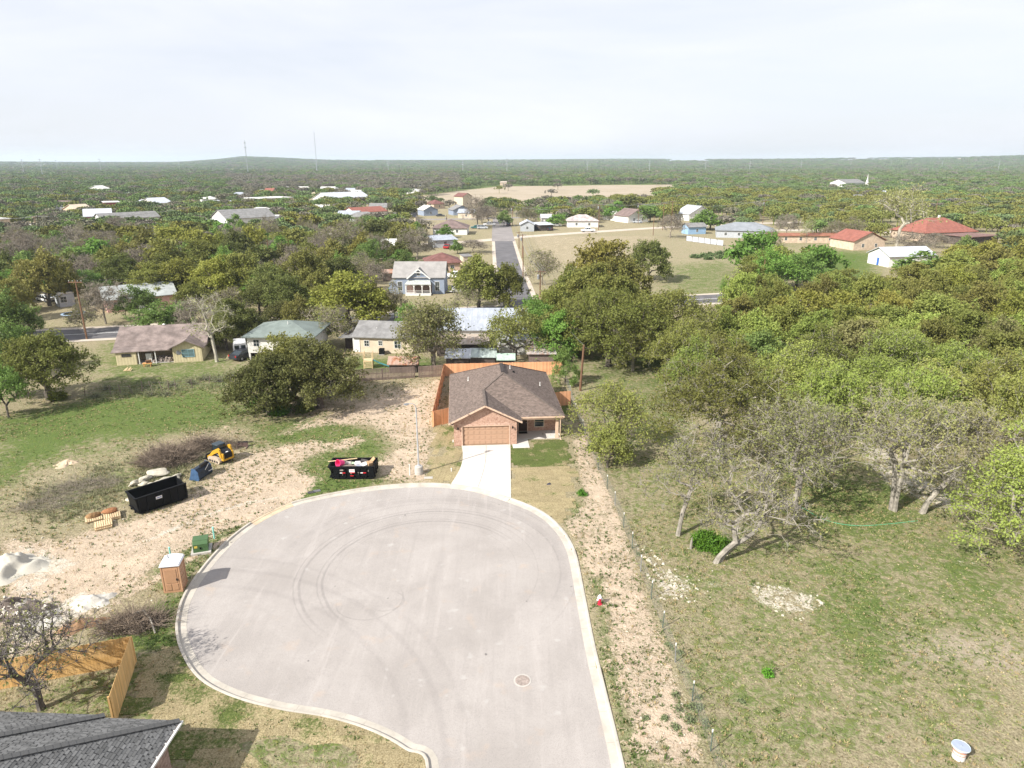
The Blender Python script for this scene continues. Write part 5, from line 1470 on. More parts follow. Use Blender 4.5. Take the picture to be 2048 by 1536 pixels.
# cream ranch
rh = gen_house('cream_house', 'long cream ranch house with grey gable roof and white back door', G(712, 704), G(826, 708), 7.5, 2.5, m_cream, m_rgrey, 'gable', .40, .45, wins=((.20, 1.45, .85, 1.0), (.44, 1.55, .7, .8), (.74, 1.4, 1.1, 1.2)), doors=((.0 + .02, .9, 2.0, m_white),), side_wins=False)
MB().bx(-2.4, -.02, 2.0, 6.5, 0, 2.2).build('side_porch', m_dkw, rh); MB().slab([(-2.9, .3, 2.1), (.0, .3, 2.3), (.0, 7.0, 2.35), (-2.9, 7.0, 2.15)], .1).build('porch_roof', m_rgrey, rh)
vent(rh, 3.0, 1.8, 3.1, .5, .05)
o = thing('air_conditioner', 'dark condenser unit against the back wall of the cream ranch house', 'air conditioner', G(764, 709))
MB().bx(-.42, .42, -.42, .42, 0, .1).build('pad', m_conc, o); MB().bx(-.38, .38, -.38, .38, .1, .95).build('cabinet', m_black, o)
# playset
o = thing('playset', 'wooden swing playset with a teal slide in the yard behind the old fence', 'playset', G(738, 735), R(5))
fr = MB()
for x in (-.6, .6):
    for y in (-.6, .6): fr.tube((x, y, 0), (x, y, 2.3), .06, None, 6)
fr.bx(-.65, .65, -.65, .65, 1.1, 1.2)
fr.build('tower', m_pallet, o)
for k in range(6): MB().bx(-.6, .6, -.68, -.62, .15 + k * .18, .21 + k * .18).build('rung', m_pallet, o)
sw = MB().tube((-.6, 0, 2.2), (-3.4, 0, 2.2), .06, None, 6)
for s in (-1, 1): sw.tube((-3.4, 0, 2.2), (-3.6, s * .9, 0), .05, None, 6)
sw.build('swing_beam', m_pallet, o)
for x in (-1.5, -2.5): MB().tube((x - .2, 0, 2.2), (x - .2, 0, .5), .012, None, 4).tube((x + .2, 0, 2.2), (x + .2, 0, .5), .012, None, 4).bx(x - .25, x + .25, -.1, .1, .46, .5).build('swing', m_dark, o)
MB().slab([(.6, -.25, 1.2), (.6, .25, 1.2), (1.5, .25, .7), (1.5, -.25, .7)], .05).slab([(1.5, -.25, .7), (1.5, .25, .7), (2.9, .25, .15), (2.9, -.25, .15)], .05).build('slide', M('teal slide', (.05, .26, .27), .4), o)
# rusty low shed in the yard, sheds and barn
gen_house('rusty_shed', 'low shed with ribbed rusty metal roof behind the old picket fence', G(779, 746), G(834, 746), 2.6, 1.3, m_dkw, m_rust, 'gable', .5, .25, side_wins=False)
gen_house('metal_barn', 'white barn with large pale metal roof behind the sheds', G(880, 698), G(1052, 698), 10.5, 3.1, m_white2, m_metal, 'gable', .42, .4, wins=((.62, 1.7, .9, .8), (.3, 1.7, .9, .8)), side_wins=False)
lt = gen_house('tan_lean_to_shed', 'open lean-to shed with tan weathered sheet roof in front of the barn', G(874, 712), G(975, 712), 5.0, 1.9, m_dkw, m_tanroof, 'shed', .13, .3, side_wins=False)
gen_house('blue_roof_shed', 'low shed with pale blue sheet roof at left behind the cedar fence', G(893, 737), G(938, 737), 2.6, 1.6, m_dkw, m_metal2, 'shed', .22, .25, side_wins=False)
gen_house('grey_roof_shed', 'low shed with grey-green sheet roof right of the pale blue one', G(941, 736), G(990, 736), 2.6, 1.65, m_dkw, M_ribbed('grey-green sheet', (.40, .46, .44), .4, 0, None, .5, .2, .2), 'shed', .2, .25, side_wins=False)
gen_house('green_roof_shed', 'small shed with pale green roof beside the oak trunk', G(996, 738), G(1028, 738), 2.4, 1.4, m_dkw, M('pale green roof', (.36, .48, .40), .7), 'gable', .4, .2, side_wins=False)
gen_house('wooden_shed', 'grey board shed with rusty sheet roof at the right end of the cedar fence', G(1058, 735), G(1108, 735), 4.2, 2.1, m_oldwood, M_ribbed('silver sheet', (.50, .46, .45), .35, 0, (.36, .24, .19), .5, .2, .2), 'shed', .22, .35, side_wins=False)
gen_house('white_trailer_house', 'white building half hidden by the yellow-green oak beside the barn', G(1000, 712), G(1080, 708), 3.2, 2.4, m_white, m_metal2, 'gable', .3, .2, wins=((.3, 1.4, .8, .8),), side_wins=False)

# Victorian
vf, vr = G(789, 588), G(889, 588); Vw = (vr - vf).length
vh = gen_house('victorian_house', 'blue-grey Victorian house with a steep white-trimmed front gable and porch', vf, vr, 8.0, 3.7, m_bluew, M('pale grey roof', (.275, .262, .25), .85, .14, .7), 'gable', .68, .35, wins=((.12, 1.75, 1.0, 2.1), (.86, 1.75, 1.0, 2.1)), side_wins=True)
gx0, gx1 = Vw * .30, Vw * .70; gm = Vw * .5; up = .82 * (gx1 - gx0) / 2
MB().side([(gx0, 3.70), (gx1, 3.70), (gm, 3.70 + up)], -.25, 2.6).build('front_gable', m_bluew, vh)
cg = MB(); o1 = .35; u_ = .82 * ((gx1 - gx0) / 2 + o1); z_ = 3.55
cg.slab([(gx0 - o1, -.65, z_), (gm, -.65, z_ + u_), (gm, 3.4, z_ + u_), (gx0 - o1, 3.4, z_)], .12).slab([(gm + .002, -.65, z_ + u_), (gx1 + o1, -.65, z_), (gx1 + o1, 3.4, z_), (gm + .002, 3.4, z_ + u_)], .12)
cg.build('gable_roof', m_rgrey, vh)
bgd = MB()
for s in (-1, 1):
    a_, b_ = Vector((gm + s * ((gx1 - gx0) / 2 + o1), -.69, z_ - .06)), Vector((gm, -.69, z_ + u_ - .06)); dd = b_ - a_
    bgd.box((a_ + b_) / 2, (dd.length, .08, .26), 0, 0, -math.atan2(dd.z, dd.x) if s < 0 else -math.atan2(dd.z, dd.x))
bgd.box((gm, -.69, z_ + u_ * .62), (1.5, .06, .16)).tube((gm, -.69, z_ + u_), (gm, -.69, z_ + u_ + .5), .05, .02, 6)
bgd.build('bargeboard', m_white, vh)
window(vh, (gm, -.28, 4.55), .7, 1.0, '-y')
pc = MB(); pc.slab([(Vw * .24, -2.2, 2.55), (Vw * .76, -2.2, 2.55), (Vw * .72, -.02, 3.1), (Vw * .28, -.02, 3.1)], .14); pc.build('porch_roof', M('porch sheet', (.42, .44, .42), .6), vh)
MB().bx(Vw * .25, Vw * .75, -2.1, -.02, 0, .35).build('porch_floor', m_white, vh)
MB().bx(Vw * .25, Vw * .75, -.05, -.015, .36, 2.5).build('porch_shade_wall', M('porch shade brown', (.16, .11, .09), .8), vh)  # dark brown panel over the siding, porch shade put into its colour
for k in range(4):
    x = Vw * (.26 + k * .16)
    MB().bx(x - .09, x + .09, -2.08, -1.92, .35, 2.45).build('porch_column', m_white, vh)
ar = MB()
for k in range(3):
    x0_ = Vw * (.26 + k * .16); x1_ = Vw * (.26 + (k + 1) * .16)
    for j in range(8):
        a0, a1 = math.pi * j / 8, math.pi * (j + 1) / 8; mx, rx_ = (x0_ + x1_) / 2, (x1_ - x0_) / 2 - .1
        ar.tube((mx - rx_ * math.cos(a0), -2.0, 2.0 + .45 * math.sin(a0)), (mx - rx_ * math.cos(a1), -2.0, 2.0 + .45 * math.sin(a1)), .07, None, 4)
    ar.bx(x0_, x1_, -2.03, -1.97, 1.0, 1.08)
ar.build('porch_arches', m_white, vh)
MB().side([(-1.4, 2.3), (0, 2.7), (0, 2.6), (-1.4, 2.2)], 1, 6).build('side_roof', m_rgrey, vh); MB().bx(-1.3, -.02, 1.1, 5.9, 0, 2.25).build('side_wing', m_bluew, vh)
tag(MB().lathe([(.3, 0), (.5, .3), (.3, .6), (.05, .75)], n=12).build('teal_pot', m_teal, None, G(781, 580)), 'round teal pot standing left of the Victorian house', 'pot')
gen_house('rust_roof_shed', 'small shed with orange rusty roof just left of the Victorian house', G(768, 563), G(786, 562), 3.0, 2.0, m_oldwood, m_rust, 'gable', .4, .3, side_wins=False)
gen_house('maroon_roof_house', 'brick house with maroon hip roof directly behind the Victorian house', G(856, 546), G(921, 544), 9.5, 2.6, m_brk2, m_rmaroon, 'hip', .42, .6, wins=((.75, 1.4, 1.1, 1.0),))
gen_house('tan_shed', 'small tan shed right of the maroon-roofed brick house', G(927, 530), G(944, 529), 3.0, 2.4, m_cream, m_rgrey, 'shed', .1, .2, side_wins=False)
# pink house
ph = gen_house('pink_house', 'pink house with long pale grey hip roof beyond the cross road at left', G(216, 626), G(352, 612), 8.5, 2.5, m_pink, M('pale grey-green roof', (.34, .36, .35), .9, .16, .5), 'gable', .42, .6, wins=((.14, 1.3, 1.1, 1.2), (.72, 1.3, 1.1, 1.2)), doors=((.5, .9, 2.0, m_white),), side_wins=True, trim=m_white)
MB().bx(4.5, 7.6, -.06, -.015, .1, 2.3).build('painted_porch_shade', m_dkw, ph)  # dark sheet on the flat wall, paints the shade of a porch opening
MB().bx(4.3, 7.8, -1.6, -.02, 0, .15).build('porch_floor', m_conc, ph)
o = thing('trampoline', 'round trampoline on the grass left of the pink house', 'trampoline', G(149, 635))
MB().lathe([(2.0, .75), (2.05, .80), (1.7, .82)], n=24).build('mat', m_black, o); MB().lathe([(1.7, .83), (2.1, .83), (2.12, .78)], n=24, cap=False).build('pad', M('blue pad', (.25, .33, .42), .6), o)
for k in range(6): MB().tube((2 * math.cos(k * R(60)), 2 * math.sin(k * R(60)), 0), (2 * math.cos(k * R(60)), 2 * math.sin(k * R(60)), .78), .04, None, 6).build('leg', m_grey, o)
gen_house('white_shed', 'white box trailer shed behind the trampoline', G(121, 615), G(152, 611), 3.2, 2.6, m_greyw, m_white, 'flat', .1, .05, wins=((.3, 1.5, 1.2, 1.3),), side_wins=False)

# ---- far houses
L_ = [
 ('long_white_house', 'long white house with brown hip roof left of the side street', (866, 470), (934, 470), 13, 2.7, m_white, m_rdkbrown, 'hip', .42),
 ('grey_carport_house', 'grey metal-roofed carport house before the long brown roof', (868, 496), (914, 494), 8, 2.6, m_greyw, m_metal, 'shed', .10),
 ('blue_grey_house', 'small blue-grey gabled house at the end of the side street', (907, 431), (943, 430), 10, 2.8, m_bluew, m_rgrey, 'gable_y', .45),
 ('lilac_house', 'small lilac-grey house with white gable left of the parked dark car', (848, 432), (876, 431), 10, 3.0, m_bluew, m_white2, 'gable_y', .5),
 ('tower_house', 'tan two-storey house with brown roof before the pale field', (926, 412), (944, 411), 9, 6.0, m_cream, m_rmaroon, 'gable_y', .5),
 ('maroon_house', 'low house with maroon roof behind the lilac-grey house', (868, 418), (890, 417), 10, 3.0, m_tanw, m_rmaroon, 'hip', .5),
 ('white_roof_house', 'little grey house with bright white gable roof at the side street corner', (1041, 463), (1068, 463), 9, 2.7, m_greyw, m_metal2, 'gable_y', .5),
 ('carport_shed', 'open carport with white roof beside the little white-roofed house', (1079, 462), (1106, 461), 8, 2.5, m_dkw, m_metal2, 'shed', .06),
 ('white_annex_house', 'white-roofed annex behind the carport', (1083, 448), (1102, 448), 9, 2.8, m_white, m_metal2, 'gable', .3),
 ('rust_porch_house', 'white house with grey roof and rusty porch behind the white pickup', (1135, 455), (1196, 455), 10, 2.9, m_white, M('patched grey roof', (.40, .35, .34), .85, .3, .6), 'hip', .45),
 ('white_gable_house', 'white gabled house with brown roof and a small porch in the middle distance', (1256, 446), (1296, 444), 11, 3.0, m_white, m_rdkbrown, 'gable_y', .5),
 ('white_twin_house', 'white gabled house left of its brown-roofed neighbour', (1231, 442), (1252, 441), 11, 3.0, m_white, m_white2, 'gable_y', .5),
 ('white_end_house', 'white gabled house behind the bright green round tree', (1377, 442), (1424, 440), 11, 3.2, m_white, m_metal2, 'gable_y', .5),
 ('blue_shed', 'light blue shed with grey roof by the white fence', (1376, 469), (1411, 468), 5.5, 2.9, m_sky, m_rgrey, 'gable_x', .45),
 ('grey_ranch_house', 'long grey ranch house with grey hip roof right of the blue shed', (1432, 475), (1550, 478), 14, 2.8, m_greyw, M('slate grey roof', (.22, .235, .255), .9, .14, .5), 'hip', .36),
 ('brown_roof_building', 'long low building with reddish brown roof left of the pale bare tree', (1550, 486), (1680, 486), 9, 2.6, m_tanw, M('red-brown flat roof', (.28, .12, .075), .9, .2, .5), 'gable', .12),
 ('small_red_roof_house', 'tan stone house with red roof at the foot of the pale bare tree', (1706, 501), (1768, 499), 12, 3.0, m_tanw, m_rred, 'gable_y', .45),
 ('large_red_roof_house', 'large tan brick house with wide red roof at far right', (1848, 484), (1950, 480), 16, 3.2, m_tanw, m_rred, 'hip', .55),
 ('brown_carport_shed', 'open carport with flat brown roof right of the large red roof', (1940, 492), (1994, 488), 10, 2.9, m_dkw, M('brown carport roof', (.19, .115, .10), .9, .2, .6), 'flat', .1),
 ('white_garage', 'bright white garage with pale metal roof and a blue door', (1734, 526), (1776, 535), 14.0, 3.0, m_white, m_metal2, 'gable_y', .42),
]
far_objs = {}
for nm, lb, a_, b_, dp, hw_, wm, rm, kd, pt in L_:
    ridge = 'x'
    if kd == 'gable_y': kd, ridge = 'gable', 'y'
    if kd == 'gable_x': kd = 'gable'
    W_f = (G(*b_) - G(*a_)).length
    nwin = max(1, int(W_f / 5)); wins = [((k + .7) / (nwin + .4), 1.5, 1.0, 1.2) for k in range(nwin)]
    if nm in ('carport_shed', 'brown_carport_shed'): wins = []
    if nm == 'white_garage': wins = []
    far_objs[nm] = gen_house(nm, lb, G(*a_), G(*b_), dp, hw_, wm, rm, kd, pt, .5, wins=wins, ridge=ridge, side_wins=False, doors=((.5, 1.0, 2.1, m_bluedoor),) if nm == 'white_garage' else (), chimney=(nm == 'large_red_roof_house'))

# far commercial buildings, left and centre
far_b = [
 ('flat_roof_building', 'tan building with a tall pale parapet at the far left edge', (0, 470), (26, 468), 14, 6.0, m_tanw, m_white2, 'flat'),
 ('dome_roof_building', 'low white arched-roof building near the left edge', (48, 472), (92, 471), 10, 2.4, m_white, m_white, 'gable'),
 ('red_wall_building', 'dark red building with white gable roof in the far left town', (172, 452), (226, 450), 16, 4.2, m_redw, m_metal2, 'gable'),
 ('long_white_building', 'long white building with grey roof and red trim in the far left town', (208, 460), (322, 453), 12, 4.4, m_white, m_rgrey, 'gable'),
 ('red_band_building', 'white building with a red band under its roof in the far left town', (212, 425), (242, 424), 14, 5.5, m_redw, m_white, 'flat'),
 ('tan_roof_building', 'low tan-roofed building left of the red-banded one', (157, 432), (188, 430), 14, 3.2, m_tanw, m_cream, 'gable'),
 ('pale_building', 'pale long building behind the dark conifer in the far town', (313, 420), (346, 418), 16, 4.0, m_white, m_metal2, 'gable'),
 ('white_hall_building', 'white hall with grey roof and red trim left of centre in the town', (456, 462), (552, 456), 18, 5.0, m_white, m_rgrey, 'gable'),
 ('mint_roof_building', 'shed-like building with pale mint roof before the white hall', (412, 464), (460, 462), 10, 3.0, m_white, M('mint roof', (.55, .62, .56), .6), 'gable'),
 ('storefront_building', 'row of cream storefronts with stepped parapet in the far town', (512, 416), (588, 412), 18, 5.5, m_cream, m_white, 'flat'),
 ('long_roof_building', 'very long white-roofed warehouse in the far town', (660, 412), (742, 408), 22, 4.2, m_white2, m_metal2, 'gable'),
 ('red_roof_building', 'white building with long rusty red roof in the middle distance', (712, 440), (774, 436), 12, 3.6, m_white, m_rred, 'gable'),
 ('white_roof_cottage_house', 'small cottage with bright white roof among the oaks', (684, 456), (710, 455), 9, 2.8, m_greyw, m_white, 'gable'),
 ('grey_gable_house', 'grey-roofed house with white gable trim among the bare trees at left', (160, 510), (196, 506), 10, 2.8, m_cream, m_rgrey, 'gable_y'),
 ('grey_front_house', 'lower grey-roofed house with white gable before the other at left', (150, 528), (196, 524), 10, 2.8, m_white, M('violet grey roof', (.25, .245, .28), .9), 'gable_y'),
 ('tan_cottage_house', 'tan cottage half hidden by trees at the left edge', (32, 520), (62, 517), 9, 2.8, m_cream, m_tanroof, 'gable'),
 ('white_canopy_building', 'small white building among oaks near the town', (648, 497), (668, 496), 8, 3.0, m_white, m_white, 'gable'),
 ('white_barn_building', 'white bus-like building in the far town', (479, 405), (508, 404), 8, 4.0, m_white, M('teal white roof', (.55, .62, .62), .5), 'flat'),
 ('white_van_building', 'small white building at the far left of the storefront row', (412, 408), (434, 407), 8, 4.0, m_white, m_white, 'flat'),
 ('far_red_roof_building', 'tiny red-roofed building beyond the storefronts', (529, 396), (545, 396), 14, 5.0, m_cream, m_rred, 'gable'),
 ('chapel_hall_building', 'long white church hall beside the steeple at far right', (1690, 380), (1728, 379), 20, 7, m_white, m_rgrey, 'gable'),
 ('farm_building', 'tan farm building at the edge of the pale field', (1000, 371), (1013, 371), 8, 3.5, m_tanw, m_tanroof, 'gable'),
 ('far_white_building', 'tiny white house among trees at the far left', (207, 392), (222, 391), 14, 6, m_white, m_white, 'gable'),
 ('brown_cabin', 'brown open cabin with white roof in the yard left of the Victorian house', (770, 513), (797, 512), 6, 2.6, m_dkw, m_white2, 'shed'),
]
for nm, lb, a_, b_, dp, hw_, wm, rm, kd in far_b:
    ridge = 'x'
    if kd == 'gable_y': kd, ridge = 'gable', 'y'
    W_f = (G(*b_) - G(*a_)).length
    nwin = min(6, max(1, int(W_f / 7)))
    far_objs['far ' + nm] = gen_house(nm, lb, G(*a_), G(*b_), dp, hw_, wm, rm, kd, .35, .5, wins=[((k + .6) / (nwin + .2), 1.7, 1.4, 1.4) for k in range(nwin)], ridge=ridge, side_wins=False)
rw = random.Random(12)
for i in range(38):
    D_, a_ = rw.uniform(330, 760), R(rw.uniform(-36, -4) if i < 34 else rw.uniform(8, 30)); x_, y_ = D_ * math.sin(a_), D_ * math.cos(a_); w_ = rw.uniform(8, 15)
    if i >= 34: D_ *= 1.5
    far_objs['far cottage%d' % i] = gen_house('cottage_house', 'small pale cottage roof half sunk among the far trees', (x_, y_, 0), (x_ + w_, y_ + rw.uniform(-3, 3), 0), rw.uniform(7, 10), rw.uniform(2.6, 3.6), rw.choice([m_white, m_cream, m_greyw]), rw.choice([m_metal2, m_rgrey, m_white2, m_rdkbrown, m_metal]), rw.choice(['gable', 'hip']), .4, .4, wins=((.3, 1.5, 1, 1.2), (.7, 1.5, 1, 1.2)), side_wins=False, group='small pale cottages among the far trees')
# steeple
s0 = G(1732, 378)
o = thing('church_steeple', 'thin white church steeple rising over the oaks at far right', 'steeple', s0)
MB().bx(-1.2, 1.2, -1.2, 1.2, 0, 7.5).build('tower', m_white, o); MB().lathe([(1.2, 7.5), (.6, 10.5), (.06, 16)], n=8).build('spire', m_white, o)
# white sheet fence and other yard fences
o = thing('white_panel_fence', 'white panel fence on dark posts at the edge of the dry meadow', 'fence', G(1372, 482))
A0, A1 = G(1372, 482), G(1446, 492); d = A1 - A0; n = 6
for k in range(n):
    a, b = d * (k / n), d * ((k + 1) / n - .004)
    MB().box((a + b) / 2 + Vector((0, 0, 1.0)), ((b - a).length, .05, 1.8), math.atan2(d.y, d.x)).build('panel', m_metal2, o)
    MB().box(a + Vector((0, -.1, 1.05)), (.12, .12, 2.1)).build('post', m_dkw, o)

# ================================================================ VEHICLES
m_wp = M('white car paint', (.72, .72, .72), .3, .02, 1, spec=.5); m_sv = M('silver car paint', (.42, .44, .47), .3, .03, 1, spec=.5); m_dk = M('dark car paint', (.03, .032, .04), .3, .1, 1, spec=.5); m_tyre = m_dark
m_redl = M('tail light', (.4, .02, .02), .3); m_hl = M('head light', (.7, .7, .7), .2)
def vehicle(kind, label, loc, rz, paint, group=None):
    """x forward, centre at the origin"""
    nm = {'pickup': 'pickup_truck', 'car': 'parked_car', 'van': 'parked_van', 'suv': 'parked_car'}[kind]
    o = thing(nm, label, {'pickup': 'pickup', 'car': 'car', 'van': 'van', 'suv': 'car'}[kind], loc, rz, group)
    L, W, = {'pickup': (5.8, 1.95), 'car': (4.7, 1.8), 'van': (5.6, 2.0), 'suv': (4.8, 1.9)}[kind]
    h = L / 2
    if kind == 'pickup':
        MB().side([(-h, .55), (h - .1, .5), (h, .75), (h - .05, 1.05), (h - 1.4, 1.18), (.5, 1.2), (-.9, 1.2), (-.92, .85), (-h + .1, .85), (-h + .08, 1.18), (-h, 1.18)][::1], -W / 2, W / 2).build('body', paint, o)
        for s in (-1, 1): MB().bx(-h, -.9, s * W / 2 - .09 if s > 0 else -W / 2, W / 2 if s > 0 else -W / 2 + .09, .8, 1.2).build('bed_side', paint, o)
        cabp = [(-.88, 1.2), (1.45, 1.17), (.75, 1.80), (-.75, 1.82)]
    elif kind == 'car':
        MB().side([(-h, .45), (-h + .1, .3), (h - .2, .3), (h, .5), (h - .05, .72), (1.0, .95), (-1.6, 1.0), (-h + .02, .9)], -W / 2, W / 2).build('body', paint, o)
        cabp = [(-1.85, .98), (1.05, .94), (.35, 1.42), (-1.05, 1.44)]
    elif kind == 'suv':
        MB().side([(-h, .5), (-h + .1, .35), (h - .2, .35), (h, .6), (h - .05, .95), (1.2, 1.08), (-h + .02, 1.1)], -W / 2, W / 2).build('body', paint, o)
        cabp = [(-h + .05, 1.08), (1.25, 1.06), (.6, 1.70), (-h + .35, 1.72)]
    else:
        MB().side([(-h, .45), (h - .1, .4), (h, .7), (h - .1, 1.05), (h - .9, 1.2), (-h, 1.25)], -W / 2, W / 2).build('body', paint, o)
        cabp = [(-h, 1.25), (h - .95, 1.2), (h - 1.6, 2.05), (-h + .1, 2.1)]
    c_ = MB(); (x0, z0), (x1, z1), (x2, z2), (x3, z3) = cabp; w0, w1 = W / 2 - .04, W / 2 - .18
    c_.add([(x0, -w0, z0), (x1, -w0, z1), (x2, -w1, z2), (x3, -w1, z3), (x0, w0, z0), (x1, w0, z1), (x2, w1, z2), (x3, w1, z3)], [(0, 1, 2, 3), (7, 6, 5, 4), (1, 5, 6, 2), (4, 0, 3, 7), (3, 2, 6, 7)])
    c_.build('cabin', m_glass if kind != 'van' else paint, o)
    MB().slab([(x2 + .05, -w1 - .02, z2 + .05), (x2 + .05, w1 + .02, z2 + .05), (x3 - .05, w1 + .02, z3 + .05), (x3 - .05, -w1 - .02, z3 + .05)][::-1], .07).build('roof', paint, o)
    pil = MB()
    for s in (-1, 1):
        for f in (0.0, .48, 1.0):
            a, b = Vector((x0 + (x1 - x0) * f, s * w0, z0 + (z1 - z0) * f)), Vector((x3 + (x2 - x3) * f, s * w1, z3 + (z2 - z3) * f))
            pil.tube(a, b, .06, None, 5)
    pil.build('pillars', paint, o)
    if kind == 'van':
        for s in (-1, 1): MB().box((-h - .01, s * .45, 1.65), (.03, .62, .5)).build('rear_window', m_glass, o)
        for s in (-1, 1): MB().box((h - 1.75, s * (w1 + .06), 1.62), (.8, .05, .42)).build('side_window', m_glass, o)
        MB().box((h - 1.2, 0, 1.64), (.06, W - .5, .6), 0, 0, R(-38)).build('windscreen', m_glass, o)
    for x in (-h + .95, h - .95):
        for s in (-1, 1):
            wl = MB().tube((x, s * (W / 2 - .2), .34), (x, s * (W / 2 + .02), .34), .34, None, 14).build('wheel', m_tyre, o)
            MB().tube((x, s * (W / 2 + .005), .34), (x, s * (W / 2 + .03), .34), .19, None, 10).build('rim', m_grey, wl)
    for s in (-1, 1):
        MB().box((h - .03, s * (W / 2 - .25), .78), (.06, .35, .14)).build('headlight', m_hl, o); MB().box((-h - .01, s * (W / 2 - .15), .85), (.05, .2, .25)).build('tail_light', m_redl, o)
    for x in (-h - .05, h - .02): MB().bx(x, x + .09, -W / 2 + .05, W / 2 - .05, .42, .58).build('bumper', m_grey if kind == 'pickup' else paint, o)
    return o
def V(kind, label, u, v, deg, paint, group='vehicles parked around the town'): return vehicle(kind, label, G(u, v), R(deg), paint, group)
V('pickup', 'white pickup truck parked beside the lane at the top of the dry meadow', 1176, 464, 190, m_wp)
V('pickup', 'white pickup truck parked right of the Victorian house', 912, 557, 176, m_wp)
V('car', 'white car parked below the white pickup by the Victorian house', 917, 584, 20, m_wp)
V('van', 'white van parked backwards beside the raised white house', 482, 706, 112, m_wp)
V('pickup', 'white pickup truck in the drive of the long brown-roofed house', 979, 452, 178, m_wp)
V('suv', 'silver car before the white pickup in the same drive', 965, 458, 4, m_sv)
V('car', 'dark teal car half hidden by the long brown-roofed house', 952, 457, 185, M('teal paint', (.03, .14, .14), .3))
V('suv', 'black car standing at the kerb of the far side street', 1017, 452, 90, m_dk)
V('car', 'dark car parked near the lilac-grey house', 881, 433, 5, m_dk)
V('suv', 'white car beside the open carport', 1112, 453, 20, m_wp)
V('car', 'dark car parked under the white carport roof', 1098, 461, 95, m_dk)
V('car', 'pale car parked before the white gabled house', 1275, 446, 170, m_sv)
V('pickup', 'white pickup behind the pale car at the white gabled house', 1270, 442, 175, m_wp)
V('suv', 'dark pickup-like car in the shade by the bare trees at left', 128, 590, 100, m_dk)
V('car', 'white car in the yard left of the trailer', 92, 602, 150, m_wp)
V('car', 'dark car under the stilts of the raised white house', 492, 716, 60, m_dk)
V('car', 'red car parked under the grey carport', 895, 497, 80, M('red paint', (.35, .03, .03), .3))

# ================================================================ UTILITY POLES AND WIRES
def upole(u, vb, vt, label, arm=True, can=True, lean=(0, 0), r_=.15, ang=0.0):
    p = G(u, vb); D = p.y
    # height from the sighted top
    b_ = -(vt - 768) / 1365.0; C, S = math.cos(R(18)), math.sin(R(18))
    h = 28 + (b_ * C - S) / (C + b_ * S) * D
    o = thing('utility_pole', label, 'utility pole', p, ang, 'wooden utility poles')
    top = Vector((lean[0], lean[1], h))
    MB().tube((0, 0, -.2), top, r_, r_ * .7, 8).build('shaft', m_post, o)
    if arm:
        MB().box(top + Vector((0, -.12, -.35)), (2.3, .1, .12)).build('crossarm', m_post, o)
        for x in (-1.0, -.4, .4, 1.0): MB().lathe([(.05, -.3), (.06, -.15), (.02, -.1)], (top.x + x, top.y - .12, top.z + .05), 6).build('insulator', m_grey, o)
    if can: MB().lathe([(.24, -2.0), (.26, -1.9), (.26, -1.1), (.2, -1.0)], (top.x - .42, top.y - .1, top.z), 10).build('transformer', m_grey, o)
    return p + top
T1 = upole(174, 678, 560, 'dark utility pole beside the cross road at far left', True, False)
T2 = upole(541, 540, 478, 'brown utility pole among the oaks left of the Victorian house', False, False)
T3 = upole(1160, 782, 688, 'leaning brown utility pole beside the cedar fence corner', False, False, (.25, -.5), .17)
T4 = upole(1523, 584, 517, 'brown utility pole at the edge of the meadow by the cross road', False, False)
T5 = upole(1197, 461, 408, 'utility pole behind the white pickup on the lane', True, True)
T6 = upole(1306, 471, 432, 'utility pole at the back edge of the dry meadow', False, False)
T7_ = upole(1276, 447, 406, 'utility pole before the white gabled house', True, True)
T8 = upole(1325, 460, 406, 'utility pole left of the pair near the bare tree', True, False)
T9 = upole(1341, 470, 402, 'utility pole right of the pair near the bare tree', True, False)
T10 = upole(1046, 556, 492, 'reddish utility pole along the side street nearest the gnarled oak', False, False)
T11 = upole(1045, 516, 468, 'utility pole with two cans in the middle of the side street row', True, True)
T12 = upole(1038, 497, 463, 'utility pole farthest along the side street verge', True, True)
T13 = upole(1025, 450, 412, 'utility pole at the far left corner of the side street', True, True)
T14 = upole(1867, 446, 398, 'utility pole with crossarm behind the large red roof', True, False)
T15 = upole(1525, 447, 400, 'utility pole with white can behind the grey ranch house', True, True)
T16 = upole(992, 496, 435, 'utility pole left of the side street before the long house', True, True) if False else None
T17 = upole(1080, 595, 540, 'utility pole with white can at the foot of the gnarled oak', True, True)
T18 = upole(894, 452, 430, 'utility pole with white can behind the long brown roof', False, True)
T19 = upole(2100, 440, 396, 'utility pole at the far right edge', True, False)
T20 = upole(76, 470, 432, 'utility pole in the far left town', True, False)
T21 = upole(-30, 470, 430, 'utility pole at the far left edge', True, False)
T22 = upole(380, 455, 415, 'utility pole behind the oaks in the far left town', True, False)
def span(a, b, sag, offs=(-1.0, .4, 1.0), r_=.03):
    w = MB()
    for of in offs:
        pr_ = None
        for k in range(13):
            t_ = k / 12; p = a.lerp(b, t_) + Vector((of, 0, -sag * 4 * t_ * (1 - t_)))
            if pr_ is not None: w.tube(pr_, p, r_, None, 3, False)
            pr_ = p
    return tag(w.build('power_line', m_grey), 'thin power lines strung between the wooden poles', 'power line', 'power lines between the poles')
for a, b, sg in ((T5, T7_, 1.2), (T7_, T8, 1.0), (T8, T15, 2.0), (T15, T14, 2.5), (T14, T19, 1.5), (T13, T5, 2.0), (T11, T17, 1.0), (T12, T11, .6), (T13, T12, .8), (T5, T9, 1.0), (T21, T20, 1.2), (T20, T22, 2.0)): span(a, b, sg)
span(T1, T2, 3.0, (0,), .025); span(T17, T10, .6, (0,), .025); span(T17, T3, 2.0, (0,), .02)
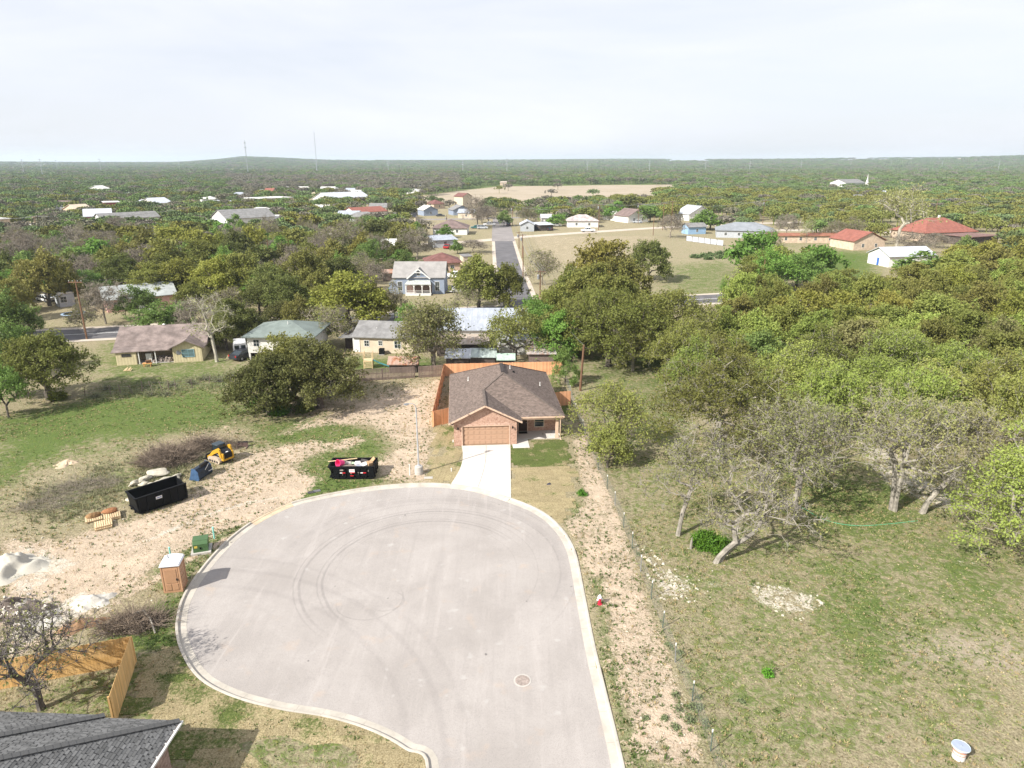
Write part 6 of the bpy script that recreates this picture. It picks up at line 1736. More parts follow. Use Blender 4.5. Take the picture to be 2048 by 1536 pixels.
# pylons and masts on the plain
def pylon(u, v, hgt, label):
    p = G(u, v); o = thing('steel_pylon', label, 'pylon', p, 0, 'steel pylons on the plain')
    MB().tube((0, 0, 0), (0, 0, hgt), .55, .3, 8).build('shaft', m_pyl, o)
    for k in range(3): MB().tube((-3.2, 0, hgt - 2 - k * 4.5), (3.2, 0, hgt - 2 - k * 4.5), .3, .3, 6).build('arm', m_pyl, o)
m_pyl = M('pale pylon steel', (.33, .35, .37), .6, .05, .1)
for i, (u, v, hh) in enumerate([(777, 348, 32), (926, 349, 34), (1014, 352, 36), (1174, 349, 30), (1298, 350, 31), (1410, 346, 34), (1498, 347, 32), (1601, 343, 34), (1700, 340, 32), (1780, 341, 36), (1882, 342, 34), (1995, 345, 33),
                                (204, 351, 36), (87, 358, 34), (50, 354, 34), (360, 343, 34), (116, 346, 34), (634, 348, 36)]):
    pylon(u, v, hh, 'slender pale steel pylon standing on the wooded plain')
for u, v, hh, lb in ((497, 352, 72, 'tall lattice radio mast rising above the left hill'), (635, 349, 96, 'very thin radio mast right of the left hill')):
    p = G(u, v); o = thing('radio_mast', lb, 'mast', p)
    w_ = 1.1 if u < 600 else .5
    ms = MB()
    for k in range(3): ms.tube((w_ * math.cos(k * 2.1), w_ * math.sin(k * 2.1), 0), (w_ * .6 * math.cos(k * 2.1), w_ * .6 * math.sin(k * 2.1), hh), .22, .16, 5)
    n = int(hh / 3)
    for k in range(n):
        for q_ in range(3): ms.tube((w_ * math.cos(q_ * 2.1), w_ * math.sin(q_ * 2.1), k * hh / n), (w_ * math.cos(q_ * 2.1 + 2.1), w_ * math.sin(q_ * 2.1 + 2.1), (k + 1) * hh / n), .12, None, 3)
    ms.build('lattice', m_pyl, o)
    if u < 600:
        for zz in (hh * .93, hh * .8): MB().tube((-2.0, 0, zz), (2.0, 0, zz), .9, .9, 8).build('antenna', m_pyl, o)
# ================================================================ TREES
def grow(seed, H, Rr, th, tr, ntips, nlobes, lean=(0, 0), multi=1, rtip=.012, wob=.12, zb=None, flat=1.0, lobe=.46):
    """skeleton of a tree: tips spread over the lobes of the crown, each joined to the nearest limb"""
    r = np.random.default_rng(seed)
    cap_ = ntips * 9 + 200
    pos = np.zeros((cap_, 3)); par = np.full(cap_, -1); dep = np.zeros(cap_); n = 0
    def add(p, q):
        nonlocal n
        pos[n] = p; par[n] = q; dep[n] = 0 if q < 0 else dep[q] + np.linalg.norm(pos[q] - p); n += 1
        return n - 1
    ln = np.array([lean[0], lean[1], 0.0])
    heads = []
    for m in range(multi):
        a = m * 6.28 / multi + r.random(); off = np.array([math.cos(a), math.sin(a), 0]) * (0 if multi == 1 else tr * .9)
        last = add(off + np.array([0, 0, -.25]), -1)
        for k in range(1, 5):
            t_ = k / 4
            p = off * (1 + 1.6 * t_ * (multi > 1)) + ln * t_ ** 1.4 + np.array([0, 0, th * t_]) + np.append(r.normal(size=2) * wob * tr * 1.2, 0)
            last = add(p, last)
        heads.append(last)
    first_limb = n - 1
    zb = th * .85 if zb is None else zb
    tips = []
    for i in range(nlobes):
        a = i * 2.39996 + r.random() * .7; f_ = (i + .5) / nlobes; rr_ = Rr * math.sqrt(f_) * .70
        lr = Rr * lobe * r.uniform(.55, 1.3) * (1.0 if f_ > .35 else .9)
        top_c = zb + (H - zb) * .74
        low_c = zb + min((H - zb) * .40, lr * .80)
        k_ = (rr_ / (Rr * .70)) ** (1.5 * flat)
        zc = top_c * (1 - k_) + low_c * k_ + (H - zb) * r.uniform(-.10, .12)
        c_ = np.array([rr_ * math.cos(a), rr_ * math.sin(a), zc]) + ln * 1.1
        m = max(3, int(ntips / nlobes * r.uniform(.7, 1.3)))
        d = r.normal(size=(m, 3)); d /= np.linalg.norm(d, axis=1)[:, None]
        d[:, 2] = np.where(d[:, 2] < -.6, -d[:, 2], d[:, 2])
        q_ = c_ + d * (lr * r.uniform(.55, 1.05, m))[:, None] * np.array([1, 1, .80])
        q_[:, 2] = np.clip(q_[:, 2], zb * .8 + .15, H)
        tips.append(q_)
    tips = np.concatenate(tips)
    hub = ln + np.array([0, 0, th])
    tips = tips[np.argsort(np.linalg.norm(tips - hub, axis=1) + r.normal(size=len(tips)) * .3)]
    ends = []
    step = max(.5, Rr / 7)
    for tp in tips:
        if n > cap_ - 20: break
        lo = 2 if n < first_limb + 3 else 3
        cand = np.arange(n)
        ok = pos[cand, 2] > th * .55
        cand = cand[ok]
        dv = np.linalg.norm(pos[cand] - tp, axis=1)
        cost = dv + .22 * dep[cand] + .9 * np.maximum(0, pos[cand, 2] - tp[2])
        j = cand[int(np.argmin(cost))]
        L = np.linalg.norm(tp - pos[j]); k = max(1, int(L / step)); a0 = pos[j].copy(); last = j
        for s in range(1, k + 1):
            t_ = s / k
            p = a0 + (tp - a0) * t_
            if s < k: p = p + r.normal(size=3) * L * .055 + np.array([0, 0, L * .09 * math.sin(math.pi * t_)])
            last = add(p, last)
        ends.append(last)
    pos, par = pos[:n], par[:n]
    cnt = np.zeros(n); cnt[ends] = 1
    for i in range(n - 1, -1, -1):
        if par[i] >= 0: cnt[par[i]] += max(cnt[i], 0)
    cnt = np.maximum(cnt, 1)
    N0 = cnt.max(); e = math.log(max(tr / rtip, 1.5)) / math.log(max(N0, 3))
    rad_ = rtip * cnt ** e
    # flare of the foot
    rad_ = rad_ * np.where(par < 0, 1.35, 1.0)
    return pos, par, rad_, np.array(ends), r

def frusta(A, B, ra, rb, k):
    d = B - A; L = np.linalg.norm(d, axis=1)[:, None]; d = d / np.maximum(L, 1e-6)
    h = np.where(np.abs(d[:, 2:3]) < .9, np.array([[0, 0, 1.0]]), np.array([[1.0, 0, 0]]))
    u = np.cross(d, h); u /= np.linalg.norm(u, axis=1)[:, None]; w = np.cross(d, u)
    vs = []
    for P_, r_ in ((A, ra), (B, rb)):
        for i in range(k):
            t_ = 6.28318 * i / k
            vs.append(P_ + (u * math.cos(t_) + w * math.sin(t_)) * r_[:, None])
    V = np.stack(vs, 1); m = len(A)
    F = np.array([[i, (i + 1) % k, k + (i + 1) % k, k + i] for i in range(k)])
    return V.reshape(-1, 3), (np.arange(m)[:, None, None] * 2 * k + F[None]).reshape(-1, 4)

def limbs_arrays(pos, par, rad_, ends, r, twigs, twig_len, twig_r=.008, thin=0.0):
    i = np.where(par >= 0)[0]; p = par[i]
    i2 = i[rad_[i] >= thin]; p2 = par[i2]
    ra = np.minimum(rad_[p2], rad_[i2] * 1.45); rb = rad_[i2]
    big = rad_[i2] > .07
    dA = pos[i2] - pos[p2]; dA /= np.maximum(np.linalg.norm(dA, axis=1), 1e-6)[:, None]; P2 = pos[p2] - dA * (ra * .35)[:, None]
    VS = []; FS = []; o = 0
    for sel, k in ((big, 7), (~big, 3)):
        if sel.any():
            v, f = frusta(P2[sel], pos[i2[sel]], ra[sel], rb[sel], k); VS.append(v); FS.append(f + o); o += len(v)
    tw = np.zeros((0, 3))
    if twigs:
        base = np.repeat(pos[ends], twigs, 0); m = len(base)
        dirv = np.repeat(pos[ends] - pos[par[ends]], twigs, 0); dirv /= np.maximum(np.linalg.norm(dirv, axis=1), 1e-6)[:, None]
        d = dirv * .7 + r.normal(size=(m, 3)) * .75; d[:, 2] += .15; d /= np.linalg.norm(d, axis=1)[:, None]
        L = twig_len * r.uniform(.5, 1.2, m)
        mid = base + d * (L * .5)[:, None]; d2 = d + r.normal(size=(m, 3)) * .6; d2 /= np.linalg.norm(d2, axis=1)[:, None]
        tip = mid + d2 * (L * .55)[:, None]
        for A, B, r0, r1 in ((base, mid, twig_r, twig_r * .7), (mid, tip, twig_r * .7, twig_r * .3)):
            v, f = frusta(A, B, np.full(m, r0), np.full(m, r1), 3); VS.append(v); FS.append(f + o); o += len(v)
        tw = tip
    return np.concatenate(VS), np.concatenate(FS), tw

def leaf_arrays(centres, per, spread, size, r, up=.8):
    c_ = np.repeat(centres, per, 0); m = len(c_)
    c_ = c_ + r.normal(size=(m, 3)) * spread * np.array([1, 1, .75])
    nrm = r.normal(size=(m, 3)) + np.array([0, 0, up]); nrm /= np.linalg.norm(nrm, axis=1)[:, None]
    h = r.normal(size=(m, 3)); u = np.cross(nrm, h); u /= np.linalg.norm(u, axis=1)[:, None]; w = np.cross(nrm, u)
    s = size * r.uniform(.55, 1.3, m)[:, None]
    V = np.stack([c_ - u * s * .62, c_ + w * s * .36 + nrm * s * .08, c_ + u * s * .62, c_ - w * s * .36 + nrm * s * .08], 1)
    F = np.arange(m)[:, None] * 4 + np.arange(4)[None]
    return V.reshape(-1, 3), F

def tree_meshes(seed, H, Rr, th, tr, ntips, nlobes, per, leaf, spread, bark, twigs=0, twig_len=.5, twig_r=.008, thin=0.0, rtip=.012, **kw):
    pos, par, rad_, ends, r = grow(seed, H, Rr, th, tr, ntips, nlobes, rtip=rtip, **kw)
    v, f, tw = limbs_arrays(pos, par, rad_, ends, r, twigs, twig_len, twig_r, thin)
    trunk = np_mesh('trunk', v, f, [bark], smooth=False)
    crown = None
    if per:
        cen = pos[ends]
        if len(tw): cen = np.concatenate([cen, tw[r.random(len(tw)) < .5]])
        p_ = max(1, int(per * len(ends) / len(cen)))
        lv, lf = leaf_arrays(cen, p_, spread, leaf, r)
        crown = np_mesh('crown', lv, lf, [leaf_m])
    return trunk, crown

TINT = {'o': (.178, .182, .048), 'y': (.228, .222, .050), 'k': (.128, .140, .042), 'g': (.145, .240, .050), 'd': (.150, .215, .058), 's': (.195, .195, .075), 'b': (.19, .165, .12), 'w': (.24, .26, .10), 'n': (.235, .235, .090), 'e': (.235, .270, .068)}
KIND_WORDS = {'o': 'olive green live oak', 'y': 'yellow-olive live oak', 'k': 'dark olive live oak', 'g': 'bright spring-green tree', 'd': 'mid-green leafing tree',
              's': 'sparse grey-green tree', 'b': 'bare grey-brown tree', 'w': 'pale-barked nearly bare tree', 'n': 'thinly leaved grey oak', 'e': 'fresh green live oak'}
KIND_CAT = {'o': 'oak', 'y': 'oak', 'k': 'oak', 'g': 'tree', 'd': 'tree', 's': 'tree', 'b': 'tree', 'w': 'tree', 'n': 'oak', 'e': 'oak'}
KIND_NAME = {'o': 'live_oak', 'y': 'live_oak', 'k': 'live_oak', 'g': 'green_tree', 'd': 'green_tree', 's': 'sparse_tree', 'b': 'bare_tree', 'w': 'pale_tree', 'n': 'live_oak', 'e': 'live_oak'}
KIND_GROUP = {'live_oak': 'live oaks round the houses', 'green_tree': 'leafing green trees', 'sparse_tree': 'sparse grey-green trees', 'bare_tree': 'bare trees', 'pale_tree': 'pale-barked trees'}

# prototypes at unit size: height 8, radius 5
PROTO = {}
def proto(fam, i, **k):
    PROTO.setdefault(fam, []).append(tree_meshes(100 + 17 * i + sum(map(ord, fam)), **k))
for i in range(6):
    proto('oak_mid', i, H=8, Rr=5, th=1.5, tr=.27, ntips=240, nlobes=16 + i, per=44, leaf=.29, spread=.27, zb=.7, lobe=.38, bark=m_bark, twigs=2, twig_len=.6, twig_r=.016, thin=.02)
for i in range(5):
    proto('oak_near', i, H=8, Rr=5, th=1.7, tr=.25, ntips=330, nlobes=16 + i, per=42, leaf=.20, spread=.24, bark=m_lichen, twigs=4, twig_len=.6, twig_r=.013, zb=.9, lobe=.38)
for i in range(5):
    proto('oak_far', i, H=8, Rr=5, th=1.4, tr=.27, ntips=150, nlobes=15 + i, per=17, leaf=.58, spread=.45, zb=.6, lobe=.38, bark=m_bark, thin=.05)
for i in range(4):
    proto('green_mid', i, H=8, Rr=4.2, th=1.6, tr=.18, ntips=170, nlobes=12, per=42, leaf=.27, spread=.30, bark=m_bark, twigs=2, twig_len=.5, twig_r=.014, thin=.02, flat=1.0, zb=.6)
for i in range(3):
    proto('green_far', i, H=8, Rr=4.2, th=1.6, tr=.18, ntips=100, nlobes=9, per=18, leaf=.6, spread=.45, bark=m_bark, thin=.05, flat=1.0, zb=.6)
for i in range(3):
    proto('sparse_mid', i, H=8, Rr=4.4, th=1.8, tr=.17, ntips=170, nlobes=10, per=13, leaf=.26, spread=.36, bark=m_bare, twigs=9, twig_len=.95, twig_r=.026, flat=1.0, zb=.9)
for i in range(4):
    proto('bare_mid', i, H=8, Rr=4.2, th=1.8, tr=.16, ntips=170, nlobes=9, per=2, leaf=.2, spread=.4, bark=m_bare, twigs=11, twig_len=1.0, twig_r=.026, flat=1.0, zb=1.0)
for i in range(2):
    proto('pale_mid', i, H=8, Rr=3.4, th=2.2, tr=.17, ntips=90, nlobes=9, per=22, leaf=.22, spread=.4, bark=m_pale, twigs=3, twig_len=.8, twig_r=.012, flat=.8, zb=2.2, rtip=.02)
FAM = {'o': 'oak', 'y': 'oak', 'k': 'oak', 'n': 'oak', 'e': 'oak', 'g': 'green', 'd': 'green', 's': 'sparse', 'b': 'bare', 'w': 'pale'}
tree_recs = []
rt = random.Random(21)
def put_tree(x, y, h, Rr, kind, label=None, group=None, trunk=None, crown=None, rz=None, sc=None, z=0.0):
    D = math.hypot(x, y); fam = FAM[kind]
    far = D > 185
    nm = KIND_NAME[kind]
    if trunk is None:
        key = fam + '_near' if fam == 'oak' and D < 96 else fam + ('_far' if far and fam in ('oak', 'green') else '_mid')
        trunk, crown = rt.choice(PROTO[key])
        R0 = {'oak': 5, 'green': 4.2, 'sparse': 4.4, 'bare': 4.2, 'pale': 3.4}[fam]
        sc = (Rr / R0, Rr / R0, h / 8.0)
    o = thing(nm, label, KIND_CAT[kind], (x, y, z), rt.random() * 6.28 if rz is None else rz, group)
    o.scale = sc or (1, 1, 1)
    link_mesh('trunk', trunk, o)
    if crown is not None:
        c_ = link_mesh('crown', crown, o)
        t_ = TINT[kind]; j = rt.uniform(.80, 1.22); g_ = rt.uniform(.92, 1.10)
        c_.color = (t_[0] * j, t_[1] * j * g_, t_[2] * j, 1)
    tree_recs.append([o, kind, x, y, h, Rr, label is None])
    return o

# ---------------------------------------------------------------- the near trees, each grown on its own
def near_tree(u, vb, vt, w, kind, label, seed, bark, ntips, nlobes, per, leaf, spread, tr, th, twigs=6, twig_len=.6, twig_r=.013, lean=(0, 0), du=0, **kw):
    p = G(u, vb); dep_ = p.y * math.cos(R(18)) + 28 * math.sin(R(18))
    b_ = -(vt - 768) / 1365.0; C, S = math.cos(R(18)), math.sin(R(18))
    yy = p.y + lean[1]
    h = 28 + (b_ * C - S) / (C + b_ * S) * yy
    Rr = w / 2 * dep_ / 1365
    tk, cr = tree_meshes(seed, h, Rr, th, tr, ntips, nlobes, per, leaf, spread, bark, twigs, twig_len, twig_r, lean=lean, **kw)
    return put_tree(p.x, p.y, h, Rr, kind, label, None, tk, cr, 0.0)
near_tree(1355, 1071, 828, 185, 'n', 'slender grey oak with a leaning pale trunk and thin crown, nearest the wire fence', 1, m_lichen, 230, 10, 13, .17, .22, .17, 4.0, lean=(.9, .5), flat=1.0, twigs=9, zb=3.0)
near_tree(1432, 1124, 915, 240, 'n', 'forked pale oak bending low to the right behind the bright green shrub', 2, m_lichen, 250, 11, 10, .17, .22, .20, 1.9, lean=(2.6, 1.0), multi=2, twigs=9, zb=1.2)
near_tree(1590, 1020, 785, 265, 'n', 'upright grey oak with forked trunk and drooping twigs beside the garden hose', 3, m_lichen, 350, 13, 18, .17, .24, .27, 2.9, twigs=9, flat=.9, zb=2.4)
near_tree(1788, 1020, 765, 265, 'n', 'oak with three pale trunks from one foot beside the gravel track', 4, m_lichen, 350, 13, 19, .17, .25, .20, 4.2, multi=3, twigs=8, zb=3.0, flat=.9)
near_tree(1843, 1026, 790, 250, 'n', 'pale oak trunk leaning right over the gravel track', 5, m_lichen, 320, 12, 19, .17, .25, .22, 3.4, lean=(2.6, .6), twigs=8, zb=2.6, flat=.9)
near_tree(1437, 925, 705, 300, 'o', 'big spreading oak with a thick straight trunk in the middle of the right pasture', 6, m_lichen, 420, 18, 46, .19, .26, .42, 2.6, twigs=4, zb=1.9)
near_tree(1222, 908, 742, 195, 'e', 'yellow-green oak close beside the brick house and its porch', 7, m_bark, 300, 14, 34, .18, .23, .22, 1.6, twigs=5, zb=.7)
near_tree(1215, 935, 850, 90, 'e', 'low yellow-green oak sprout on the wire fence below the oak by the porch', 77, m_bark, 110, 6, 36, .17, .26, .12, .9, twigs=3, zb=.5)
near_tree(1530, 955, 800, 230, 'n', 'thin grey oak standing behind the bending pale oak', 8, m_lichen, 260, 12, 15, .18, .25, .18, 2.4, lean=(.6, .4), twigs=8, zb=1.2)
near_tree(2085, 1120, 800, 300, 'e', 'large fresh green oak overhanging the right edge of the pasture', 9, m_lichen, 520, 20, 44, .17, .24, .40, 2.2, lean=(-.9, .2), twigs=6, zb=.9)
near_tree(84, 1417, 1212, 260, 's', 'bare dark oak with a few green leaves beside the cedar fence corner', 10, M('dark oak bark', (.13, .115, .105), .95, .35, 2.5, .02, fine=False), 320, 11, 3, .13, .25, .19, 1.5, twigs=9, twig_len=.55, twig_r=.013, lean=(-.2, .1), zb=2.0, flat=.6)
near_tree(540, 826, 700, 170, 'k', 'left half of the dense dark oak clump in front of the raised white house', 11, m_bark, 400, 18, 50, .24, .28, .40, 1.6, twigs=2, zb=.6)
near_tree(640, 815, 676, 190, 'k', 'right half of the dense dark oak clump in front of the raised white house', 12, m_bark, 440, 19, 50, .24, .28, .42, 1.8, twigs=2, zb=.8)
near_tree(590, 800, 668, 150, 'o', 'tallest crown at the back of the dense dark oak clump', 13, m_bark, 320, 15, 48, .25, .28, .36, 2.0, twigs=2, zb=1.2)
near_tree(100, 800, 655, 180, 'o', 'broad olive oak standing alone at the left of the green field', 14, m_bark, 400, 17, 46, .25, .28, .36, 1.8, twigs=3, zb=1.0)
near_tree(1216, 732, 590, 220, 'o', 'wide oak with dark forked limbs beyond the leaning brown pole', 15, m_bark, 400, 17, 36, .28, .38, .42, 2.2, twigs=3, zb=1.8)
near_tree(1326, 712, 585, 220, 'o', 'oak with a thick black trunk in the grass behind the big spreading oak', 16, m_bark, 380, 16, 38, .28, .38, .5, 2.6, twigs=3, zb=2.0)
near_tree(868, 735, 590, 150, 's', 'tall half-leafed tree between the cream ranch house and the metal barn', 17, m_bare, 330, 13, 24, .30, .42, .34, 2.2, twigs=7, twig_len=.9, twig_r=.014, flat=1.2, zb=1.2)
near_tree(1030, 722, 618, 160, 'e', 'yellow-green oak with visible limbs in front of the barn end', 18, m_bark, 250, 12, 30, .26, .36, .30, 1.8, twigs=3, zb=1.4)
near_tree(434, 724, 578, 105, 'w', 'pale forked tree trunk with dead limbs right of the yellow house', 19, m_pale, 120, 7, 6, .24, .4, .22, 4.0, twigs=6, twig_len=.9, twig_r=.018, lean=(-.4, .3), flat=1.6, zb=3.0)

# ---------------------------------------------------------------- sighted trees of the middle distance: (u, top, foot, width, kind)
SIGHTED = [
 (18, 712, 835, 90, 'd'), (5, 690, 800, 80, 'g'), (-20, 640, 760, 120, 'd'), (20, 570, 690, 120, 'd'), (60, 610, 690, 70, 'd'), (100, 500, 612, 135, 'o'), (140, 520, 610, 70, 'o'), (35, 545, 640, 80, 'o'),
 (212, 558, 648, 100, 'b'), (253, 583, 637, 34, 'b'), (322, 602, 668, 110, 'd'), (360, 598, 662, 80, 'd'), (395, 590, 690, 90, 'b'), (505, 612, 692, 76, 'k'), (465, 590, 668, 80, 'k'), (455, 575, 640, 110, 's'),
 (245, 498, 592, 105, 'k'), (310, 525, 604, 110, 'o'), (362, 508, 598, 130, 'y'), (440, 512, 604, 130, 'y'), (492, 498, 600, 110, 'o'), (335, 470, 562, 120, 'o'), (415, 475, 562, 130, 'o'), (470, 480, 560, 95, 'k'),
 (350, 440, 520, 120, 'y'), (400, 452, 525, 100, 'y'), (300, 455, 532, 90, 'o'), (262, 478, 548, 85, 'o'), (480, 455, 532, 80, 'k'), (515, 440, 522, 70, 'y'), (390, 560, 622, 90, 'o'), (520, 560, 628, 90, 'k'),
 (200, 455, 522, 95, 'b'), (150, 450, 512, 80, 'b'), (62, 462, 522, 100, 'b'), (18, 480, 545, 90, 'b'), (130, 478, 532, 60, 'd'), (45, 500, 562, 80, 'd'), (110, 440, 492, 60, 'o'), (150, 440, 484, 60, 'd'), (225, 470, 530, 60, 's'), (90, 480, 530, 60, 's'),
 (545, 520, 615, 115, 'k'), (615, 495, 602, 130, 'o'), (680, 505, 592, 115, 'k'), (580, 545, 640, 110, 'k'), (640, 540, 622, 90, 'o'), (700, 538, 655, 170, 'y'), (752, 565, 650, 90, 'y'), (648, 612, 690, 120, 's'), (640, 640, 690, 60, 'g'),
 (570, 470, 530, 70, 'g'), (528, 460, 512, 46, 'g'), (612, 415, 474, 80, 'y'), (605, 395, 436, 54, 'o'), (680, 440, 515, 130, 's'), (540, 440, 495, 70, 's'), (760, 430, 494, 95, 'k'), (802, 445, 502, 80, 'o'), (815, 405, 446, 66, 'k'), (665, 420, 456, 44, 'd'), (730, 460, 510, 60, 'o'),
 (835, 452, 522, 85, 'b'), (806, 498, 538, 62, 'g'), (752, 525, 582, 56, 'b'), (720, 500, 560, 90, 's'), (880, 615, 690, 80, 'g'), (905, 600, 680, 80, 's'), (820, 600, 680, 70, 'g'),
 (958, 505, 618, 130, 'o'), (1016, 515, 618, 82, 'o'), (935, 560, 625, 70, 's'), (890, 448, 476, 38, 'g'), (915, 478, 508, 30, 'd'), (945, 476, 506, 70, 'b'), (955, 388, 456, 66, 'b'), (977, 408, 448, 60, 'b'), (1008, 420, 452, 36, 'd'),
 (1058, 410, 450, 46, 's'), (1112, 425, 452, 42, 'g'), (1130, 408, 442, 46, 'y'), (1084, 497, 570, 74, 's'), (1075, 586, 690, 100, 'g'), (1112, 618, 722, 112, 'g'), (470, 590, 690, 110, 'k'), (455, 610, 700, 80, 'k'), (1055, 600, 660, 60, 'g'),
 (1200, 470, 612, 165, 'y'), (1158, 522, 645, 140, 'o'), (1240, 500, 622, 135, 'o'), (1296, 468, 562, 100, 'k'), (1235, 540, 662, 125, 'o'), (1145, 590, 700, 115, 'o'), (1290, 595, 690, 110, 'o'), (1250, 600, 690, 100, 'y'), (1180, 575, 670, 110, 'y'),
 (1340, 425, 476, 62, 'b'), (1420, 418, 460, 72, 'g'), (1402, 425, 460, 46, 'g'), (1500, 450, 545, 100, 'g'), (1540, 490, 582, 110, 'g'), (1592, 500, 578, 120, 'd'), (1640, 480, 560, 80, 'g'), (1446, 555, 592, 26, 'g'), (1535, 455, 520, 70, 's'),
 (1793, 355, 495, 115, 'w'), (1612, 425, 486, 32, 'w'), (1665, 438, 482, 55, 's'), (1705, 430, 482, 62, 's'), (1572, 425, 470, 60, 'b'), (1820, 460, 505, 95, 'b'), (1868, 462, 496, 60, 'b'), (1845, 502, 562, 130, 'd'), (1900, 505, 570, 110, 'o'), (1760, 545, 610, 100, 'o'), (1930, 470, 510, 40, 'd'),
 (1150, 590, 716, 130, 'o'), (1265, 625, 742, 120, 'o'), (1385, 620, 742, 150, 'o'), (1450, 660, 790, 170, 'o'), (1500, 700, 830, 160, 'e'), (1180, 520, 660, 150, 'o'), (1110, 560, 670, 110, 'o'),
 (-10, 560, 680, 150, 'o'), (45, 640, 745, 90, 'd'), (170, 600, 665, 60, 's'), (280, 565, 640, 90, 'd'), (560, 600, 660, 90, 'k'), (600, 590, 668, 80, 'o'), (790, 560, 640, 60, 's'), (1130, 690, 770, 60, 'd'),
 (1230, 400, 440, 60, 'g'), (1185, 405, 440, 60, 's'), (1300, 405, 445, 60, 'd'), (1260, 398, 430, 70, 'k'),
]
Cc, Sc = math.cos(R(18)), math.sin(R(18))
for (u, vt, vb, w_, kd) in SIGHTED:
    p = G(u, vb); dep_ = p.y * Cc + 28 * Sc; b_ = -(vt - 768) / 1365.0
    h = max(2.2, 28 + (b_ * Cc - Sc) / (Cc + b_ * Sc) * p.y)
    put_tree(p.x, p.y, min(h, 24), w_ / 2 * dep_ / 1365, kd)

# ---------------------------------------------------------------- groves: open sight lines kept to what the site shows through the crowns
SITES = [(o.location.x, o.location.y) for o in col.objects if o.get('category') in ('house', 'building', 'shed', 'garage')]
houses_xy = []
FARSET = [v for k, v in far_objs.items() if k.startswith('far ')]
for o in list(col.objects):
    if o.get('category') in ('house', 'building', 'shed', 'garage', 'steeple'):
        ws = [c for c in o.children if c.name.split('.')[0] in ('wall', 'tower')]
        bb = [o.matrix_basis @ Vector(v) for c in ws for v in c.bound_box]
        if bb:
            ce = sum(bb, Vector()) / len(bb); rr_ = max((v.xy - ce.xy).length for v in bb); top = max(v.z for v in bb)
            houses_xy.append((ce.x, ce.y, rr_, top, o in FARSET))
targets = [G(u, v) for u, v in [(1335, 594), (1360, 593), (1385, 592), (1410, 591), (1432, 590), (1290, 706), (1262, 800), (1270, 850), (1720, 885), (1745, 905), (1760, 935), (1930, 968), (1440, 560), (1400, 540), (1680, 520), (1720, 535), (1600, 545), (1870, 1000)]]
targets += [G(u, v, hh) for u, v, hh in [(1740, 515, 1.5), (1770, 510, 2.5), (1800, 505, 3.0), (1830, 500, 3.5), (1880, 460, 4), (1920, 455, 4), (1960, 470, 3), (1720, 490, 2), (1750, 475, 3), (1640, 470, 2.4), (1590, 470, 2.4), (1660, 462, 0), (1760, 459, 0)]]
TG = np.array([tuple(t_) for t_ in targets]); CAM = np.array([0, 0, 28.0])
def blocks(x, y, Rr, h):
    c_ = np.array([x, y, h * .6]); rad3 = np.array([Rr * .95, Rr * .95, h * .42])
    a = (CAM - c_) / rad3; b = (TG - c_) / rad3; d = b - a
    t_ = np.clip(-(a * d).sum(1) / (d * d).sum(1), 0, 1)
    return (np.linalg.norm(a + d * t_[:, None], axis=1) < 1).any()
road_lines = [(np.array(catmull(np.array(cross, float), 4)), 7.5), (np.array(catmull(np.array(side, float), 4)), 6.5), (np.array([(-3.2, 258), (-5.8, 372)]), 8), (np.array([(-40, 246), (-3, 268), (28, 290), (69, 315), (105, 332), (150, 345)]), 6), (np.array([(105, 303), (160, 294), (200, 277), (270, 262)]), 8)]
def near_line(x, y):
    for ln, dd in road_lines:
        a, b = ln[:-1], ln[1:]; e = b - a; q_ = np.array([x, y]) - a
        t_ = np.clip((q_ * e).sum(1) / (e * e).sum(1), 0, 1)
        if (np.linalg.norm(q_ - e * t_[:, None], axis=1) < dd).any(): return True
    return False
def near_house(x, y, Rr, h):
    for hx, hy, hr, top, isfar in houses_xy:
        if math.hypot(x - hx, y - hy) < hr + Rr * .7: return True
        if isfar: continue
        D = math.hypot(hx, hy); ux, uy = hx / D, hy / D; s = x * ux + y * uy; lat = abs(-x * uy + y * ux)
        if .78 * D < s < D and lat < hr * .9 + Rr * .7 and D > 110: return True
    return False
def grove(poly, n, space, rr, hh, kinds, seed, chk=True, cap_=999):
    r = random.Random(seed); poly = np.array(poly, float); lo, hi = poly.min(0), poly.max(0); k = 0
    xy = np.array([(t_[2], t_[3]) for t_ in tree_recs]); 
    for _ in range(n):
        x, y = r.uniform(lo[0], hi[0]), r.uniform(lo[1], hi[1])
        if not inside((x, y), poly)[0]: continue
        Rr, h = r.uniform(*rr), r.uniform(*hh)
        if len(xy) and (np.hypot(xy[:, 0] - x, xy[:, 1] - y) < space).any(): continue
        if near_line(x, y) or near_house(x, y, Rr, h): continue
        if chk and blocks(x, y, Rr, h): continue
        put_tree(x, y, h, Rr, r.choice(kinds)); xy = np.vstack([xy, [[x, y]]]); k += 1
        if k >= cap_: break
    return k
g1 = grove([(15, 84), (22, 74), (34, 66), (46, 64), (54, 62), (62, 58), (66, 52), (90, 60), (110, 90), (70, 100), (40, 103), (22, 98)], 3000, 5.7, (3.8, 6.0), (7.5, 10), 'eeoeodeeno', 31)
g2_ = grove([(14, 100), (40, 103), (70, 100), (110, 90), (150, 130), (100, 148), (60, 140), (20, 128)], 3000, 6.5, (4.2, 6.2), (7.5, 10.5), 'oeoyooeeoo', 32)
g3 = grove([(52, 152), (90, 165), (140, 178), (240, 215), (250, 260), (160, 215), (110, 190), (70, 180), (60, 170)], 2500, 6.5, (4.2, 6.2), (6.5, 9.5), 'oyyoeoyo', 33)
g4 = grove([(-150, 150), (-100, 140), (-45, 138), (-30, 160), (-12, 200), (-14, 250), (-60, 270), (-170, 260)], 6000, 4.9, (2.8, 6.2), (4.5, 10.0), 'ookydsbkdsgb', 34, False, 210)
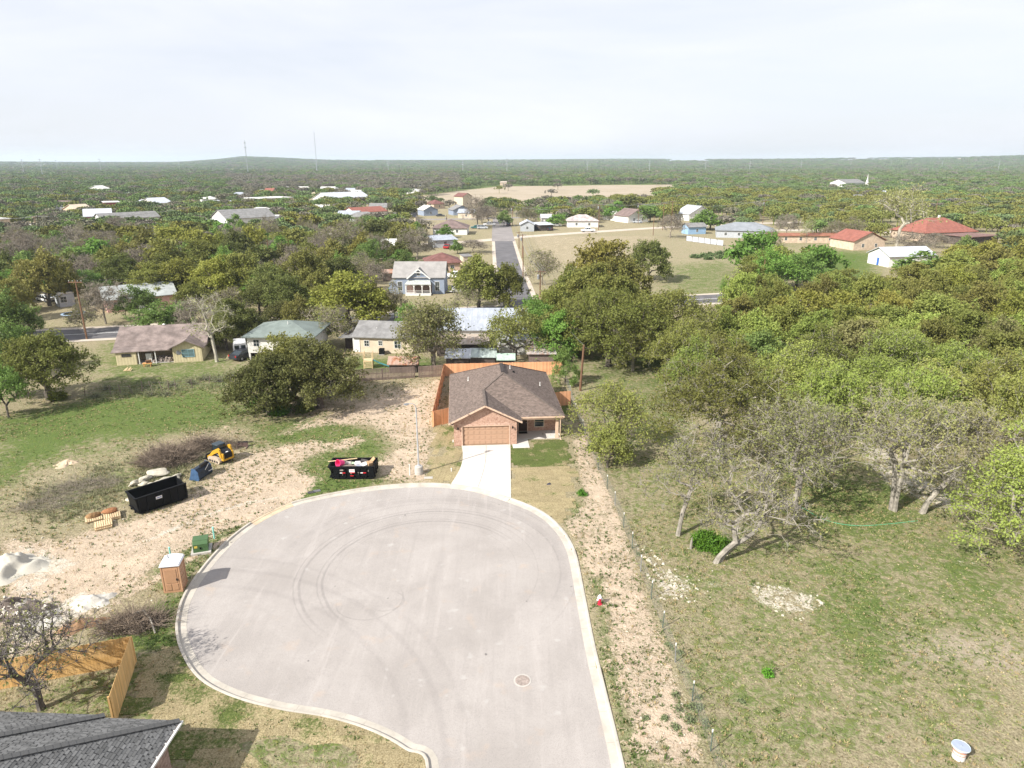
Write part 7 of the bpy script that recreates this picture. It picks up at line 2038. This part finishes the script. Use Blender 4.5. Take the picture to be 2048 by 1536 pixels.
g5 = grove([(-130, 115), (-95, 112), (-80, 125), (-78, 150), (-130, 160)], 400, 7.0, (3.5, 5), (6, 8.5), 'odsokg', 35, False, 18)
print('grove trees', g1, g2_, g3, g4, g5, len(tree_recs))

# the farthest live oaks past the first 290 go into the far woods
EXTRA = []
oaks_ = sorted([q_ for q_ in tree_recs if KIND_NAME[q_[1]] == 'live_oak'], key=lambda q_: math.hypot(q_[2], q_[3]))
for q_ in oaks_[290:]:
    EXTRA.append((q_[2], q_[3], q_[5] / 5.0, tuple(.72 * c_ for c_ in TINT[q_[1]])))
    for ch in list(q_[0].children): bpy.data.objects.remove(ch)
    bpy.data.objects.remove(q_[0]); tree_recs.remove(q_)
# ---------------------------------------------------------------- labels of the trees from what they stand by
MARKS = [(house.location.x + 5, house.location.y + 8, 'the brick house')] + [(o.location.x, o.location.y, 'the ' + w) for o, w in
         [(yh, 'yellow house'), (wh, 'raised white house'), (rh, 'cream ranch house'), (vh, 'Victorian house'), (ph, 'pink house'), (far_objs['long_white_house'], 'long brown roof'), (far_objs['white_garage'], 'blue-doored garage'),
          (far_objs['large_red_roof_house'], 'large red roof'), (far_objs['blue_shed'], 'light blue shed'), (far_objs['grey_ranch_house'], 'grey ranch house'), (far_objs['rust_porch_house'], 'rusty-porched house'), (far_objs['white_gable_house'], 'white gabled house'),
          (far_objs['white_roof_house'], 'little white-roofed house'), (far_objs['small_red_roof_house'], 'small red-roofed house'), (far_objs['brown_roof_building'], 'low red-brown roof'), (far_objs['grey_carport_house'], 'grey carport')]]
MARKS += [(T3.x, T3.y, 'the leaning brown pole'), (T4.x, T4.y, 'the meadow pole'), (T1.x, T1.y, 'the far left pole'), (T2.x, T2.y, 'the brown grove pole'), (40, 145, 'the open dark road'), (3, 200, 'the dark side street'), (45, 215, 'the dry meadow'), (49, 62, 'the gravel track'), (26, 66, 'the big spreading oak'), (25, 100, 'the black-trunked oak')]
pend = {}
for rec in tree_recs:
    o, kd, x, y, h, Rr, free = rec
    if not free: continue
    D = math.hypot(x, y); ax = math.atan2(x, y)
    best = min(MARKS, key=lambda m: math.hypot(m[0] - x, (m[1] - y)))
    mD = math.hypot(best[0], best[1]); max_ = math.atan2(best[0], best[1])
    dl_ = (ax - max_) * D
    if D - mD > abs(dl_): rel = 'behind'
    elif mD - D > abs(dl_): rel = 'in front of'
    elif dl_ < 0: rel = 'left of'
    else: rel = 'right of'
    size = 'tall ' if h > 9.5 else ('low ' if h < 4.5 else ('wide ' if Rr > 5.6 else ''))
    pend.setdefault((size, kd, rel, best[2]), []).append(rec)
for (size, kd, rel, mk), recs in pend.items():
    base_l = size + KIND_WORDS[kd] + ' ' + rel + ' ' + mk
    gname = KIND_GROUP[KIND_NAME[kd]]
    recs.sort(key=lambda q_: math.hypot(q_[2], q_[3]))
    for i, rec in enumerate(recs):
        if len(recs) == 1: lb = base_l
        elif len(recs) == 2: lb = base_l + (', the nearer of two', ', the farther of two')[i]
        elif len(recs) == 3: lb = base_l + (', nearest of three', ', middle one of three', ', farthest of three')[i]
        else: lb = base_l + ', in a thicket'
        rec[0]['label'] = lb
        rec[0]['group'] = gname if len(recs) <= 3 else 'thicket of %ss %s %s' % (KIND_WORDS[kd], rel, mk)
for rec in tree_recs:
    if not rec[6]: rec[0]['group'] = KIND_GROUP[KIND_NAME[rec[1]]]

# ================================================================ SHRUBS AND PLANTS
def bush(u, v, w, h, tint, label, seed, n=70, per=26, leaf=.14, cat='shrub', group=None, name='shrub'):
    p = G(u, v); r = np.random.default_rng(seed)
    d = r.normal(size=(n, 3)); d /= np.linalg.norm(d, axis=1)[:, None]; d[:, 2] = np.abs(d[:, 2])
    cen = d * np.array([w / 2, w / 2, h]) * r.uniform(.45, 1, n)[:, None] * np.where(r.random(n) < .5, .8, 1.0)[:, None]
    o = thing(name, label, cat, p, 0, group)
    A = np.zeros((n, 3)) + r.normal(size=(n, 3)) * .05; v_, f_ = frusta(A, cen, np.full(n, .02), np.full(n, .008), 3)
    link_mesh('stems', np_mesh('stems', v_, f_, [m_bark]), o)
    lv, lf = leaf_arrays(cen, per, max(.08, w * .09), leaf, r)
    c_ = link_mesh('leaves', np_mesh('leaves', lv, lf, [leaf_m]), o); c_.color = (*tint, 1)
    return o
GR = (.10, .22, .03)
bush(1408, 1092, 1.9, 1.5, (.09, .19, .02), 'bright green dense shrub beside the bending pale oak, left lump', 1, 120, 30, .15)
bush(1436, 1100, 1.7, 1.3, (.085, .18, .02), 'bright green dense shrub beside the bending pale oak, right lump', 2, 100, 30, .15)
bush(1536, 1350, .75, .55, (.12, .30, .03), 'small bright green weed alone in the dry pasture', 3, 30, 16, .09, 'plant', None, 'weed')
bush(1163, 990, .9, .6, (.10, .24, .03), 'small bright green bush on the bare strip right of the front lawn', 4, 40, 22, .10)
bush(1183, 900, 1.1, .8, (.06, .12, .04), 'dark green bush at the wire fence right of the porch', 5, 50, 24, .11)
bush(520, 812, 3.2, 1.6, (.09, .16, .03), 'green undergrowth bush at the left foot of the dark oak clump', 6, 110, 26, .2)
bush(560, 826, 2.6, 1.4, (.10, .19, .03), 'bright undergrowth bush in the middle foot of the dark oak clump', 7, 100, 26, .2)
bush(610, 822, 2.6, 1.3, (.12, .15, .035), 'olive undergrowth bush at the right foot of the dark oak clump', 8, 90, 26, .2)
bush(118, 800, 2.2, 1.2, (.13, .15, .03), 'yellow-green bush at the foot of the broad left oak', 9, 80, 24, .2)
bush(365, 715, 2.4, 1.2, (.15, .18, .03), 'yellow-green bush under the window of the yellow house', 10, 70, 22, .18)
for i, (u, v, s) in enumerate([(1349, 1391, .75), (1357, 1420, .85), (1330, 1436, .5), (1350, 1456, .6), (1378, 1442, .9), (1383, 1416, .8), (1396, 1417, .8), (1410, 1446, .85), (1397, 1397, .45), (1291, 1436, .4), (1482, 1404, .5), (1336, 1290, .55), (1360, 1306, .5)]):
    bush(u, v, s * .8, s * .3, (.20, .24, .12), 'small grey-green rosette plant by the lower end of the wire fence', 60 + i, 24, 8, .08, 'plant', 'rosette plants along the wire fence', 'rosette_plant')
for i, (u, v) in enumerate([(1390, 516), (1405, 514), (1420, 512), (1437, 509), (1452, 510), (1468, 512), (1485, 508), (1440, 517), (1415, 519)]):
    bush(u, v, 3.2, 1.2, (.12, .17, .07), 'grey-green prickly pear clump in the dry meadow', 80 + i, 40, 8, .55, 'cactus', 'prickly pear clumps in the meadow', 'prickly_pear')
for i, (u, v, w_, h_) in enumerate([(190, 795, 2.2, 1.0), (215, 780, 2.0, 1.3), (345, 772, 2.6, 1.2), (380, 768, 2.8, 1.4), (410, 760, 3.0, 1.6), (440, 764, 2.6, 1.1), (330, 790, 2.0, .8), (300, 790, 1.8, .9), (460, 755, 2.6, 1.0)]):
    bush(u, v, w_, h_ * .8, (.20, .21, .12), 'grey-green weedy bush along the old sagging wire fence', 100 + i, 70, 4, .13, 'shrub', 'weedy bushes along the old fence')

# ================================================================ GROUND COVER (uncountable)
def tufts(name, n, box_, maskfn, hgt, wid, colr, seed, label=None):
    r = np.random.default_rng(seed)
    q_ = np.stack([r.uniform(box_[0], box_[1], n), r.uniform(box_[2], box_[3], n)], 1)
    q_ = q_[(np.abs(q_[:, 0]) < .80 * q_[:, 1] + 8)]
    q_ = q_[maskfn(q_) > r.random(len(q_))]
    q_ = q_[sdist(q_, street_poly) > .12]
    m = len(q_); K = 5
    base = np.repeat(np.append(q_, np.zeros((m, 1)), 1), K, 0); mm = m * K
    sz = np.repeat(r.uniform(.6, 1.5, m), K)
    a = r.random(mm) * 6.28; tilt = r.uniform(.3, 1.1, mm)
    d = np.stack([np.cos(a) * np.sin(tilt), np.sin(a) * np.sin(tilt), np.cos(tilt)], 1) * (hgt * sz * r.uniform(.6, 1.2, mm))[:, None]
    s = np.stack([-np.sin(a), np.cos(a), np.zeros(mm)], 1) * (wid * sz * r.uniform(.5, 1.1, mm))[:, None]
    b0 = base + np.stack([np.cos(a), np.sin(a), np.zeros(mm)], 1) * (.04 * sz)[:, None]
    V_ = np.stack([b0 - s * .5, b0 + s * .5, b0 + d + s * .25, b0 + d - s * .25], 1).reshape(-1, 3)
    F_ = np.arange(mm)[:, None] * 4 + np.arange(4)[None]
    o = link_mesh(name, np_mesh(name, V_, F_, [leaf_m])); o.color = (*colr, 1)
    return tag(o, label, None, None, 'stuff')
def field(pairs, default):
    polys = [(g2(p_), s, v) for p_, s, v in pairs]
    def fn(q_):
        d = np.full(len(q_), float(default))
        for poly, s, v in polys:
            k = np.clip(.5 - sdist(q_, poly) / (2 * s), 0, 1); d = d * (1 - k) + v * k
        cl = vnoise(q_[:, 0] + 50, q_[:, 1], 2.2, 77) * .6 + vnoise(q_[:, 0] + 50, q_[:, 1], 6.0, 78) * .5
        return d * np.clip((cl - .25) * 2.4, 0, 1.2)
    return fn
no_lawn = [([(1024, 880), (1140, 878), (1152, 950), (1140, 1020), (1120, 1050), (1022, 1000)], .2, 0), ([(866, 850), (940, 840), (1020, 900), (1022, 1000), (850, 970)], .2, 0)]
strip_px = [(1140, 880), (1178, 862), (1215, 960), (1262, 1080), (1310, 1230), (1370, 1380), (1425, 1536), (1255, 1536), (1222, 1400), (1180, 1185), (1150, 1085), (1120, 1050)]
wk = [(strip_px, .5, .42), ([(1175, 1150), (1215, 1150), (1235, 1300), (1260, 1420), (1300, 1536), (1255, 1536), (1222, 1400)], .4, .9)] + no_lawn
tufts('green_weeds', 90000, (-60, 40, 22, 90), field([([(0, 830), (480, 760), (860, 760), (860, 960), (580, 1000), (350, 1190), (350, 1300), (250, 1300), (0, 1400)], 2, .27), ([(250, 1240), (350, 1190), (365, 1310), (300, 1300), (200, 1290)], .5, 1.0), ([(640, 955), (780, 960), (680, 982), (590, 1003)], .5, .9), ([(320, 1110), (420, 1060), (500, 1030), (500, 1045), (420, 1115), (345, 1200)], .5, .9)] + wk, .22), .11, .07, (.085, .125, .032), 51)
tufts('dry_tufts', 70000, (-60, 45, 22, 90), field([(strip_px, .5, .25)] + no_lawn, .42), .10, .06, (.34, .27, .14), 52)
tufts('pasture_grass', 40000, (4, 45, 23, 62), field([(strip_px, .5, 0.0)] + no_lawn, .6), .07, .06, (.26, .27, .11), 53)
# fallen leaves under the right oaks
rg = np.random.default_rng(8)
q_ = rg.uniform((6, 24), (45, 80), (9000, 2)); q_ = q_[sdist(q_, g2([(1180, 900), (1700, 880), (2048, 1000), (2048, 1400), (1500, 1450), (1300, 1150)])) < 0]
lv, lf = leaf_arrays(np.append(q_, np.full((len(q_), 1), .03), 1), 1, .01, .085, rg, 3.0)
o = link_mesh('fallen_leaves', np_mesh('fallen_leaves', lv, lf, [leaf_m])); o.color = (.52, .42, .26, 1); o['kind'] = 'stuff'
# tall weeds in the left lot
tufts('tall_weeds', 15000, (-50, -18, 48, 75), field([([(60, 985), (200, 930), (330, 905), (420, 900), (360, 960), (240, 1000), (150, 1040), (60, 1040)], .8, 1.0)], 0.0), .24, .06, (.20, .20, .11), 54)
tufts('fence_weeds', 3500, (-60, -30, 70, 100), field([([(160, 800), (200, 770), (330, 760), (480, 740), (480, 775), (330, 795)], 1.0, 1.0)], 0.0), .42, .07, (.19, .20, .10), 55)

# ================================================================ THE WOODED PLAIN (far trees, one mass per kind)
FARM = {}
def far_mesh(seed, H, Rr, n, per, leaf):
    r = np.random.default_rng(seed)
    nl = 7; cs = []
    for i in range(nl):
        a = i * 2.4 + r.random(); q_ = Rr * math.sqrt((i + .3) / nl) * .7
        c_ = np.array([q_ * math.cos(a), q_ * math.sin(a), H * (.40 + .26 * (1 - (q_ / Rr) ** 2))]); d = r.normal(size=(n // nl, 3)); d /= np.linalg.norm(d, axis=1)[:, None]; d[:, 2] = np.where(d[:, 2] < -.4, -d[:, 2], d[:, 2])
        cs.append(c_ + d * Rr * .42 * np.array([1, 1, .8]))
    v, f = leaf_arrays(np.concatenate(cs), per, Rr * .06, leaf, r)
    tv, tf = frusta(np.array([[0, 0, -.5]]), np.array([[0, 0, H * .6]]), np.array([.3]), np.array([.15]), 5)
    return np.concatenate([v, tv]), np.concatenate([f, tf + len(v)])
t = NT('far foliage')
a_ = t.n('ShaderNodeAttribute', attribute_name='tint', attribute_type='INSTANCER')
f_ = t.noise(t.obj(), .8, 3, .7)
h_ = t.n('ShaderNodeHueSaturation'); t.l(a_.outputs['Color'], h_.inputs['Color']); t.l(t.math('MULTIPLY_ADD', f_, .7, .68), h_.inputs['Value'])
t.color(h_.outputs['Color']); t.b.inputs['Roughness'].default_value = .8; t.b.inputs['Specular IOR Level'].default_value = .1
m_far = t.m
protos = []
for i in range(5):
    v, f = far_mesh(300 + i, 7.5, 5.0, 98, 8, .72)
    me = np_mesh('far_tree_shape', v, f, [m_far]); protos.append(bpy.data.objects.new('far_tree_shape', me))
rg = np.random.default_rng(77)
def ring(r0, r1, sp):
    A = .5 * 1.62 * (r1 ** 2 - r0 ** 2); n = int(A / sp ** 2)
    rr_ = np.sqrt(rg.uniform(r0 ** 2, r1 ** 2, n)); aa = rg.uniform(-.81, .81, n)
    return np.stack([rr_ * np.sin(aa), rr_ * np.cos(aa)], 1), np.full(n, sp)
pts = []; sps = []
for r0, r1, sp in ((250, 500, 8.5), (500, 900, 10), (900, 1500, 12.5), (1500, 2600, 17), (2600, 4200, 25), (4200, 6500, 34)):
    a, b = ring(r0, r1, sp); pts.append(a); sps.append(b)
Q = np.concatenate(pts); SP = np.concatenate(sps)
rq = np.hypot(Q[:, 0], Q[:, 1]); aq = np.degrees(np.arctan2(Q[:, 0], Q[:, 1]))
keep = np.ones(len(Q), bool)
# open ground: meadow, pale fields, streets, house plots
for pg, lim in (([(1045, 480), (1440, 470), (1500, 520), (1440, 592), (1090, 585)], 2), ([(770, 404), (900, 384), (1000, 373), (1345, 368), (1345, 384), (1290, 408), (1010, 416), (840, 412)], 6), ([(900, 358), (1110, 352), (1110, 356), (900, 362)], 10),
                ([(420, 344), (520, 340), (520, 343), (420, 347)], 10), ([(1690, 500), (1860, 500), (1860, 560), (1690, 560)], 0), ([(1120, 455), (1240, 448), (1420, 440), (1420, 475), (1120, 475)], 0), ([(280, 390), (380, 386), (380, 392), (280, 394)], 5)):
    keep &= (sdist(Q, g2(pg)) > lim + (vnoise(Q[:, 0] + 9e3, Q[:, 1] + 9e3, 45.0, 61) - .5) * min(60, lim * 9)) | ((rg.random(len(Q)) < .015) & (lim > 5))
for ln, dd in road_lines:
    for a, b in zip(ln[:-1], ln[1:]):
        e = b - a; t_ = np.clip(((Q - a) @ e) / (e @ e), 0, 1); keep &= np.linalg.norm(Q - a - t_[:, None] * e, axis=1) > dd + 1.5
for hx, hy, hr, top, isfar in houses_xy:
    keep &= np.hypot(Q[:, 0] - hx, Q[:, 1] - hy) > hr + 3
    D = math.hypot(hx, hy); ux, uy = hx / D, hy / D; s = Q @ np.array([ux, uy]); lat = np.abs(Q @ np.array([-uy, ux]))
    lo = D * (1 - (8.5 - min(top * .5, 4)) / 24.0) if not isfar else D * .945
    keep &= ~((s > lo) & (s < D) & (lat < hr * .92 + 2))
xy = np.array([(t_[2], t_[3], t_[5]) for t_ in tree_recs])
for x, y, Rr in xy:
    if math.hypot(x, y) > 230: keep &= np.hypot(Q[:, 0] - x, Q[:, 1] - y) > 5.5
cl = vnoise(Q[:, 0] + 9e3, Q[:, 1] + 9e3, 70.0, 41)
keep &= ~((rq < 650) & (aq < -2) & (cl > .84))                      # gaps between the houses of the town
cl2 = vnoise(Q[:, 0] + 9e3, Q[:, 1] + 9e3, 420.0, 21)
keep &= ~((rq > 900) & (cl2 > .80) & (rg.random(len(Q)) < .85))
keep &= ~((rq > 4300) & (aq > 12) & (vnoise(Q[:, 0] + 9e3, Q[:, 1] + 9e3, 500.0, 22) > .45))
Q, SP, rq, aq = Q[keep], SP[keep], rq[keep], aq[keep]
m = len(Q)
scale = SP / 8.5 * rg.uniform(.62, 1.15, m)
pal = np.array([(.150, .165, .046), (.165, .168, .046), (.100, .130, .050), (.125, .185, .056), (.120, .165, .070), (.158, .152, .105), (.165, .150, .118)])
def choose(w): 
    w = np.array(w, float); w = w / w.sum(1, keepdims=True); c_ = np.cumsum(w, 1); return (rg.random(m)[:, None] > c_).sum(1).clip(0, 6)
W_ = np.tile([1.2, .6, 1.2, 1.4, 1.6, 1.2, .8], (m, 1))
right = (aq > 8) & (rq < 640); W_[right] = [3.0, 3.0, .8, .6, .6, .35, .3]
mauve = (rq > 640) & (rq < 1500) & (aq > -22) & (aq < -4) & (vnoise(Q[:, 0] + 5e3, Q[:, 1], 220.0, 9) > .36); W_[mauve] = [.2, .1, .3, .5, .5, 4, 4]
leftg = (aq < -15) & (rq > 600) & ~mauve; W_[leftg] = [.5, .4, 1.2, 2.4, 2.6, 1.6, .8]
far_ = (rq > 1500); W_[far_] = [.3, .05, 2.6, 1.2, 2.8, .9, 1.2]
midr = (rq > 640) & (rq < 1500) & (aq > -4); W_[midr] = [.5, .25, 2.0, 1.8, 2.4, .9, 1.3]
tint = pal[choose(W_)] * rg.uniform(.98, 1.24, m)[:, None]
if EXTRA:
    Q = np.vstack([Q, [(e[0], e[1]) for e in EXTRA]]); scale = np.append(scale, [e[2] for e in EXTRA]); tint = np.vstack([tint, [e[3] for e in EXTRA]]); m = len(Q)
zq = terrain(Q[:, 0], Q[:, 1])
which = rg.integers(0, 5, m)
def scatter(name, sel, inst, label):
    me = bpy.data.meshes.new(name); k = int(sel.sum())
    me.vertices.add(k); me.vertices.foreach_set('co', np.stack([Q[sel, 0], Q[sel, 1], zq[sel]], 1).astype(np.float32).ravel())
    for nm, ty, dat in (('size', 'FLOAT', scale[sel]), ('turn', 'FLOAT', rg.random(k) * 6.28)):
        a = me.attributes.new(nm, ty, 'POINT'); a.data.foreach_set('value', dat.astype(np.float32))
    a = me.attributes.new('tint', 'FLOAT_COLOR', 'POINT'); a.data.foreach_set('color', np.append(tint[sel], np.ones((k, 1)), 1).astype(np.float32).ravel())
    o = link_mesh(name, me); tag(o, label, None, None, 'stuff')
    ng = bpy.data.node_groups.new(name, 'GeometryNodeTree')
    ng.interface.new_socket('Geometry', in_out='INPUT', socket_type='NodeSocketGeometry'); ng.interface.new_socket('Geometry', in_out='OUTPUT', socket_type='NodeSocketGeometry')
    N = ng.nodes.new; gi, go = N('NodeGroupInput'), N('NodeGroupOutput')
    oi = N('GeometryNodeObjectInfo'); oi.inputs['Object'].default_value = inst
    ip = N('GeometryNodeInstanceOnPoints')
    def att(nm, ty):
        a = N('GeometryNodeInputNamedAttribute'); a.data_type = ty; a.inputs['Name'].default_value = nm; return a.outputs['Attribute']
    cx = N('ShaderNodeCombineXYZ'); ng.links.new(att('turn', 'FLOAT'), cx.inputs[2])
    cs_ = N('ShaderNodeCombineXYZ'); sz = att('size', 'FLOAT')
    mz = N('ShaderNodeMath'); mz.operation = 'POWER'; ng.links.new(sz, mz.inputs[0]); mz.inputs[1].default_value = .55
    ng.links.new(sz, cs_.inputs[0]); ng.links.new(sz, cs_.inputs[1]); ng.links.new(mz.outputs[0], cs_.inputs[2])
    ng.links.new(gi.outputs[0], ip.inputs['Points']); ng.links.new(oi.outputs['Geometry'], ip.inputs['Instance'])
    e2r = N('FunctionNodeEulerToRotation'); ng.links.new(cx.outputs[0], e2r.inputs[0]); ng.links.new(e2r.outputs[0], ip.inputs['Rotation'])
    ng.links.new(cs_.outputs[0], ip.inputs['Scale']); ng.links.new(ip.outputs[0], go.inputs[0])
    md = o.modifiers.new('scatter', 'NODES'); md.node_group = ng
for i in range(5): scatter('far_woods', which == i, protos[i], 'far woods covering the plain to the horizon')
print('far trees', m)

# ================================================================ HAZE
hb = MB().bx(-11500, 11500, -70, 11500, -1.6, 108)
m_haze = bpy.data.materials.new('haze'); m_haze.use_nodes = True
ht = m_haze.node_tree
ht.nodes.remove(ht.nodes['Principled BSDF'])
pv = ht.nodes.new('ShaderNodeVolumePrincipled'); pv.inputs['Density'].default_value = 0.00011; pv.inputs['Color'].default_value = (.76, .87, 1.0, 1); pv.inputs['Anisotropy'].default_value = 0.2
ht.links.new(pv.outputs[0], ht.nodes['Material Output'].inputs['Volume'])
hz = tag(hb.build('haze', m_haze), kind='stuff')
